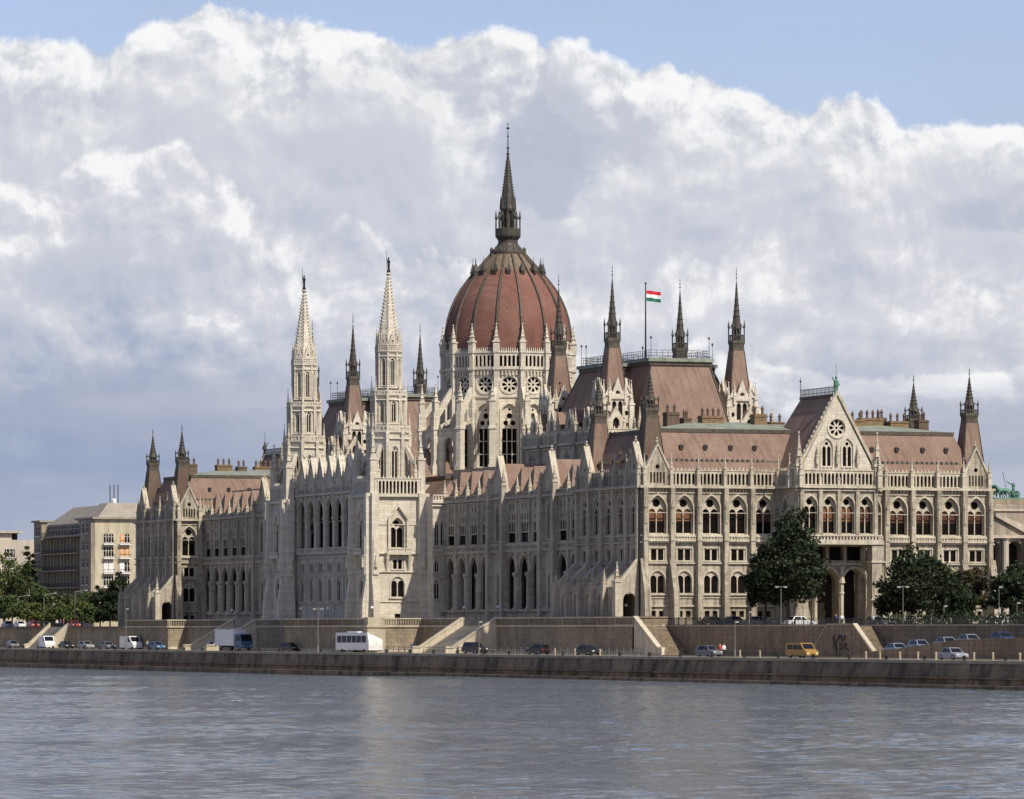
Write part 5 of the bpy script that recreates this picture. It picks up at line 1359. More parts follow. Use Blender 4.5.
k_ = MB(M_quaytop); k_.box(-11.5, -11.1, YS, 5000, QZ, QZ+0.14); k_.box(3.0, 56, -8, -7.7, LZ, LZ+0.13); tag(k_.build('kerb'), kind='structure')

qw = MB(M_quay); yy = -700
qw.taper(QX-0.9, QX+1.2, yy, 3000, WZ-2, QX, QX+1.2, yy, 3000, QZ-0.32)
qw.box(QX-1.9, QX-0.4, yy, 3000, WZ-2, WZ+0.42); qw.box(QX-0.75, QX-0.1, yy, 3000, WZ+1.15, WZ+1.3)
Q = empty('quay_wall', (QX, 0, QZ), 'long dark stained stone quay wall rising straight from the river, pale coping along its top', 'quay wall')
o = qw.build('wall', Q, (-QX, 0, -QZ))
cp_ = MB(M_quaytop); cp_.box(QX-0.12, QX+1.3, yy, 3000, QZ-0.32, QZ+0.05); cp_.build('coping', Q, (-QX, 0, -QZ))
for i in range(70):
    y = -190+i*11.0; mr = MB(M_black); mr.lathe([(0.2, 0), (0.16, 0.35), (0.27, 0.45), (0.2, 0.55)], 8); mr.build('mooring_post', Q, (0.6, y, 0.05))

# ------------------------------------------------------------------ terraces, stairs and embankment walls
TT = 2.05
def terrace(name, pts, label, closed_from=0, lab_cat='terrace wall', par=True, top=TT):
    """pts: river-side outline, south to north; land lies to the east"""
    root = empty(name, (pts[0][0], pts[0][1], QZ), label, lab_cat)
    L0 = (-pts[0][0], -pts[0][1], -QZ)
    body = MB(M_terrace); poly = pts+[(6.5, pts[-1][1]), (6.5, pts[0][1])]
    body.prism_z(poly, QZ-0.4, 0.85); o = body.build('wall', root, L0)
    for (x0, y0), (x1, y1) in zip(pts, pts[1:]):
        L = math.hypot(x1-x0, y1-y0)
        if L < 0.5: continue
        # outside is to the left of travel north => frame runs from (x1,y1) to (x0,y0)
        a = math.atan2(y0-y1, x0-x1)
        b = MB(M_coping); b.frame(x1, y1, a)
        b.box(0, L, -0.22, 0.35, 0.6, 0.87); b.box(0, L, -0.16, 0.42, TT-0.22, TT); b.box(-0.0, L, -0.25, -0.01, QZ, QZ+0.5)
        b.mat(M_terrace)
        n = max(1, int(L/7)); gg = L/n
        for k in range(n+1): b.box(max(0, k*gg-0.4), min(L, k*gg+0.4), -0.12, 0.38, 0.88, TT-0.23)
        for k in range(n):
            c0, c1 = k*gg+0.4, (k+1)*gg-0.4; q = int((c1-c0)/0.42)
            for j in range(q): xx = c0+(j+0.5)*(c1-c0)/q; b.box(xx-0.13, xx+0.13, -0.02, 0.26, 0.88, TT-0.23)
        b.build('balustrade', root, L0)
    return root, L0
def side_stairs(root, L0, xt, ys_, yn_, run=6.8, n=26):
    """flight running down west, towards the river, between two sloping walls"""
    st = MB(M_coping)
    for k in range(n):
        z1 = 0.85-(0.85-QZ)*(k+1)/n; x0 = xt-run*(k+1)/n
        st.box(x0, x0+run/n+0.02, ys_+0.5, yn_-0.5, QZ-0.2, z1)
    st.build('steps', root, L0)
    for y in (ys_, yn_):
        s_ = MB(M_coping); s_.frame(xt, y, 0)
        s_.prism_y([(0, QZ), (0, TT-0.15), (-run-0.2, QZ+0.85), (-run-1.5, QZ+0.85), (-run-1.5, QZ)], -0.45, 0.45)
        s_.prism_y([(0, TT-0.15), (0, TT+0.1), (-run-0.2, QZ+1.1), (-run-1.5, QZ+1.1), (-run-1.5, QZ+0.85), (-run-0.2, QZ+0.85)], -0.58, 0.58)
        s_.build('stair_wall', root, L0)
XT = -5.5
ySE = yat(634, XT); yA = yat(497, XT); yB = yat(462, XT); yC = yat(422, XT)
XCc = xat(374, yC)
t1, l1 = terrace('river_terrace', [(XT, ySE), (XT, yA)], 'grey masonry terrace wall with balustrade below the near river gallery and end block')
# closing south end of the terrace and the flight that runs down beside it
e_ = MB(M_wallS); e_.frame(XT, ySE, 0); e_.box(0, 5.2, 0.02, 0.6, QZ, 0.9); e_.box(-0.1, 5.2, -0.1, 0.5, TT-0.2, TT+0.01); e_.box(0, 5.2, 0.03, 0.35, 0.9, TT-0.2); e_.build('end_wall', t1, l1)
yF = yat(658, XT)
s_ = MB(M_wallS)
nst = 28
for k in range(nst):
    s_.box(XT+0.5, -0.35, ySE-(ySE-yF)*(k+1)/nst, ySE-(ySE-yF)*k/nst+0.02, QZ-0.2, 0.7-(0.7-QZ)*(k+0.5)/nst)
s_.build('steps', t1, l1)
s_ = MB(M_coping); s_.frame(XT, ySE, 0); s_.prism_x([(0, QZ), (0, TT-0.2), (yF-ySE, QZ+0.9), (yF-ySE-1.2, QZ+0.9), (yF-ySE-1.2, QZ)], 0.0, 0.5)
s_.prism_x([(0, TT-0.2), (0, TT+0.06), (yF-ySE, QZ+1.15), (yF-ySE-1.2, QZ+1.15), (yF-ySE-1.2, QZ+0.9), (yF-ySE, QZ+0.9)], -0.12, 0.62); s_.build('stair_wall', t1, l1)
t2_, l2_ = terrace('river_terrace', [(XT, yB), (XT, yC), (XCc, yC), (XCc, yat(285, XCc))], 'pale terrace bastion projecting towards the river under the two white towers')
mb_ = MB(M_terrace); mb_.prism_z([(XT+0.01, yA), (6.5, yA), (6.5, yB), (XT+0.01, yB)], QZ-0.3, 0.83); mb_.build('landing', t2_, l2_)
side_stairs(t2_, l2_, XT, yA+0.5, yB+0.0)
# foot pedestal at the bastion corner
b_ = MB(M_coping); b_.frame(XCc, yC, 0); b_.box(-1.4, 1.6, -0.9, 1.2, QZ, 0.55); b_.box(-1.6, 1.8, -1.1, 1.4, 0.55, 0.9); b_.box(-1.3, 1.5, -0.8, 1.1, 0.9, TT+0.1); b_.build('corner_pedestal', t2_, l2_)
XN = -7.5; yNs = yat(285, XCc); yNa = yat(256, XN); yNb = yat(233, XN); yNc = yat(187, XN); XNc = xat(168, yNc)
t3_, l3_ = terrace('river_terrace', [(XN, yNb), (XN, yNc), (XNc, yNc), (XNc, yat(125, XNc))], 'terrace wall in front of the far end block with a lit square bastion')
mb_ = MB(M_terrace); mb_.prism_z([(XN+0.01, yNs), (6.5, yNs), (6.5, yNb), (XN+0.01, yNb)], QZ-0.3, 0.83); mb_.build('landing', t3_, l3_)
side_stairs(t3_, l3_, XN, yNa, yNb, 7.6)
t4_, l4_ = terrace('river_terrace', [(XN, yNs), (XN, yNa-0.45)], 'short set-back terrace wall between the central bastion and the far stairs')

# southern embankment wall
E1 = empty('embankment_wall', (-0.5, -60, QZ), 'long brown embankment wall below the street in front of the lit end facade', 'embankment wall')
b_ = MB(M_wallS); b_.frame(-0.5, ySE+4, SIDE_W)
b_.box(0, 700, 0.0, 1.0, QZ-0.3, 0.62); b_.mat(M_quaytop).box(0, 700, -0.12, 1.05, 0.62, 0.82)
b_.build('wall', E1, (0.5, 60, -QZ))
def railing(y0_, y1_, x, z, h, name, label, m=M_black, step=0.35, rails=(1.0, 0.12)):
    r = MB(m); L = abs(y1_-y0_); a, c = min(y0_, y1_), max(y0_, y1_)
    for k in range(int(L/step)): r.box(x-0.03, x+0.03, a+k*step-0.03, a+k*step+0.03, z, z+h)
    for k in range(int(L/2.8)+1): r.box(x-0.06, x+0.06, a+k*2.8-0.06, a+k*2.8+0.06, z, z+h+0.1)
    for q in rails: r.box(x-0.04, x+0.04, a, c, z+h*q-0.06, z+h*q)
    return tag(r.build(name), label, 'railing')
railing(yat(652, -0.2), yat(700, -0.2), -0.1, 0.82, 1.05, 'iron_railing', 'black iron railing on the embankment wall beside the building corner')
railing(yat(701, -0.2), yat(1060, -0.2), -0.1, 0.82, 0.8, 'iron_railing', 'long low dark railing along the street edge in front of the trees', step=0.5)
# double stair bastion in that wall
ya, yb, yc, yd = yat(812, -3), yat(828, -3), yat(855, -3), yat(874, -3)
BS = empty('stair_bastion', (-3, (yb+yc)/2, QZ), 'trapezoid stone stair bastion with dark scrawled graffiti in the middle of the brown embankment', 'staircase')
lb = (3, -(yb+yc)/2, -QZ)
b_ = MB(M_wallS); b_.prism_x([(ya, QZ), (ya, QZ+0.2), (yb, 0.75), (yc, 0.75), (yd, QZ+0.7), (yd, QZ)], -3.2, -2.8); b_.build('front_wall', BS, lb)
b_ = MB(M_coping); b_.prism_x([(yc, 0.75), (yc, 0.98), (yd-0.2, QZ+0.9), (yd, QZ+0.6)], -3.3, -2.7); b_.mat(M_quaytop); b_.prism_x([(ya, QZ+0.2), (ya, QZ+0.4), (yb, 0.95), (yc, 0.95), (yc, 0.75), (yb, 0.75)], -3.28, -2.72); b_.build('coping', BS, lb)
b_ = MB(M_wallS)
for k in range(20):
    t = (k+0.5)/20; z = 0.6-(0.6-QZ)*t
    b_.box(-2.8, -0.5, yb+(ya-yb)*k/20, yb+(ya-yb)*(k+1)/20, QZ-0.2, z); b_.box(-2.8, -0.5, yc+(yd-2-yc)*(k+1)/20, yc+(yd-2-yc)*k/20, QZ-0.2, z)
b_.box(-2.8, -0.5, yc, yb, QZ-0.2, 0.6); b_.build('steps', BS, lb)
rg = random.Random(3); b_ = MB(M_black)
for k in range(26):
    y = yb-2+(yc-yb+4)*rg.random(); z = QZ+1.1+1.5*rg.random(); y2 = y+rg.uniform(-1.6, 1.6); z2 = z+rg.uniform(-0.6, 0.6); z2 = max(QZ+0.8, min(QZ+2.9, z2))
    b_.tube((-3.22, y, z), (-3.22, y2, z2), 0.17, 0.12, 4)
b_.build('graffiti', BS, lb)
# ramp climbing south along the wall
rr = MB(M_wallS); RX = -6.2
yr0, yr1, yr2 = yat(850, RX), yat(964, RX), yat(1120, RX)
rr.prism_x([(yr0, QZ-0.2), (yr0, QZ+0.35), (yr1, -1.02), (yr2, -0.5), (yr2, QZ-0.2)], RX, RX+0.5)
rr.mat(M_asphalt); rr.poly([(RX+0.5, yr0, QZ+0.02), (-0.52, yr0, QZ+0.02), (-0.52, yr1, -1.62), (RX+0.5, yr1, -1.62)]); rr.poly([(RX+0.5, yr1, -1.62), (-0.52, yr1, -1.62), (-0.52, yr2, -1.1), (RX+0.5, yr2, -1.1)])
tag(rr.build('ramp'), kind='structure')
def ramp_z(y): 
    return QZ+0.02+(y-yr0)/(yr1-yr0)*(-1.62-QZ-0.02) if y > yr1 else -1.62+(y-yr1)/(yr2-yr1)*0.52
# northern embankment wall with its flight of steps
E2 = empty('embankment_wall', (-7.2, 400, QZ), 'far grey embankment wall under the green riverside trees', 'embankment wall')
yst0, yst1 = yat(68, -7.2), yat(50, -7.2)
b_ = MB(M_wallS); b_.mat(M_terrace); b_.box(-7.2, -6.2, 238, 1500, QZ-0.3, 0.35); b_.mat(M_wallS); b_.box(-7.35, -6.1, 238, 1500, 0.35, 0.85); b_.build('wall', E2, (7.2, -400, -QZ))
b_ = MB(M_coping)
for k in range(20): b_.box(-7.2-4.6*(k+1)/20, -7.2-4.6*k/20, yst0, yst1, QZ-0.2, 0.85-(0.85-QZ)*(k+0.5)/20)
for y in (yst0, yst1): b_.frame(-7.2, y, 0); b_.prism_y([(0, QZ), (0, 1.6), (-4.6, QZ+0.9), (-5.4, QZ+0.9), (-5.4, QZ)], -0.5, 0.5)
b_.build('steps', E2, (7.2, -400, -QZ))

# ------------------------------------------------------------------ trees
import numpy as np
def leaf_mat(name, a, b_, c):
    m, t, b = new_mat(name); p = geo(t)
    n = t.noise(p, 0.55, 4, 0.6); n2 = t.noise(p, 5.0, 2, 0.5)
    col = t.ramp(t.m('ADD', t.m('MULTIPLY', n, 0.65), t.m('MULTIPLY', n2, 0.35)), [(0.32, a), (0.5, b_), (0.68, c)])
    setb(t, b, col=col, rough=0.6, spec=0.25); return m
L_dark = leaf_mat('dark_leaves', (0.011, 0.018, 0.007), (0.021, 0.032, 0.011), (0.040, 0.054, 0.019))
L_mid = leaf_mat('green_leaves', (0.028, 0.044, 0.014), (0.056, 0.080, 0.024), (0.098, 0.122, 0.036))
L_red = leaf_mat('bronze_leaves', (0.030, 0.030, 0.014), (0.050, 0.046, 0.020), (0.085, 0.062, 0.032))
L_lime = leaf_mat('yellow_green_leaves', (0.050, 0.068, 0.018), (0.092, 0.112, 0.030), (0.14, 0.152, 0.044))
M_bark = plain('bark', (0.075, 0.055, 0.04), 0.9, 0.35, 3)
def crown_mesh(seed, rx, rz, n_clump, per, leaf, mat):
    """uneven crown made of many small leaves gathered in clumps; centre at the origin"""
    R = np.random.RandomState(seed); V_ = []; F_ = []
    for k in range(n_clump):
        d = R.normal(size=3); d /= np.linalg.norm(d); rad_ = R.uniform(0.35, 1.0)**0.5
        if d[2] < -0.55: d[2] *= 0.4
        bulge = 1+0.22*math.sin(3.1*d[0]+seed)+0.15*math.sin(5.3*d[1]+2.0*seed)+0.12*math.sin(6.0*d[2]+seed*0.7)
        c = np.array([d[0]*rx, d[1]*rx, d[2]*rz])*rad_*bulge*0.86
        cr = R.uniform(0.10, 0.24)*rx
        off = R.normal(size=(per, 3))*cr*np.array([0.55, 0.55, 0.42])
        for o_ in off:
            p = c+o_; a = R.normal(size=3); a /= np.linalg.norm(a); b = np.cross(a, R.normal(size=3)); b /= (np.linalg.norm(b)+1e-6)
            s = leaf*R.uniform(0.6, 1.3); i = len(V_)
            V_ += [tuple(p-a*s), tuple(p+b*s*0.55), tuple(p+a*s), tuple(p-b*s*0.55)]; F_.append((i, i+1, i+2, i+3))
    me = bpy.data.meshes.new('crown'); me.from_pydata(V_, [], F_); me.materials.append(mat); me.update(); return me
def trunk_mesh(seed, h, r, rx):
    b = MB(M_bark); rr_ = random.Random(seed)
    p = Vector((0, 0, 0)); q = Vector((rr_.uniform(-.3, .3), rr_.uniform(-.3, .3), h*0.42)); b.tube(p, q, r, r*0.7, 8)
    for k in range(7):
        a = k*0.9+rr_.random(); e = q+Vector((math.cos(a)*rx*rr_.uniform(.35, .6), math.sin(a)*rx*rr_.uniform(.35, .6), h*rr_.uniform(0.15, 0.4)))
        b.tube(q-Vector((0, 0, rr_.random()*h*0.08)), e, r*0.45, r*0.12, 6)
        for j in range(2): b.tube(e*0.6+q*0.4, e+Vector((rr_.uniform(-1, 1), rr_.uniform(-1, 1), rr_.uniform(.3, 1.2))), r*0.16, r*0.05, 5)
    b.tube(q, q+Vector((0, 0, h*0.4)), r*0.6, r*0.12, 7)
    me = bpy.data.meshes.new('trunk'); me.from_pydata(b.v, [], b.f); me.materials.append(M_bark); me.update(); return me
CM = {}
def tree(px, y, top_y, half_px, label, mat, seed, group=None, zb=LZ, dense=1.0, low=0.25):
    x = xat(px, y); Zd = ZC+sa*x+ca*y
    h = (630.83-top_y)*Zd/FPX-zb; rx = half_px*Zd/FPX
    t = empty('tree', (x, y, zb), label, 'tree', group)
    z0 = h*low; rz = (h-z0)/2/0.93
    me = crown_mesh(seed, rx, rz, int(150*dense), 62, 0.30, mat)
    c = bpy.data.objects.new('crown', me); C.objects.link(c); c.parent = t; c.location = (0, 0, z0+rz*0.97)
    tr_ = bpy.data.objects.new('trunk', trunk_mesh(seed, h, max(0.18, h*0.022), rx)); C.objects.link(tr_); tr_.parent = t
    return t
tree(789, -24, 527, 40, 'tall dark broad tree in front of the lit facade, left of the portal', L_dark, 1, dense=2.8, low=0.0)
tree(765, -21, 548, 22, 'smaller dark tree filling the left edge of the big tree by the facade', L_dark, 2, low=0.0)
tree(928, -26, 558, 40, 'dark rounded tree just right of the gabled portal', L_dark, 3, dense=2.6, low=0.02)
tree(898, -22, 578, 20, 'low dark tree hiding the foot of the portal pier', L_dark, 4, low=0.05)
tree(968, -20, 566, 20, 'sparse bronze-leaved tree before the right end windows', L_red, 5, dense=0.8, low=0.1)
tree(1014, -30, 568, 28, 'dark tree cut by the right edge of the photo', L_dark, 6, dense=1.3, low=0.06)
tree(955, -30, 590, 24, 'low bushy dark tree beneath the bronze-leaved one', L_dark, 7, low=0.02)
lt = [(4, 352, 556, 24, L_lime, 'yellow-green tree at the left edge of the photo'), (28, 346, 566, 20, L_mid, 'round green tree beside the yellow-green one at the left edge'), (31, 420, 552, 9, L_dark, 'narrow dark tree against the pale flat-roofed building'),
      (48, 340, 590, 18, L_mid, 'green tree below the left corner of the apartment block'), (64, 352, 598, 16, L_dark, 'dark tree under the shaded side of the apartment block'), (82, 338, 592, 17, L_mid, 'green tree at the corner of the apartment block'),
      (100, 330, 588, 17, L_dark, 'dark tree below the orange awnings'), (119, 322, 574, 15, L_dark, 'tallest dark tree beside the far end of the parliament'), (130, 318, 590, 10, L_mid, 'small green tree touching the far end of the parliament'),
      (12, 322, 596, 17, L_mid, 'low green tree in the front row by the left lamps'), (36, 318, 604, 13, L_lime, 'small yellow-green tree behind the parked cars'), (57, 312, 606, 12, L_mid, 'small green tree at the head of the far steps'),
      (74, 320, 602, 13, L_lime, 'small pale green tree right of the far steps'), (92, 312, 606, 12, L_mid, 'low green bushy tree in front of the apartment block'), (110, 308, 604, 12, L_dark, 'low dark tree next to the terrace')]
for i, (px, y, ty, hp, m, lab) in enumerate(lt): tree(px, y, ty, hp, lab, m, 20+i, 'trees on the far riverside street', dense=0.75, low=0.06)
hd = MB(L_dark)
def hedge(y0_, y1_, x, h, wd, seed, label):
    R = np.random.RandomState(seed); V_ = []; F_ = []; n = int(abs(y1_-y0_)*45)
    for k in range(n):
        p = np.array([x+R.uniform(-wd/2, wd/2), R.uniform(min(y0_, y1_), max(y0_, y1_)), LZ+R.uniform(0, h)*(1+0.12*math.sin(k))]); a = R.normal(size=3); a /= np.linalg.norm(a); b = np.cross(a, R.normal(size=3)); b /= np.linalg.norm(b); s = R.uniform(0.12, 0.26); i = len(V_)
        V_ += [tuple(p-a*s), tuple(p+b*s*.6), tuple(p+a*s), tuple(p-b*s*.6)]; F_.append((i, i+1, i+2, i+3))
    me = bpy.data.meshes.new('hedge'); me.from_pydata(V_, [], F_); me.materials.append(L_dark); me.update(); o = bpy.data.objects.new('hedge', me); C.objects.link(o); tag(o, label, 'hedge')
hedge(yat(885, 1.5), yat(1055, 1.5), 1.5, 1.5, 1.6, 2, 'clipped dark hedge behind the street railing on the right')

# ------------------------------------------------------------------ buildings beyond
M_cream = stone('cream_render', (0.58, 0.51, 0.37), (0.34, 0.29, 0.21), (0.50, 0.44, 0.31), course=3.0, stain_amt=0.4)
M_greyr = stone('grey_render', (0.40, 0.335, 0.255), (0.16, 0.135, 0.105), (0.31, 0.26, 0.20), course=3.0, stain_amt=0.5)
M_pale = stone('pale_render', (0.52, 0.45, 0.36), (0.34, 0.30, 0.24), (0.47, 0.41, 0.33), course=3.2, stain_amt=0.3)
M_roofg = plain('grey_roofing', (0.30, 0.265, 0.21), 0.8, 0.2, 0.4)
M_awn = plain('orange_awning', (0.62, 0.28, 0.09), 0.8, 0.2)
M_whitep = plain('white_paint', (0.75, 0.74, 0.70), 0.6, 0.12)
def far_window(parent, x, y, z, a, w_, h_, awning=None, arch_=False, white=False):
    b = MB(M_whitep); b.box(-w_/2-0.1, w_/2+0.1, -0.12, 0.02, -0.2, 0.0)
    b.box(-0.05, 0.05, -0.03, 0.02, 0, h_); b.box(-w_/2, w_/2, -0.03, 0.02, h_*0.62, h_*0.62+0.07)
    o = b.build('window', parent, (x, y, z), a)
    p = MB(M_awn if awning == 'blind' else (M_whitep if white else M_glass_and_shade)); pl = arch(w_, 0, h_, 0.5, 4) if arch_ else rect(w_, 0, h_)
    p.poly([(q, -0.02, zz) for q, zz in pl]); p.build('pane', o, (0, 0, 0))
    if awning == 'awning':
        q = MB(M_awn); q.prism_x([(-0.05, h_), (-0.9, h_*0.55), (-0.9, h_*0.5), (-0.05, h_*0.95)], -w_/2-0.1, w_/2+0.1); q.build('awning', o, (0, 0, 0))
AX = 22.0; AY = yat(95, AX); AY2 = yat(40, AX)
AP = empty('apartment_building', (AX, AY, LZ), 'five-storey apartment block, cream lit end with orange awnings and a long shaded balcony side', 'apartment block')
la = (-AX, -AY, -LZ)
HB = (630.83-519)*(ZC+sa*AX+ca*AY)/FPX
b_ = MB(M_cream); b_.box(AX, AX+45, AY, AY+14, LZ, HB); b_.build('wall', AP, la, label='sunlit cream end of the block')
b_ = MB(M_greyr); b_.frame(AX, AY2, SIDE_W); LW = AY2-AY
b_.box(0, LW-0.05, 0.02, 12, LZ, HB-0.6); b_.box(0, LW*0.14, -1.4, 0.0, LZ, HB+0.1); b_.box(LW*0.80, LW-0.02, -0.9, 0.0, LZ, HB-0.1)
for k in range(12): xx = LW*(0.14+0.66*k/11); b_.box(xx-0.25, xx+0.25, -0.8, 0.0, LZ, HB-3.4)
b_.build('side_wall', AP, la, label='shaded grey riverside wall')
st_h = (HB-LZ)/6.3
for f in range(6):
    z = LZ+1.5+f*st_h
    bl = MB(M_greyr); bl.frame(AX, AY2, SIDE_W); bl.box(LW*0.15, LW*0.79, -1.5, 0.0, z-0.25, z); bl.mat(M_black); bl.box(LW*0.15, LW*0.79, -1.5, -1.45, z+0.9, z+1.0)
    for k in range(60): xx = LW*0.15+LW*0.64*k/59; bl.box(xx-0.05, xx+0.05, -1.49, -1.45, z, z+0.95)
    bl.build('balcony', AP, la)
    for k in range(11):
        xx = LW*(0.14+0.66*(k+0.5)/11); far_window(AP, AX-0.03-AX, AY2-xx-AY, z+0.3-LZ, SIDE_W, 1.7, 2.0)
    for q in (0.05, 0.10): far_window(AP, AX-1.45-AX, AY2-LW*q-AY, z+0.4-LZ, SIDE_W, 1.3, 1.9)
    for q in (0.86, 0.94): far_window(AP, AX-0.95-AX, AY2-LW*q-AY, z+0.4-LZ, SIDE_W, 1.3, 1.9)
for ci, pxc in enumerate((108.5, 124.5)):
    for ri, yy in enumerate((538, 552, 567, 581, 594)):
        for q in (-2.6, 2.6):
            x = xat(pxc+q, AY)
            z = (630.83-yy)*(ZC+sa*x+ca*AY)/FPX-1.0
            far_window(AP, x-AX, -0.06, z-LZ, 0, 0.95, 2.0, awning='blind' if (ci, ri) in ((1, 1), (0, 4)) or (ci, ri, q) == (1, 0, -2.6) else None, arch_=(ri == 0), white=(ri == 2 and q < 0) or (ri == 2 and ci == 0))
        x0, x1 = xat(pxc-5.5, AY), xat(pxc+5.5, AY); z = (630.83-yy-6)*(ZC+sa*x0+ca*AY)/FPX
        bb = MB(M_whitep); bb.box(x0, x1, AY-0.9, AY-0.06, z-0.2, z); bb.mat(M_black)
        for k in range(8): bb.box(x0+(x1-x0)*k/7-0.03, x0+(x1-x0)*k/7+0.03, AY-0.9, AY-0.84, z, z+0.8)
        bb.box(x0, x1, AY-0.9, AY-0.85, z+0.75, z+0.85); bb.build('balcony', AP, la)
b_ = MB(M_roofg)
b_.box(AX-0.7, AX+45.5, AY-0.7, AY+14.5, HB, HB+0.45)
b_.taper(AX+1, AX+44, AY+0.8, AY+13, HB+0.45, AX+4, AX+41, AY+4, AY+10, HB+3.6)
b_.frame(AX, AY2, SIDE_W); b_.box(-0.5, LW*0.15, -1.9, 8, HB+0.1, HB+0.5); b_.taper(LW*0.12, LW-6, 0.2, 12, HB-0.6, LW*0.3, LW-6, 4, 9, HB+3.2)
b_.frame(); b_.build('roof', AP, la)
an = MB(M_black); xa = AX+5
for k in range(3): an.tube((xa+k*0.9, AY+6, HB+3.4), (xa+k*0.9, AY+6, HB+7.6), 0.10)
an.mat(M_whitep); an.lathe([(0.5, HB+3.5), (0.55, HB+4.3), (0.2, HB+4.6)], 8, xa+0.9, AY+6); an.mat(M_black); an.tube((AX+20, AY+6, HB+3.4), (AX+20, AY+6, HB+10), 0.08); an.tube((AX+23, AY+6, HB+3.4), (AX+23, AY+6, HB+5.8), 0.25)
an.build('antenna', AP, la)
# office building at the left edge
OY = 500; OX0, OX1 = xat(-40, OY), xat(28, OY); ZO = ZC+sa*OX1+ca*OY
OB = empty('office_building', (OX0, OY, LZ), 'pale flat-roofed office building with a dark recessed top floor at the far left', 'building'); lo = (-OX0, -OY, -LZ)
zt_ = (630.83-540)*ZO/FPX; zr_ = (630.83-531)*ZO/FPX
b_ = MB(M_pale); b_.box(OX0, OX1+1.5, OY, OY+25, LZ, zt_); b_.build('wall', OB, lo)
b_ = MB(M_deep); b_.box(OX0, OX1-2.2, OY+1.5, OY+20, zt_, zr_-0.4); b_.mat(M_pale).box(OX0, OX1-0.8, OY+0.2, OY+22, zr_-0.5, zr_); b_.box(xat(13, OY)-3, xat(13, OY), OY+1.2, OY+1.4, zt_, zr_-0.5); b_.build('top_floor', OB, lo)
for pxc in (10,):
    for yy in (551, 562, 573):
        for q in range(3): far_window(OB, xat(6.5+q*3.3, OY)-OX0, -0.05, (630.83-yy-2)*ZO/FPX-LZ-1, 0, 0.75, 1.9)
# buildings on the square to the right, with the bronze-green chariot group
JY = 95; JX0, JX1 = xat(985, JY), xat(1120, JY); ZJ = ZC+sa*JX0+ca*JY
def zj(py): return (630.83-py)*ZJ/FPX
JB = empty('museum_building', (JX0, JY, LZ), 'grey stone building with sloping pediment and arched portico at the right edge', 'building'); lj = (-JX0, -JY, -LZ)
b_ = MB(M_greyr); b_.box(JX0, JX1, JY+4, JY+30, LZ, zj(520)); b_.mat(M_terrace).box(xat(999, JY), JX1, JY+6, JY+24, zj(520), zj(498)); b_.mat(M_greyr)
b_.box(xat(1006, JY), JX1, JY+5.5, JY+5.99, zj(520), zj(503)); b_.mat(M_pale).box(xat(1004, JY), JX1, JY+5.2, JY+6.2, zj(510), zj(508))
b_.mat(M_greyr).wall(JX0-JX0+JX0, JX1, LZ, zj(536), [(arch(3.0, LZ+0.5, zj(541), 0.5, 5, xat(pp, JY)), 2.5) for pp in (993, 1015, 1037, 1059)], JY)
b_.mat(M_deep); b_.poly([(JX0, JY+2.6, LZ), (JX1, JY+2.6, LZ), (JX1, JY+2.6, zj(538)), (JX0, JY+2.6, zj(538))])
b_.build('wall', JB, lj)
b_ = MB(M_pale); xL, xR = xat(994, JY), xat(1024, JY)
b_.prism_y([(xL, zj(513)), (xL, zj(516.5)), (xR, zj(533)), (xR+2, zj(533)), (xR+2, zj(530))], JY-0.8, JY+4); b_.mat(M_greyr); b_.prism_y([(xL-3, zj(515)), (xL, zj(516)), (xR, zj(532)), (xR, zj(536)), (xL-3, zj(536))], JY-0.2, JY+3)
b_.mat(M_pale); b_.box(JX0, JX1, JY-0.6, JY+3, zj(538), zj(535)); b_.build('pediment', JB, lj)
b_ = MB(M_pale)
for pp in (1004, 1026, 1048): b_.lathe([(0.7, LZ), (0.6, LZ+1), (0.55, zj(541)), (0.8, zj(538.5))], 10, xat(pp, JY), JY-0.6)
b_.build('column', JB, lj)
def skin_mesh(name, verts, edges, radii, mats, root=0, sub=1, split=None):
    me = bpy.data.meshes.new(name); me.from_pydata(verts, edges, []); o = bpy.data.objects.new(name, me); C.objects.link(o)
    m = o.modifiers.new('skin', 'SKIN'); m.use_smooth_shade = True
    s = o.modifiers.new('sub', 'SUBSURF'); s.levels = sub; s.render_levels = sub
    sv = me.skin_vertices[0].data
    for v, r in zip(sv, radii): v.radius = (r, r)
    sv[root].use_root = True
    dg = bpy.context.evaluated_depsgraph_get(); ev = o.evaluated_get(dg); m2 = bpy.data.meshes.new_from_object(ev)
    C.objects.unlink(o); bpy.data.objects.remove(o)
    m2.name = name
    m2.materials.clear()
    for mt in mats: m2.materials.append(mt)
    if split:
        for p in m2.polygons: p.material_index = split(p.center)
    return m2
def link_mesh(me, parent=None, loc=(0, 0, 0), rz=0):
    o = bpy.data.objects.new(me.name, me); C.objects.link(o); o.parent = parent; o.location = loc; o.rotation_euler = (0, 0, rz); return o
horse_v = [(0, 0, 1.25), (0.75, 0, 1.3), (-0.75, 0, 1.3), (1.15, 0, 1.75), (1.35, 0, 2.15), (1.75, 0, 1.95), (0.8, 0.2, 0.75), (1.2, 0.2, 0.75), (1.1, 0.2, 0.35), (0.7, -0.2, 0.65), (0.7, -0.2, 0.05),
           (-0.7, 0.22, 0.85), (-0.95, 0.22, 0.5), (-0.85, 0.22, 0.03), (-0.7, -0.22, 0.85), (-0.9, -0.22, 0.5), (-0.65, -0.22, 0.03), (-1.1, 0, 1.35), (-1.35, 0, 0.8)]
horse_e = [(0, 1), (0, 2), (1, 3), (3, 4), (4, 5), (1, 6), (6, 7), (7, 8), (1, 9), (9, 10), (2, 11), (11, 12), (12, 13), (2, 14), (14, 15), (15, 16), (2, 17), (17, 18)]
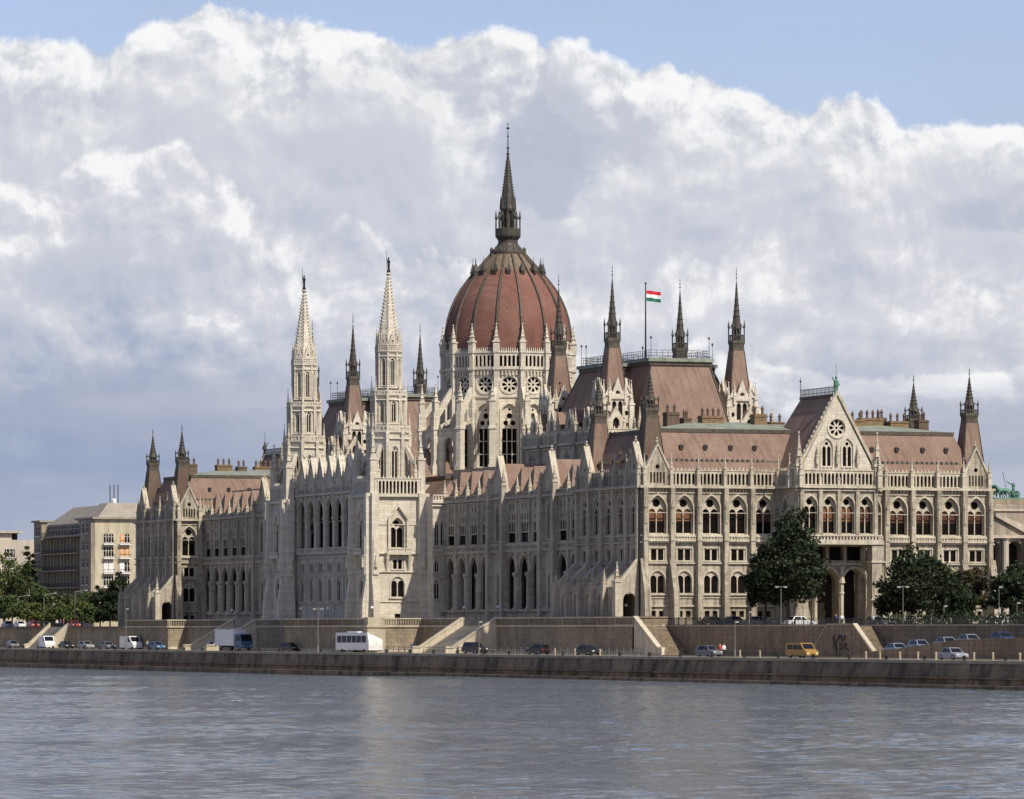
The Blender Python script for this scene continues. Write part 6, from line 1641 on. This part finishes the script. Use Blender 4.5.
horse_r = [0.36, 0.36, 0.36, 0.24, 0.19, 0.10, 0.14, 0.09, 0.07, 0.13, 0.07, 0.17, 0.09, 0.07, 0.17, 0.09, 0.07, 0.09, 0.07]
hm = skin_mesh('horse', horse_v, horse_e, horse_r, [M_statuegreen])
QD = empty('chariot_statue', (xat(1006, JY+8), JY+8, zj(498)), 'green bronze chariot with horses and rider on the roof at right', 'statue')
for k in range(3):
    h_ = link_mesh(hm, QD, (-0.9-0.25*k, -1.0+k*0.95, 0.3), PI+0.25*(k-1)); h_.scale = (1.25, 1.25, 1.2)
ch_ = MB(M_statuegreen); ch_.box(-3.2, 3.4, -1.6, 1.8, -0.1, 0.3); ch_.lathe([(0.75, 0.4), (0.95, 1.0), (0.8, 1.7)], 12, 1.9, 0); ch_.tube((1.9, -1.1, 1.0), (1.9, 1.1, 1.0), 0.1)
for q in (-1.0, 1.0):
    ch_.frame(1.9, q, 0)
    for a in range(12): ch_.tube((0.75*math.cos(a*PI/6), 0, 1.0+0.75*math.sin(a*PI/6)), (0.75*math.cos((a+1)*PI/6), 0, 1.0+0.75*math.sin((a+1)*PI/6)), 0.07); ch_.tube((0, 0, 1.0), (0.75*math.cos(a*PI/6), 0, 1.0+0.75*math.sin(a*PI/6)), 0.03)
ch_.frame(); ch_.build('chariot', QD, (0, 0, 0)); QD.scale = (0.85,)*3
hv = [(0, 0, 1.0), (0, 0, 1.35), (0, 0, 1.6), (0, 0, 1.85), (-0.05, 0.3, 1.5), (-0.5, 0.45, 1.75), (-0.9, 0.45, 2.0), (0, -0.3, 1.5), (-0.4, -0.4, 1.3), (0.02, 0.14, 0.5), (0, 0.16, 0.0), (0.02, -0.14, 0.5), (0, -0.16, 0.0)]
he = [(0, 1), (1, 2), (2, 3), (1, 4), (4, 5), (5, 6), (1, 7), (7, 8), (0, 9), (9, 10), (0, 11), (11, 12)]
fm = skin_mesh('rider', hv, he, [0.24, 0.27, 0.12, 0.19, 0.12, 0.1, 0.08, 0.12, 0.09, 0.16, 0.12, 0.16, 0.12], [M_statuegreen]); rd = link_mesh(fm, QD, (1.7, 0.1, 1.0)); rd.scale = (1.35,)*3
sf = MB(M_statuegreen); sf.tube((0.4, 0.7, 2.2), (-0.4, 0.7, 5.6), 0.07); sf.build('staff', QD, (0, 0, 0))

# ------------------------------------------------------------------ vehicles
def paint(name, col, rough=0.3):
    m, t, b = new_mat(name); p = geo(t); n = t.noise(p, 3.0, 4, 0.6)
    setb(t, b, col=t.mix(t.smooth(n, 0.45, 0.8, 0, 0.35), col, (0.12, 0.10, 0.08)), rough=rough, spec=0.5); return m
P_white = paint('white_car_paint', (0.72, 0.72, 0.70)); P_silver = paint('silver_car_paint', (0.27, 0.285, 0.30)); P_dark = paint('black_car_paint', (0.015, 0.015, 0.017)); P_navy = paint('navy_car_paint', (0.03, 0.05, 0.10))
P_blue = paint('blue_car_paint', (0.06, 0.12, 0.23)); P_yel = paint('yellow_van_paint', (0.33, 0.18, 0.03)); P_grey = paint('grey_car_paint', (0.13, 0.14, 0.155)); P_red = paint('red_car_paint', (0.30, 0.04, 0.03)); P_pale = paint('pale_blue_car_paint', (0.24, 0.30, 0.38))
M_tyre = plain('tyre_rubber', (0.018, 0.018, 0.018), 0.9); M_rim = plain('wheel_rim', (0.35, 0.35, 0.35), 0.4); M_lens = plain('lamp_lens', (0.6, 0.6, 0.55), 0.3, 0.1); M_tail = plain('tail_lens', (0.35, 0.02, 0.015), 0.4, 0.1)
M_cg = plain('car_glass', (0.010, 0.011, 0.013), 0.15, 0.2, spec=0.3)
VP = {}
def vehicle_proto(kind):
    """length along y, nose at +y, wheels on z=0"""
    if kind in VP: return VP[kind]
    obs = {}
    if kind in ('car', 'hatch', 'suv'):
        L, W, H = (4.4, 1.76, 1.44) if kind == 'car' else ((3.9, 1.68, 1.5) if kind == 'hatch' else (4.5, 1.85, 1.75))
        bh = H*0.58
        low = [(-L/2, 0.32), (-L/2+0.05, bh*0.98), (-L*0.36, bh*1.03), (L*0.24, bh*1.0), (L*0.44, bh*0.86), (L/2, bh*0.66), (L/2, 0.3), (L*0.3, 0.2), (-L*0.3, 0.2)]
        rear = -L*0.36 if kind == 'car' else -L*0.47
        cab = [(rear, bh*1.0), (rear+0.55 if kind == 'car' else rear+0.22, H), (L*0.06, H), (L*0.24, bh*1.0)]
        b = MB(P_white)
        b.prism_x(low, -W/2, W/2)
        # cabin narrows towards the roof
        n = len(cab); a_ = []
        for sgn in (-1, 1):
            a_.append([b.P(sgn*(W/2-0.02 if z < H-0.01 else W/2-0.22), y, z) for y, z in cab])
        b.F(a_[0]); b.F(a_[1][::-1])
        for k in range(n): b.F((a_[0][k], a_[1][k], a_[1][(k+1) % n], a_[0][(k+1) % n]))
        obs['body'] = (b, [])
        g_ = MB(M_cg)
        for sgn in (-1, 1):
            def sp(y, z): return (sgn*(W/2-0.02-0.20*(z-bh)/(H-bh)+0.006), y, z)
            zz0, zz1 = bh+0.05, H-0.07; yr0_, yr1_ = rear+0.28, rear+0.58
            g_.poly([sp(yr0_, zz0), sp(-0.15, zz0), sp(-0.15, zz1), sp(yr1_, zz1)]); g_.poly([sp(-0.05, zz0), sp(L*0.19, zz0), sp(L*0.06-0.04, zz1), sp(-0.05, zz1)])
        obs['side_window'] = (g_, ['split'])
        wsn = MB(M_cg); d = 0.02
        wsn.poly([(-W/2+0.14, L*0.24-0.05+d, bh+0.05), (W/2-0.14, L*0.24-0.05+d, bh+0.05), (W/2-0.27, L*0.07+d, H-0.05), (-W/2+0.27, L*0.07+d, H-0.05)]); obs['windscreen'] = (wsn, [])
        rw_ = MB(M_cg); e = 0.55 if kind == 'car' else 0.22; rw_.poly([(-W/2+0.14, rear+0.06-d*2, bh+0.08), (W/2-0.14, rear+0.06-d*2, bh+0.08), (W/2-0.27, rear+e*0.9-d*2, H-0.05), (-W/2+0.27, rear+e*0.9-d*2, H-0.05)]); obs['rear_window'] = (rw_, [])
        wl = [(sx*(W/2-0.1), sy*L*0.31) for sx in (-1, 1) for sy in (-1, 1)]; wr = 0.31
        hl = [(sx*(W/2-0.28), L/2-0.02, bh*0.72) for sx in (-1, 1)]; tl_ = [(sx*(W/2-0.2), -L/2-0.005, bh*0.8) for sx in (-1, 1)]
    elif kind in ('van', 'minivan'):
        L, W, H = (5.4, 1.98, 2.45) if kind == 'van' else (4.7, 1.85, 1.9)
        b = MB(P_white); b.prism_x([(-L/2, 0.35), (-L/2, H-0.1), (-L/2+0.12, H), (L*0.20, H), (L*0.36, H*0.58), (L*0.48, H*0.44), (L/2, H*0.36), (L/2, 0.3)], -W/2, W/2); obs['body'] = (b, [])
        g_ = MB(M_cg)
        for sgn in (-1, 1):
            x = sgn*(W/2+0.006); g_.poly([(x, L*0.10, H*0.56), (x, L*0.33, H*0.56), (x, L*0.19, H*0.88), (x, L*0.10, H*0.88)])
            if kind == 'minivan':
                g_.poly([(x, -L*0.42, H*0.56), (x, -L*0.18, H*0.56), (x, -L*0.18, H*0.86), (x, -L*0.42, H*0.86)]); g_.poly([(x, -L*0.15, H*0.56), (x, L*0.07, H*0.56), (x, L*0.07, H*0.86), (x, -L*0.15, H*0.86)])
        obs['side_window'] = (g_, ['split'])
        wsn = MB(M_cg); wsn.poly([(-W/2+0.12, L*0.357, H*0.60), (W/2-0.12, L*0.357, H*0.60), (W/2-0.16, L*0.215, H*0.96), (-W/2+0.16, L*0.215, H*0.96)]); obs['windscreen'] = (wsn, [])
        rw_ = MB(M_cg); rw_.poly([(-W/2+0.2, -L/2-0.006, H*0.58), (W/2-0.2, -L/2-0.006, H*0.58), (W/2-0.25, -L/2-0.006, H*0.86), (-W/2+0.25, -L/2-0.006, H*0.86)]); obs['rear_window'] = (rw_, [])
        wl = [(sx*(W/2-0.12), sy*L*0.31) for sx in (-1, 1) for sy in (-1, 1)]; wr = 0.35
        hl = [(sx*(W/2-0.25), L/2+0.005, H*0.30) for sx in (-1, 1)]; tl_ = [(sx*(W/2-0.12), -L/2-0.01, H*0.4) for sx in (-1, 1)]
    elif kind == 'bus':
        L, W, H = 11.5, 2.5, 3.15
        b = MB(P_white); b.prism_x([(-L/2, 0.4), (-L/2, H-0.2), (-L/2+0.3, H), (L/2-0.5, H), (L/2-0.1, H*0.62), (L/2, H*0.4), (L/2, 0.35)], -W/2, W/2); b.box(-0.8, 0.8, -2.5, 1.0, H, H+0.22); obs['body'] = (b, [])
        g_ = MB(M_cg)
        for sgn in (-1, 1):
            x = sgn*(W/2+0.008)
            for k in range(6): y0_ = -L/2+0.5+k*1.7; g_.poly([(x, y0_, 1.55), (x, y0_+1.55, 1.55), (x, y0_+1.55, 2.65), (x, y0_, 2.65)])
        obs['side_window'] = (g_, ['split'])
        wsn = MB(M_cg); wsn.poly([(-W/2+0.15, L/2-0.06, H*0.47), (W/2-0.15, L/2-0.06, H*0.47), (W/2-0.2, L/2-0.42, H*0.93), (-W/2+0.2, L/2-0.42, H*0.93)]); obs['windscreen'] = (wsn, [])
        rw_ = MB(M_cg); rw_.poly([(-W/2+0.25, -L/2-0.008, 1.5), (W/2-0.25, -L/2-0.008, 1.5), (W/2-0.25, -L/2-0.008, 2.7), (-W/2+0.25, -L/2-0.008, 2.7)]); obs['rear_window'] = (rw_, [])
        wl = [(sx*(W/2-0.16), y) for sx in (-1, 1) for y in (-3.3, 3.2)]; wr = 0.48
        hl = [(sx*(W/2-0.35), L/2+0.005, 0.85) for sx in (-1, 1)]; tl_ = [(sx*(W/2-0.2), -L/2-0.01, 1.1) for sx in (-1, 1)]
    else:   # truck
        L, W, H = 8.6, 2.5, 3.7
        b = MB(P_blue); b.prism_x([(L/2-2.2, 0.6), (L/2-2.2, 2.75), (L/2-1.9, 2.9), (L/2-0.5, 2.9), (L/2-0.05, 1.6), (L/2, 0.5)], -W/2+0.08, W/2-0.08); b.mat(M_black).box(-0.5, 0.5, -L/2+0.1, L/2-1, 0.6, 0.9); obs['cab'] = (b, [])
        c = MB(P_white); c.box(-W/2, W/2, -L/2, L/2-2.45, 0.95, H); c.box(-W/2-0.03, W/2+0.03, -L/2-0.03, L/2-2.42, 0.9, 1.0); obs['cargo_box'] = (c, [])
        g_ = MB(M_cg)
        for sgn in (-1, 1): x = sgn*(W/2-0.07); g_.poly([(x, L/2-1.7, 1.75), (x, L/2-0.35, 1.75), (x, L/2-0.6, 2.6), (x, L/2-1.7, 2.6)])
        obs['side_window'] = (g_, ['split']); wsn = MB(M_cg); wsn.poly([(-W/2+0.2, L/2-0.07, 1.68), (W/2-0.2, L/2-0.07, 1.68), (W/2-0.25, L/2-0.42, 2.75), (-W/2+0.25, L/2-0.42, 2.75)]); obs['windscreen'] = (wsn, [])
        wl = [(sx*(W/2-0.18), y) for sx in (-1, 1) for y in (-2.6, 3.1)]; wr = 0.5; hl = [(sx*(W/2-0.4), L/2+0.005, 0.85) for sx in (-1, 1)]; tl_ = [(sx*(W/2-0.2), -L/2-0.04, 0.8) for sx in (-1, 1)]
    out = []
    for nm, (m_, fl_) in obs.items():
        if fl_:
            for sgn in (-1, 1):
                h = MB(M_cg)
                for f_ in m_.f:
                    if m_.v[f_[0]][0]*sgn > 0: h.poly([m_.v[i] for i in f_])
                o = h.build(nm); C.objects.unlink(o); out.append((nm, o, (0, 0, 0), []))
            continue
        o = m_.build(nm); C.objects.unlink(o); out.append((nm, o, (0, 0, 0), []))
    tw_ = MB(M_tyre)
    for k in range(1):
        n = 14; r = wr; a0 = [tw_.P(-0.11, r*math.cos(2*PI*i/n), r*math.sin(2*PI*i/n)) for i in range(n)]; a1 = [tw_.P(0.11, r*math.cos(2*PI*i/n), r*math.sin(2*PI*i/n)) for i in range(n)]
        tw_.F(a0); tw_.F(a1[::-1])
        for i in range(n): tw_.F((a0[i], a1[i], a1[(i+1) % n], a0[(i+1) % n]))
    wo = tw_.build('wheel'); C.objects.unlink(wo)
    rm = MB(M_rim); n = 10; r = wr*0.6
    rm.prism_x([(r*math.cos(2*PI*i/n), r*math.sin(2*PI*i/n)) for i in range(n)], -0.118, 0.118)
    ro_ = rm.build('rim'); C.objects.unlink(ro_)
    for x, y in wl: out.append(('wheel', wo, (x, y, wr), [ro_]))
    lm = MB(M_lens); lm.box(-0.17, 0.17, -0.05, 0.02, -0.09, 0.09); lo_ = lm.build('headlight'); C.objects.unlink(lo_)
    tm = MB(M_tail); tm.box(-0.1, 0.1, -0.01, 0.06, -0.13, 0.13); to_ = tm.build('tail_light'); C.objects.unlink(to_)
    for p in hl: out.append(('headlight', lo_, p, []))
    for p in tl_: out.append(('tail_light', to_, p, []))
    VP[kind] = out; return out
VN = {'car': ('parked_car', 'car'), 'hatch': ('parked_car', 'car'), 'suv': ('parked_car', 'car'), 'van': ('van', 'van'), 'minivan': ('van', 'van'), 'bus': ('bus', 'bus'), 'truck': ('truck', 'truck')}
def vehicle(kind, px, x, z, mat, label, head=0.0, group='vehicles on the quay road', y=None):
    y = yat(px, x) if y is None else y
    nm, cat = VN[kind]
    t = empty(nm, (x, y, z if not callable(z) else z(y)), label, cat, group, head)
    for n_, o, loc, kids in vehicle_proto(kind):
        c = o.copy(); C.objects.link(c); c.parent = t; c.location = loc
        if n_ in ('body', 'cab') and mat: setmat(c, mat)
        for q in kids: d = q.copy(); C.objects.link(d); d.parent = c
    return t
S_ = PI   # nose towards the camera (south)
QZR = QZ+0.02
vehicle('bus', 359, -14.6, QZR, P_white, 'long white bus with dark windows passing the pale bastion under the towers', S_+0.16)
vehicle('truck', 234, -15.5, QZR, P_blue, 'truck with white box and blue cab in front of the far stairs', S_+0.25)
vehicle('van', 47, -12.5, QZR, P_white, 'plain white box-shaped van beneath the far embankment steps', S_-0.02)
vehicle('van', 131, -13, QZR, P_white, 'white van with dark windscreen beside the far corner of the terrace', S_+0.20)
vehicle('hatch', 13, -13, QZR, P_grey, 'small grey car furthest left on the quay road', S_)
vehicle('car', 66, -12.6, QZR, P_dark, 'dark car at the foot of the far embankment steps', S_+0.10)
vehicle('hatch', 86, -13.5, QZR, P_silver, 'light silver car between the far steps and the white van', S_+0.20)
vehicle('car', 107, -13, QZR, P_grey, 'dark grey car just left of the white van', S_+0.15)
vehicle('hatch', 157, -14, QZR, P_blue, 'small blue car right of the white van', S_+0.15)
vehicle('hatch', 213, -12.8, QZR, P_pale, 'pale blue car just left of the truck', S_)
vehicle('hatch', 290, -15, QZR, P_dark, 'rounded black car between the truck and the bus', S_+0.30)
vehicle('suv', 475, -14, QZR, P_dark, 'black car in front of the lit stair wall near the middle', S_+0.25)
vehicle('hatch', 538, -14, QZR, P_dark, 'black car with bright rear glass below the near gallery', 0.3)
vehicle('car', 588, -14, QZR, P_dark, 'low dark car below the near end of the terrace wall', S_+0.25)
vehicle('hatch', 709, -14, QZR, P_grey, 'grey-blue car on the quay right of the terrace stairs', S_+0.30)
vehicle('minivan', 802, -14, QZR, P_yel, 'yellow van driving below the graffiti stair bastion', S_+0.2)
vehicle('car', 953, -14, QZR, P_silver, 'silver car alone on the lower road below the ramp', S_+0.1)
gr_ = 'cars on the ramp'
vehicle('car', 897, -3.4, ramp_z, P_pale, 'pale blue car lowest on the ramp', S_+0.05, gr_)
vehicle('hatch', 920, -3.4, ramp_z, P_pale, 'light blue hatchback second from the foot of the ramp', S_+0.05, gr_)
vehicle('car', 947, -3.4, ramp_z, P_silver, 'silver car in the middle of the ramp row', S_+0.05, gr_)
vehicle('car', 970, -3.4, ramp_z, P_silver, 'silver saloon uphill of the middle car on the ramp', S_+0.05, gr_)
vehicle('car', 1003, -3.4, ramp_z, P_navy, 'dark navy car highest on the ramp', S_+0.05, gr_)
gu = 'cars on the street before the end facade'
UZ = LZ+0.02
vehicle('car', 713, xat(713, -14), UZ, P_dark, 'black car parked by the facade behind the corner railing', -PI/2+0.2, gu, -14)
vehicle('car', 735, xat(735, -15), UZ, P_navy, 'dark blue car parked behind the black one by the facade', -PI/2+0.2, gu, -15)
vehicle('car', 757, xat(757, -20), UZ, P_grey, 'grey car under the left side of the big tree', -PI/2+0.1, gu, -20)
vehicle('car', 800, xat(800, -32), UZ, P_white, 'white car in front of the big dark tree', -PI/2, gu, -32)
vehicle('hatch', 880, xat(880, -14), UZ, P_silver, 'silver car in front of the right portal pier', -PI/2, gu, -14)
vehicle('car', 997, xat(997, -34), UZ, P_white, 'white car half hidden by the hedge at the right', -PI/2, gu, -34)
gl = 'cars on the far upper street'
for px, m, lab in ((8, P_silver, 'silver car under the left edge trees'), (20, P_white, 'white car between the first two lamps on the far street'), (33, P_red, 'red car parked on the far street'), (74, P_red, 'dark red car above the head of the far steps')):
    vehicle('car', px, -4.5, LZ+0.02, m, lab, S_, gl)

# ------------------------------------------------------------------ lamps, people, posts
M_pole = plain('grey_pole', (0.17, 0.165, 0.15), 0.5, 0.15); M_globe = plain('white_lamp_glass', (0.8, 0.8, 0.78), 0.3, 0.05)
def lamp(kind, px, x, z, h, label, group, name='street_lamp', y=None):
    y = yat(px, x) if y is None else y
    t = empty(name, (x, y, z), label, 'street lamp', group)
    b = MB(M_pole if kind != 'globe' else M_black)
    r = 0.065 if h < 6 else 0.09
    b.lathe([(r*2, 0), (r*1.8, 0.9), (r, 1.1), (r*0.7, h)], 8)
    if kind == 'arm': b.tube((0, 0, h), (2.2, -0.4, h+0.35), 0.09)
    if kind == 'double': b.tube((-0.6, 0.1, h+0.05), (0.6, -0.1, h+0.05), 0.05)
    b.build('pole', t, (0, 0, 0))
    heads = {'arm': [(2.2, -0.4, h+0.35)], 'double': [(-0.6, 0.1, h), (0.6, -0.1, h)], 'post': [(0.25, 0, h)], 'globe': [(0, 0, h+0.18)]}[kind]
    for p in heads:
        q = MB(M_globe)
        if kind == 'globe': q.lathe([(0.08, -0.22), (0.26, -0.05), (0.26, 0.1), (0.08, 0.26)], 10)
        else: q.mat(M_pole); q.taper(-0.28, 0.28, -0.13, 0.13, 0.0, -0.2, 0.2, -0.1, 0.1, 0.13); q.mat(M_globe).box(-0.24, 0.24, -0.1, 0.1, -0.07, 0.0)
        q.build('lamp_head', t, p)
lg = 'tall street lamps'
def hz_(py, x, y, z): return (630.83-py)*(ZC+sa*x+ca*y)/FPX-z
for kind, px, x, yb_, py, lab in (('arm', 18, -5.5, None, 597, 'tall lamp with a long arm nearest the left edge'), ('arm', 44, -5.5, None, 595, 'tall lamp with a long arm before the left corner of the apartment block'), ('arm', 75, -5.5, None, 592, 'tallest pale lamp standing right of the far steps'),
        ('post', 12, -5, None, 607, 'small lamp post at the far left'), ('post', 32, -5, None, 606, 'small lamp post left of the far steps'), ('post', 53, -5, None, 604, 'small lamp post at the top of the far steps'),
        ('double', 781, None, -36, 587, 'double-headed lamp before the big dark tree'), ('double', 903, None, -36, 587, 'slim lamp at the left of the rounded tree'), ('post', 944, None, -40, 606, 'single short lamp before the rounded tree'), ('post', 999, None, -36, 587, 'lamp beside the last pier of the facade'), ('post', 1017, None, -40, 603, 'lamp nearest the right edge'), ('post', 749, None, -30, 612, 'short lamp left of the big tree')):
    if x is None: y = yb_; x = xat(px, y)
    else: y = yat(px, x)
    lamp(kind, px, x, LZ, hz_(py, x, y, LZ), lab, lg, y=y)
for px, x, py, lab in ((126, -17.5, 609, 'slim lamp on the quay before the white van'), (318, -17.5, 609, 'slim lamp on the quay left of the bus'), (479, -17.5, 622, 'dark slim lamp before the lit stair wall'), (661, -12, 625, 'slim lamp near the foot of the near terrace stairs'), (735, -17.5, 622, 'slim lamp on the quay right of the grey-blue car')):
    y = yat(px, x); lamp('double' if px == 318 else 'post', px, x, QZ, hz_(py, x, y, QZ), lab, 'slim lamps on the quay', y=y)
for px, x, lab in ((464, 3.2, 'black lamp with white globe at the left side of the near stairs'), (498, 2.8, 'black lamp with white globe at the right side of the near stairs'), (626, -1.4, 'black globe lamp inside the open arch at the near corner'), (328, -8.2, 'black globe lamp on the bastion before the river hall'), (301, -8.2, 'black globe lamp on the bastion left of its neighbour'), (232, 1, 'black globe lamp by the far arcade'), (372, -9, 'black globe lamp at the foot of the near white tower')):
    lamp('globe', px, x, 0.85, 2.7, lab, 'globe lamps on the terraces', 'terrace_lamp')
# thin railing between pavement and road, bollards
railing(yat(655, -10.5), yat(150, -10.5) if False else yat(300, -12), -11.9, QZ, 0.95, 'quay_railing', 'thin grey railing along the foot of the terraces', M_pole, step=1.2, rails=(1.0, 0.55))
bo = MB(M_quaytop); bo.lathe([(0.13, 0), (0.13, 0.75), (0.17, 0.85), (0.04, 0.98)], 8); b0 = bo.build('bollard')
BL = ['short pale bollard '+q for q in ('at the foot of the ramp', 'just right of the foot of the ramp', 'below the lowest car on the ramp', 'below the second car on the ramp', 'left of the lone silver car on the lower road', 'just right of the lone silver car', 'below the highest ramp car', 'nearest the right edge of the photo', 'left of the yellow van', 'right of the grey-blue car on the quay', 'right of the low dark car on the quay', 'left of the low dark car on the quay', 'furthest left, near the car with bright rear glass')]
first = True
for i, px in enumerate([866, 880, 900, 918, 936, 974, 993, 1020, 760, 740, 600, 575, 555]):
    o = b0 if first else b0.copy()
    if not first: C.objects.link(o)
    first = False; o.location = (-18.6, yat(px, -18.6), QZ)
    tag(o, BL[i], 'bollard', 'bollards along the quay edge')
def person_mesh(seed, top, leg, stride=0.12):
    v = [(0, 0, 0.95), (0, 0, 1.18), (0, 0, 1.40), (0, 0, 1.50), (0, 0, 1.63), (0.0, 0.02, 1.70), (0.19, 0, 1.40), (0.25, 0.03, 1.12), (0.24, 0.10, 0.86), (-0.19, 0, 1.40), (-0.25, -0.02, 1.12), (-0.24, 0.03, 0.86),
         (0.10, 0, 0.88), (0.11, stride, 0.48), (0.11, stride*0.9, 0.08), (0.11, stride+0.16, 0.04), (-0.10, 0, 0.88), (-0.11, -stride*0.5, 0.48), (-0.11, -stride*1.6, 0.08), (-0.11, -stride*1.6+0.16, 0.04)]
    e = [(0, 1), (1, 2), (2, 3), (3, 4), (4, 5), (2, 6), (6, 7), (7, 8), (2, 9), (9, 10), (10, 11), (0, 12), (12, 13), (13, 14), (14, 15), (0, 16), (16, 17), (17, 18), (18, 19)]
    r = [0.15, 0.14, 0.15, 0.06, 0.10, 0.09, 0.065, 0.05, 0.038, 0.065, 0.05, 0.038, 0.095, 0.07, 0.05, 0.045, 0.095, 0.07, 0.05, 0.045]
    return skin_mesh('person', v, e, r, [M_skin, top, leg, M_black], split=lambda c: (3 if c[2] > 1.69 else 0) if c[2] > 1.47 else (1 if c[2] > 0.95 else (0 if abs(c[0]) > 0.2 and c[2] > 0.75 else 2)))
c_w = plain('white_shirt', (0.7, 0.7, 0.68), 0.8, 0.1); c_r = plain('red_shirt', (0.45, 0.06, 0.05), 0.8, 0.1); c_b = plain('blue_clothes', (0.06, 0.09, 0.16), 0.8, 0.2); c_k = plain('dark_trousers', (0.03, 0.03, 0.035), 0.9, 0.2)
pm = [person_mesh(1, c_w, c_k), person_mesh(2, c_r, c_b, 0.2), person_mesh(3, c_b, c_k, 0.05)]
for px, x, y, z, k, lab in ((57, -5.8, None, LZ+0.02, 0, 'person in a white top standing left at the head of the far steps'), (60.5, -5.8, None, LZ+0.02, 2, 'person in dark blue at the head of the far steps'), (63.5, -5.6, None, LZ+0.02, 1, 'person in a red top at the head of the far steps'),
        (412, -13.2, None, QZR, 2, 'person in dark blue walking below the pale bastion'), (720, -12.5, None, QZR, 1, 'person in a red top standing beside the grey-blue car'), (724, -12.5, None, QZR, 0, 'person in a white top beside the grey-blue car'),
        (842, None, -40, UZ, 0, 'person in a white top at the head of the graffiti stairs'), (836, None, -38, UZ, 2, 'person in dark blue at the head of the graffiti stairs'), (148, -12.5, None, QZR, 0, 'person in a white top by the lit far bastion'), (873, None, -30, UZ, 0, 'person in a white top near the foot of the portal')):
    if x is None: x = xat(px, y)
    else: y = yat(px, x)
    o = bpy.data.objects.new('person', pm[k]); C.objects.link(o); o.location = (x, y, z); o.rotation_euler = (0, 0, (px*1.7) % 6.28); tag(o, lab, 'person', 'people on the riverside')
    for p_ in o.data.polygons: p_.use_smooth = True
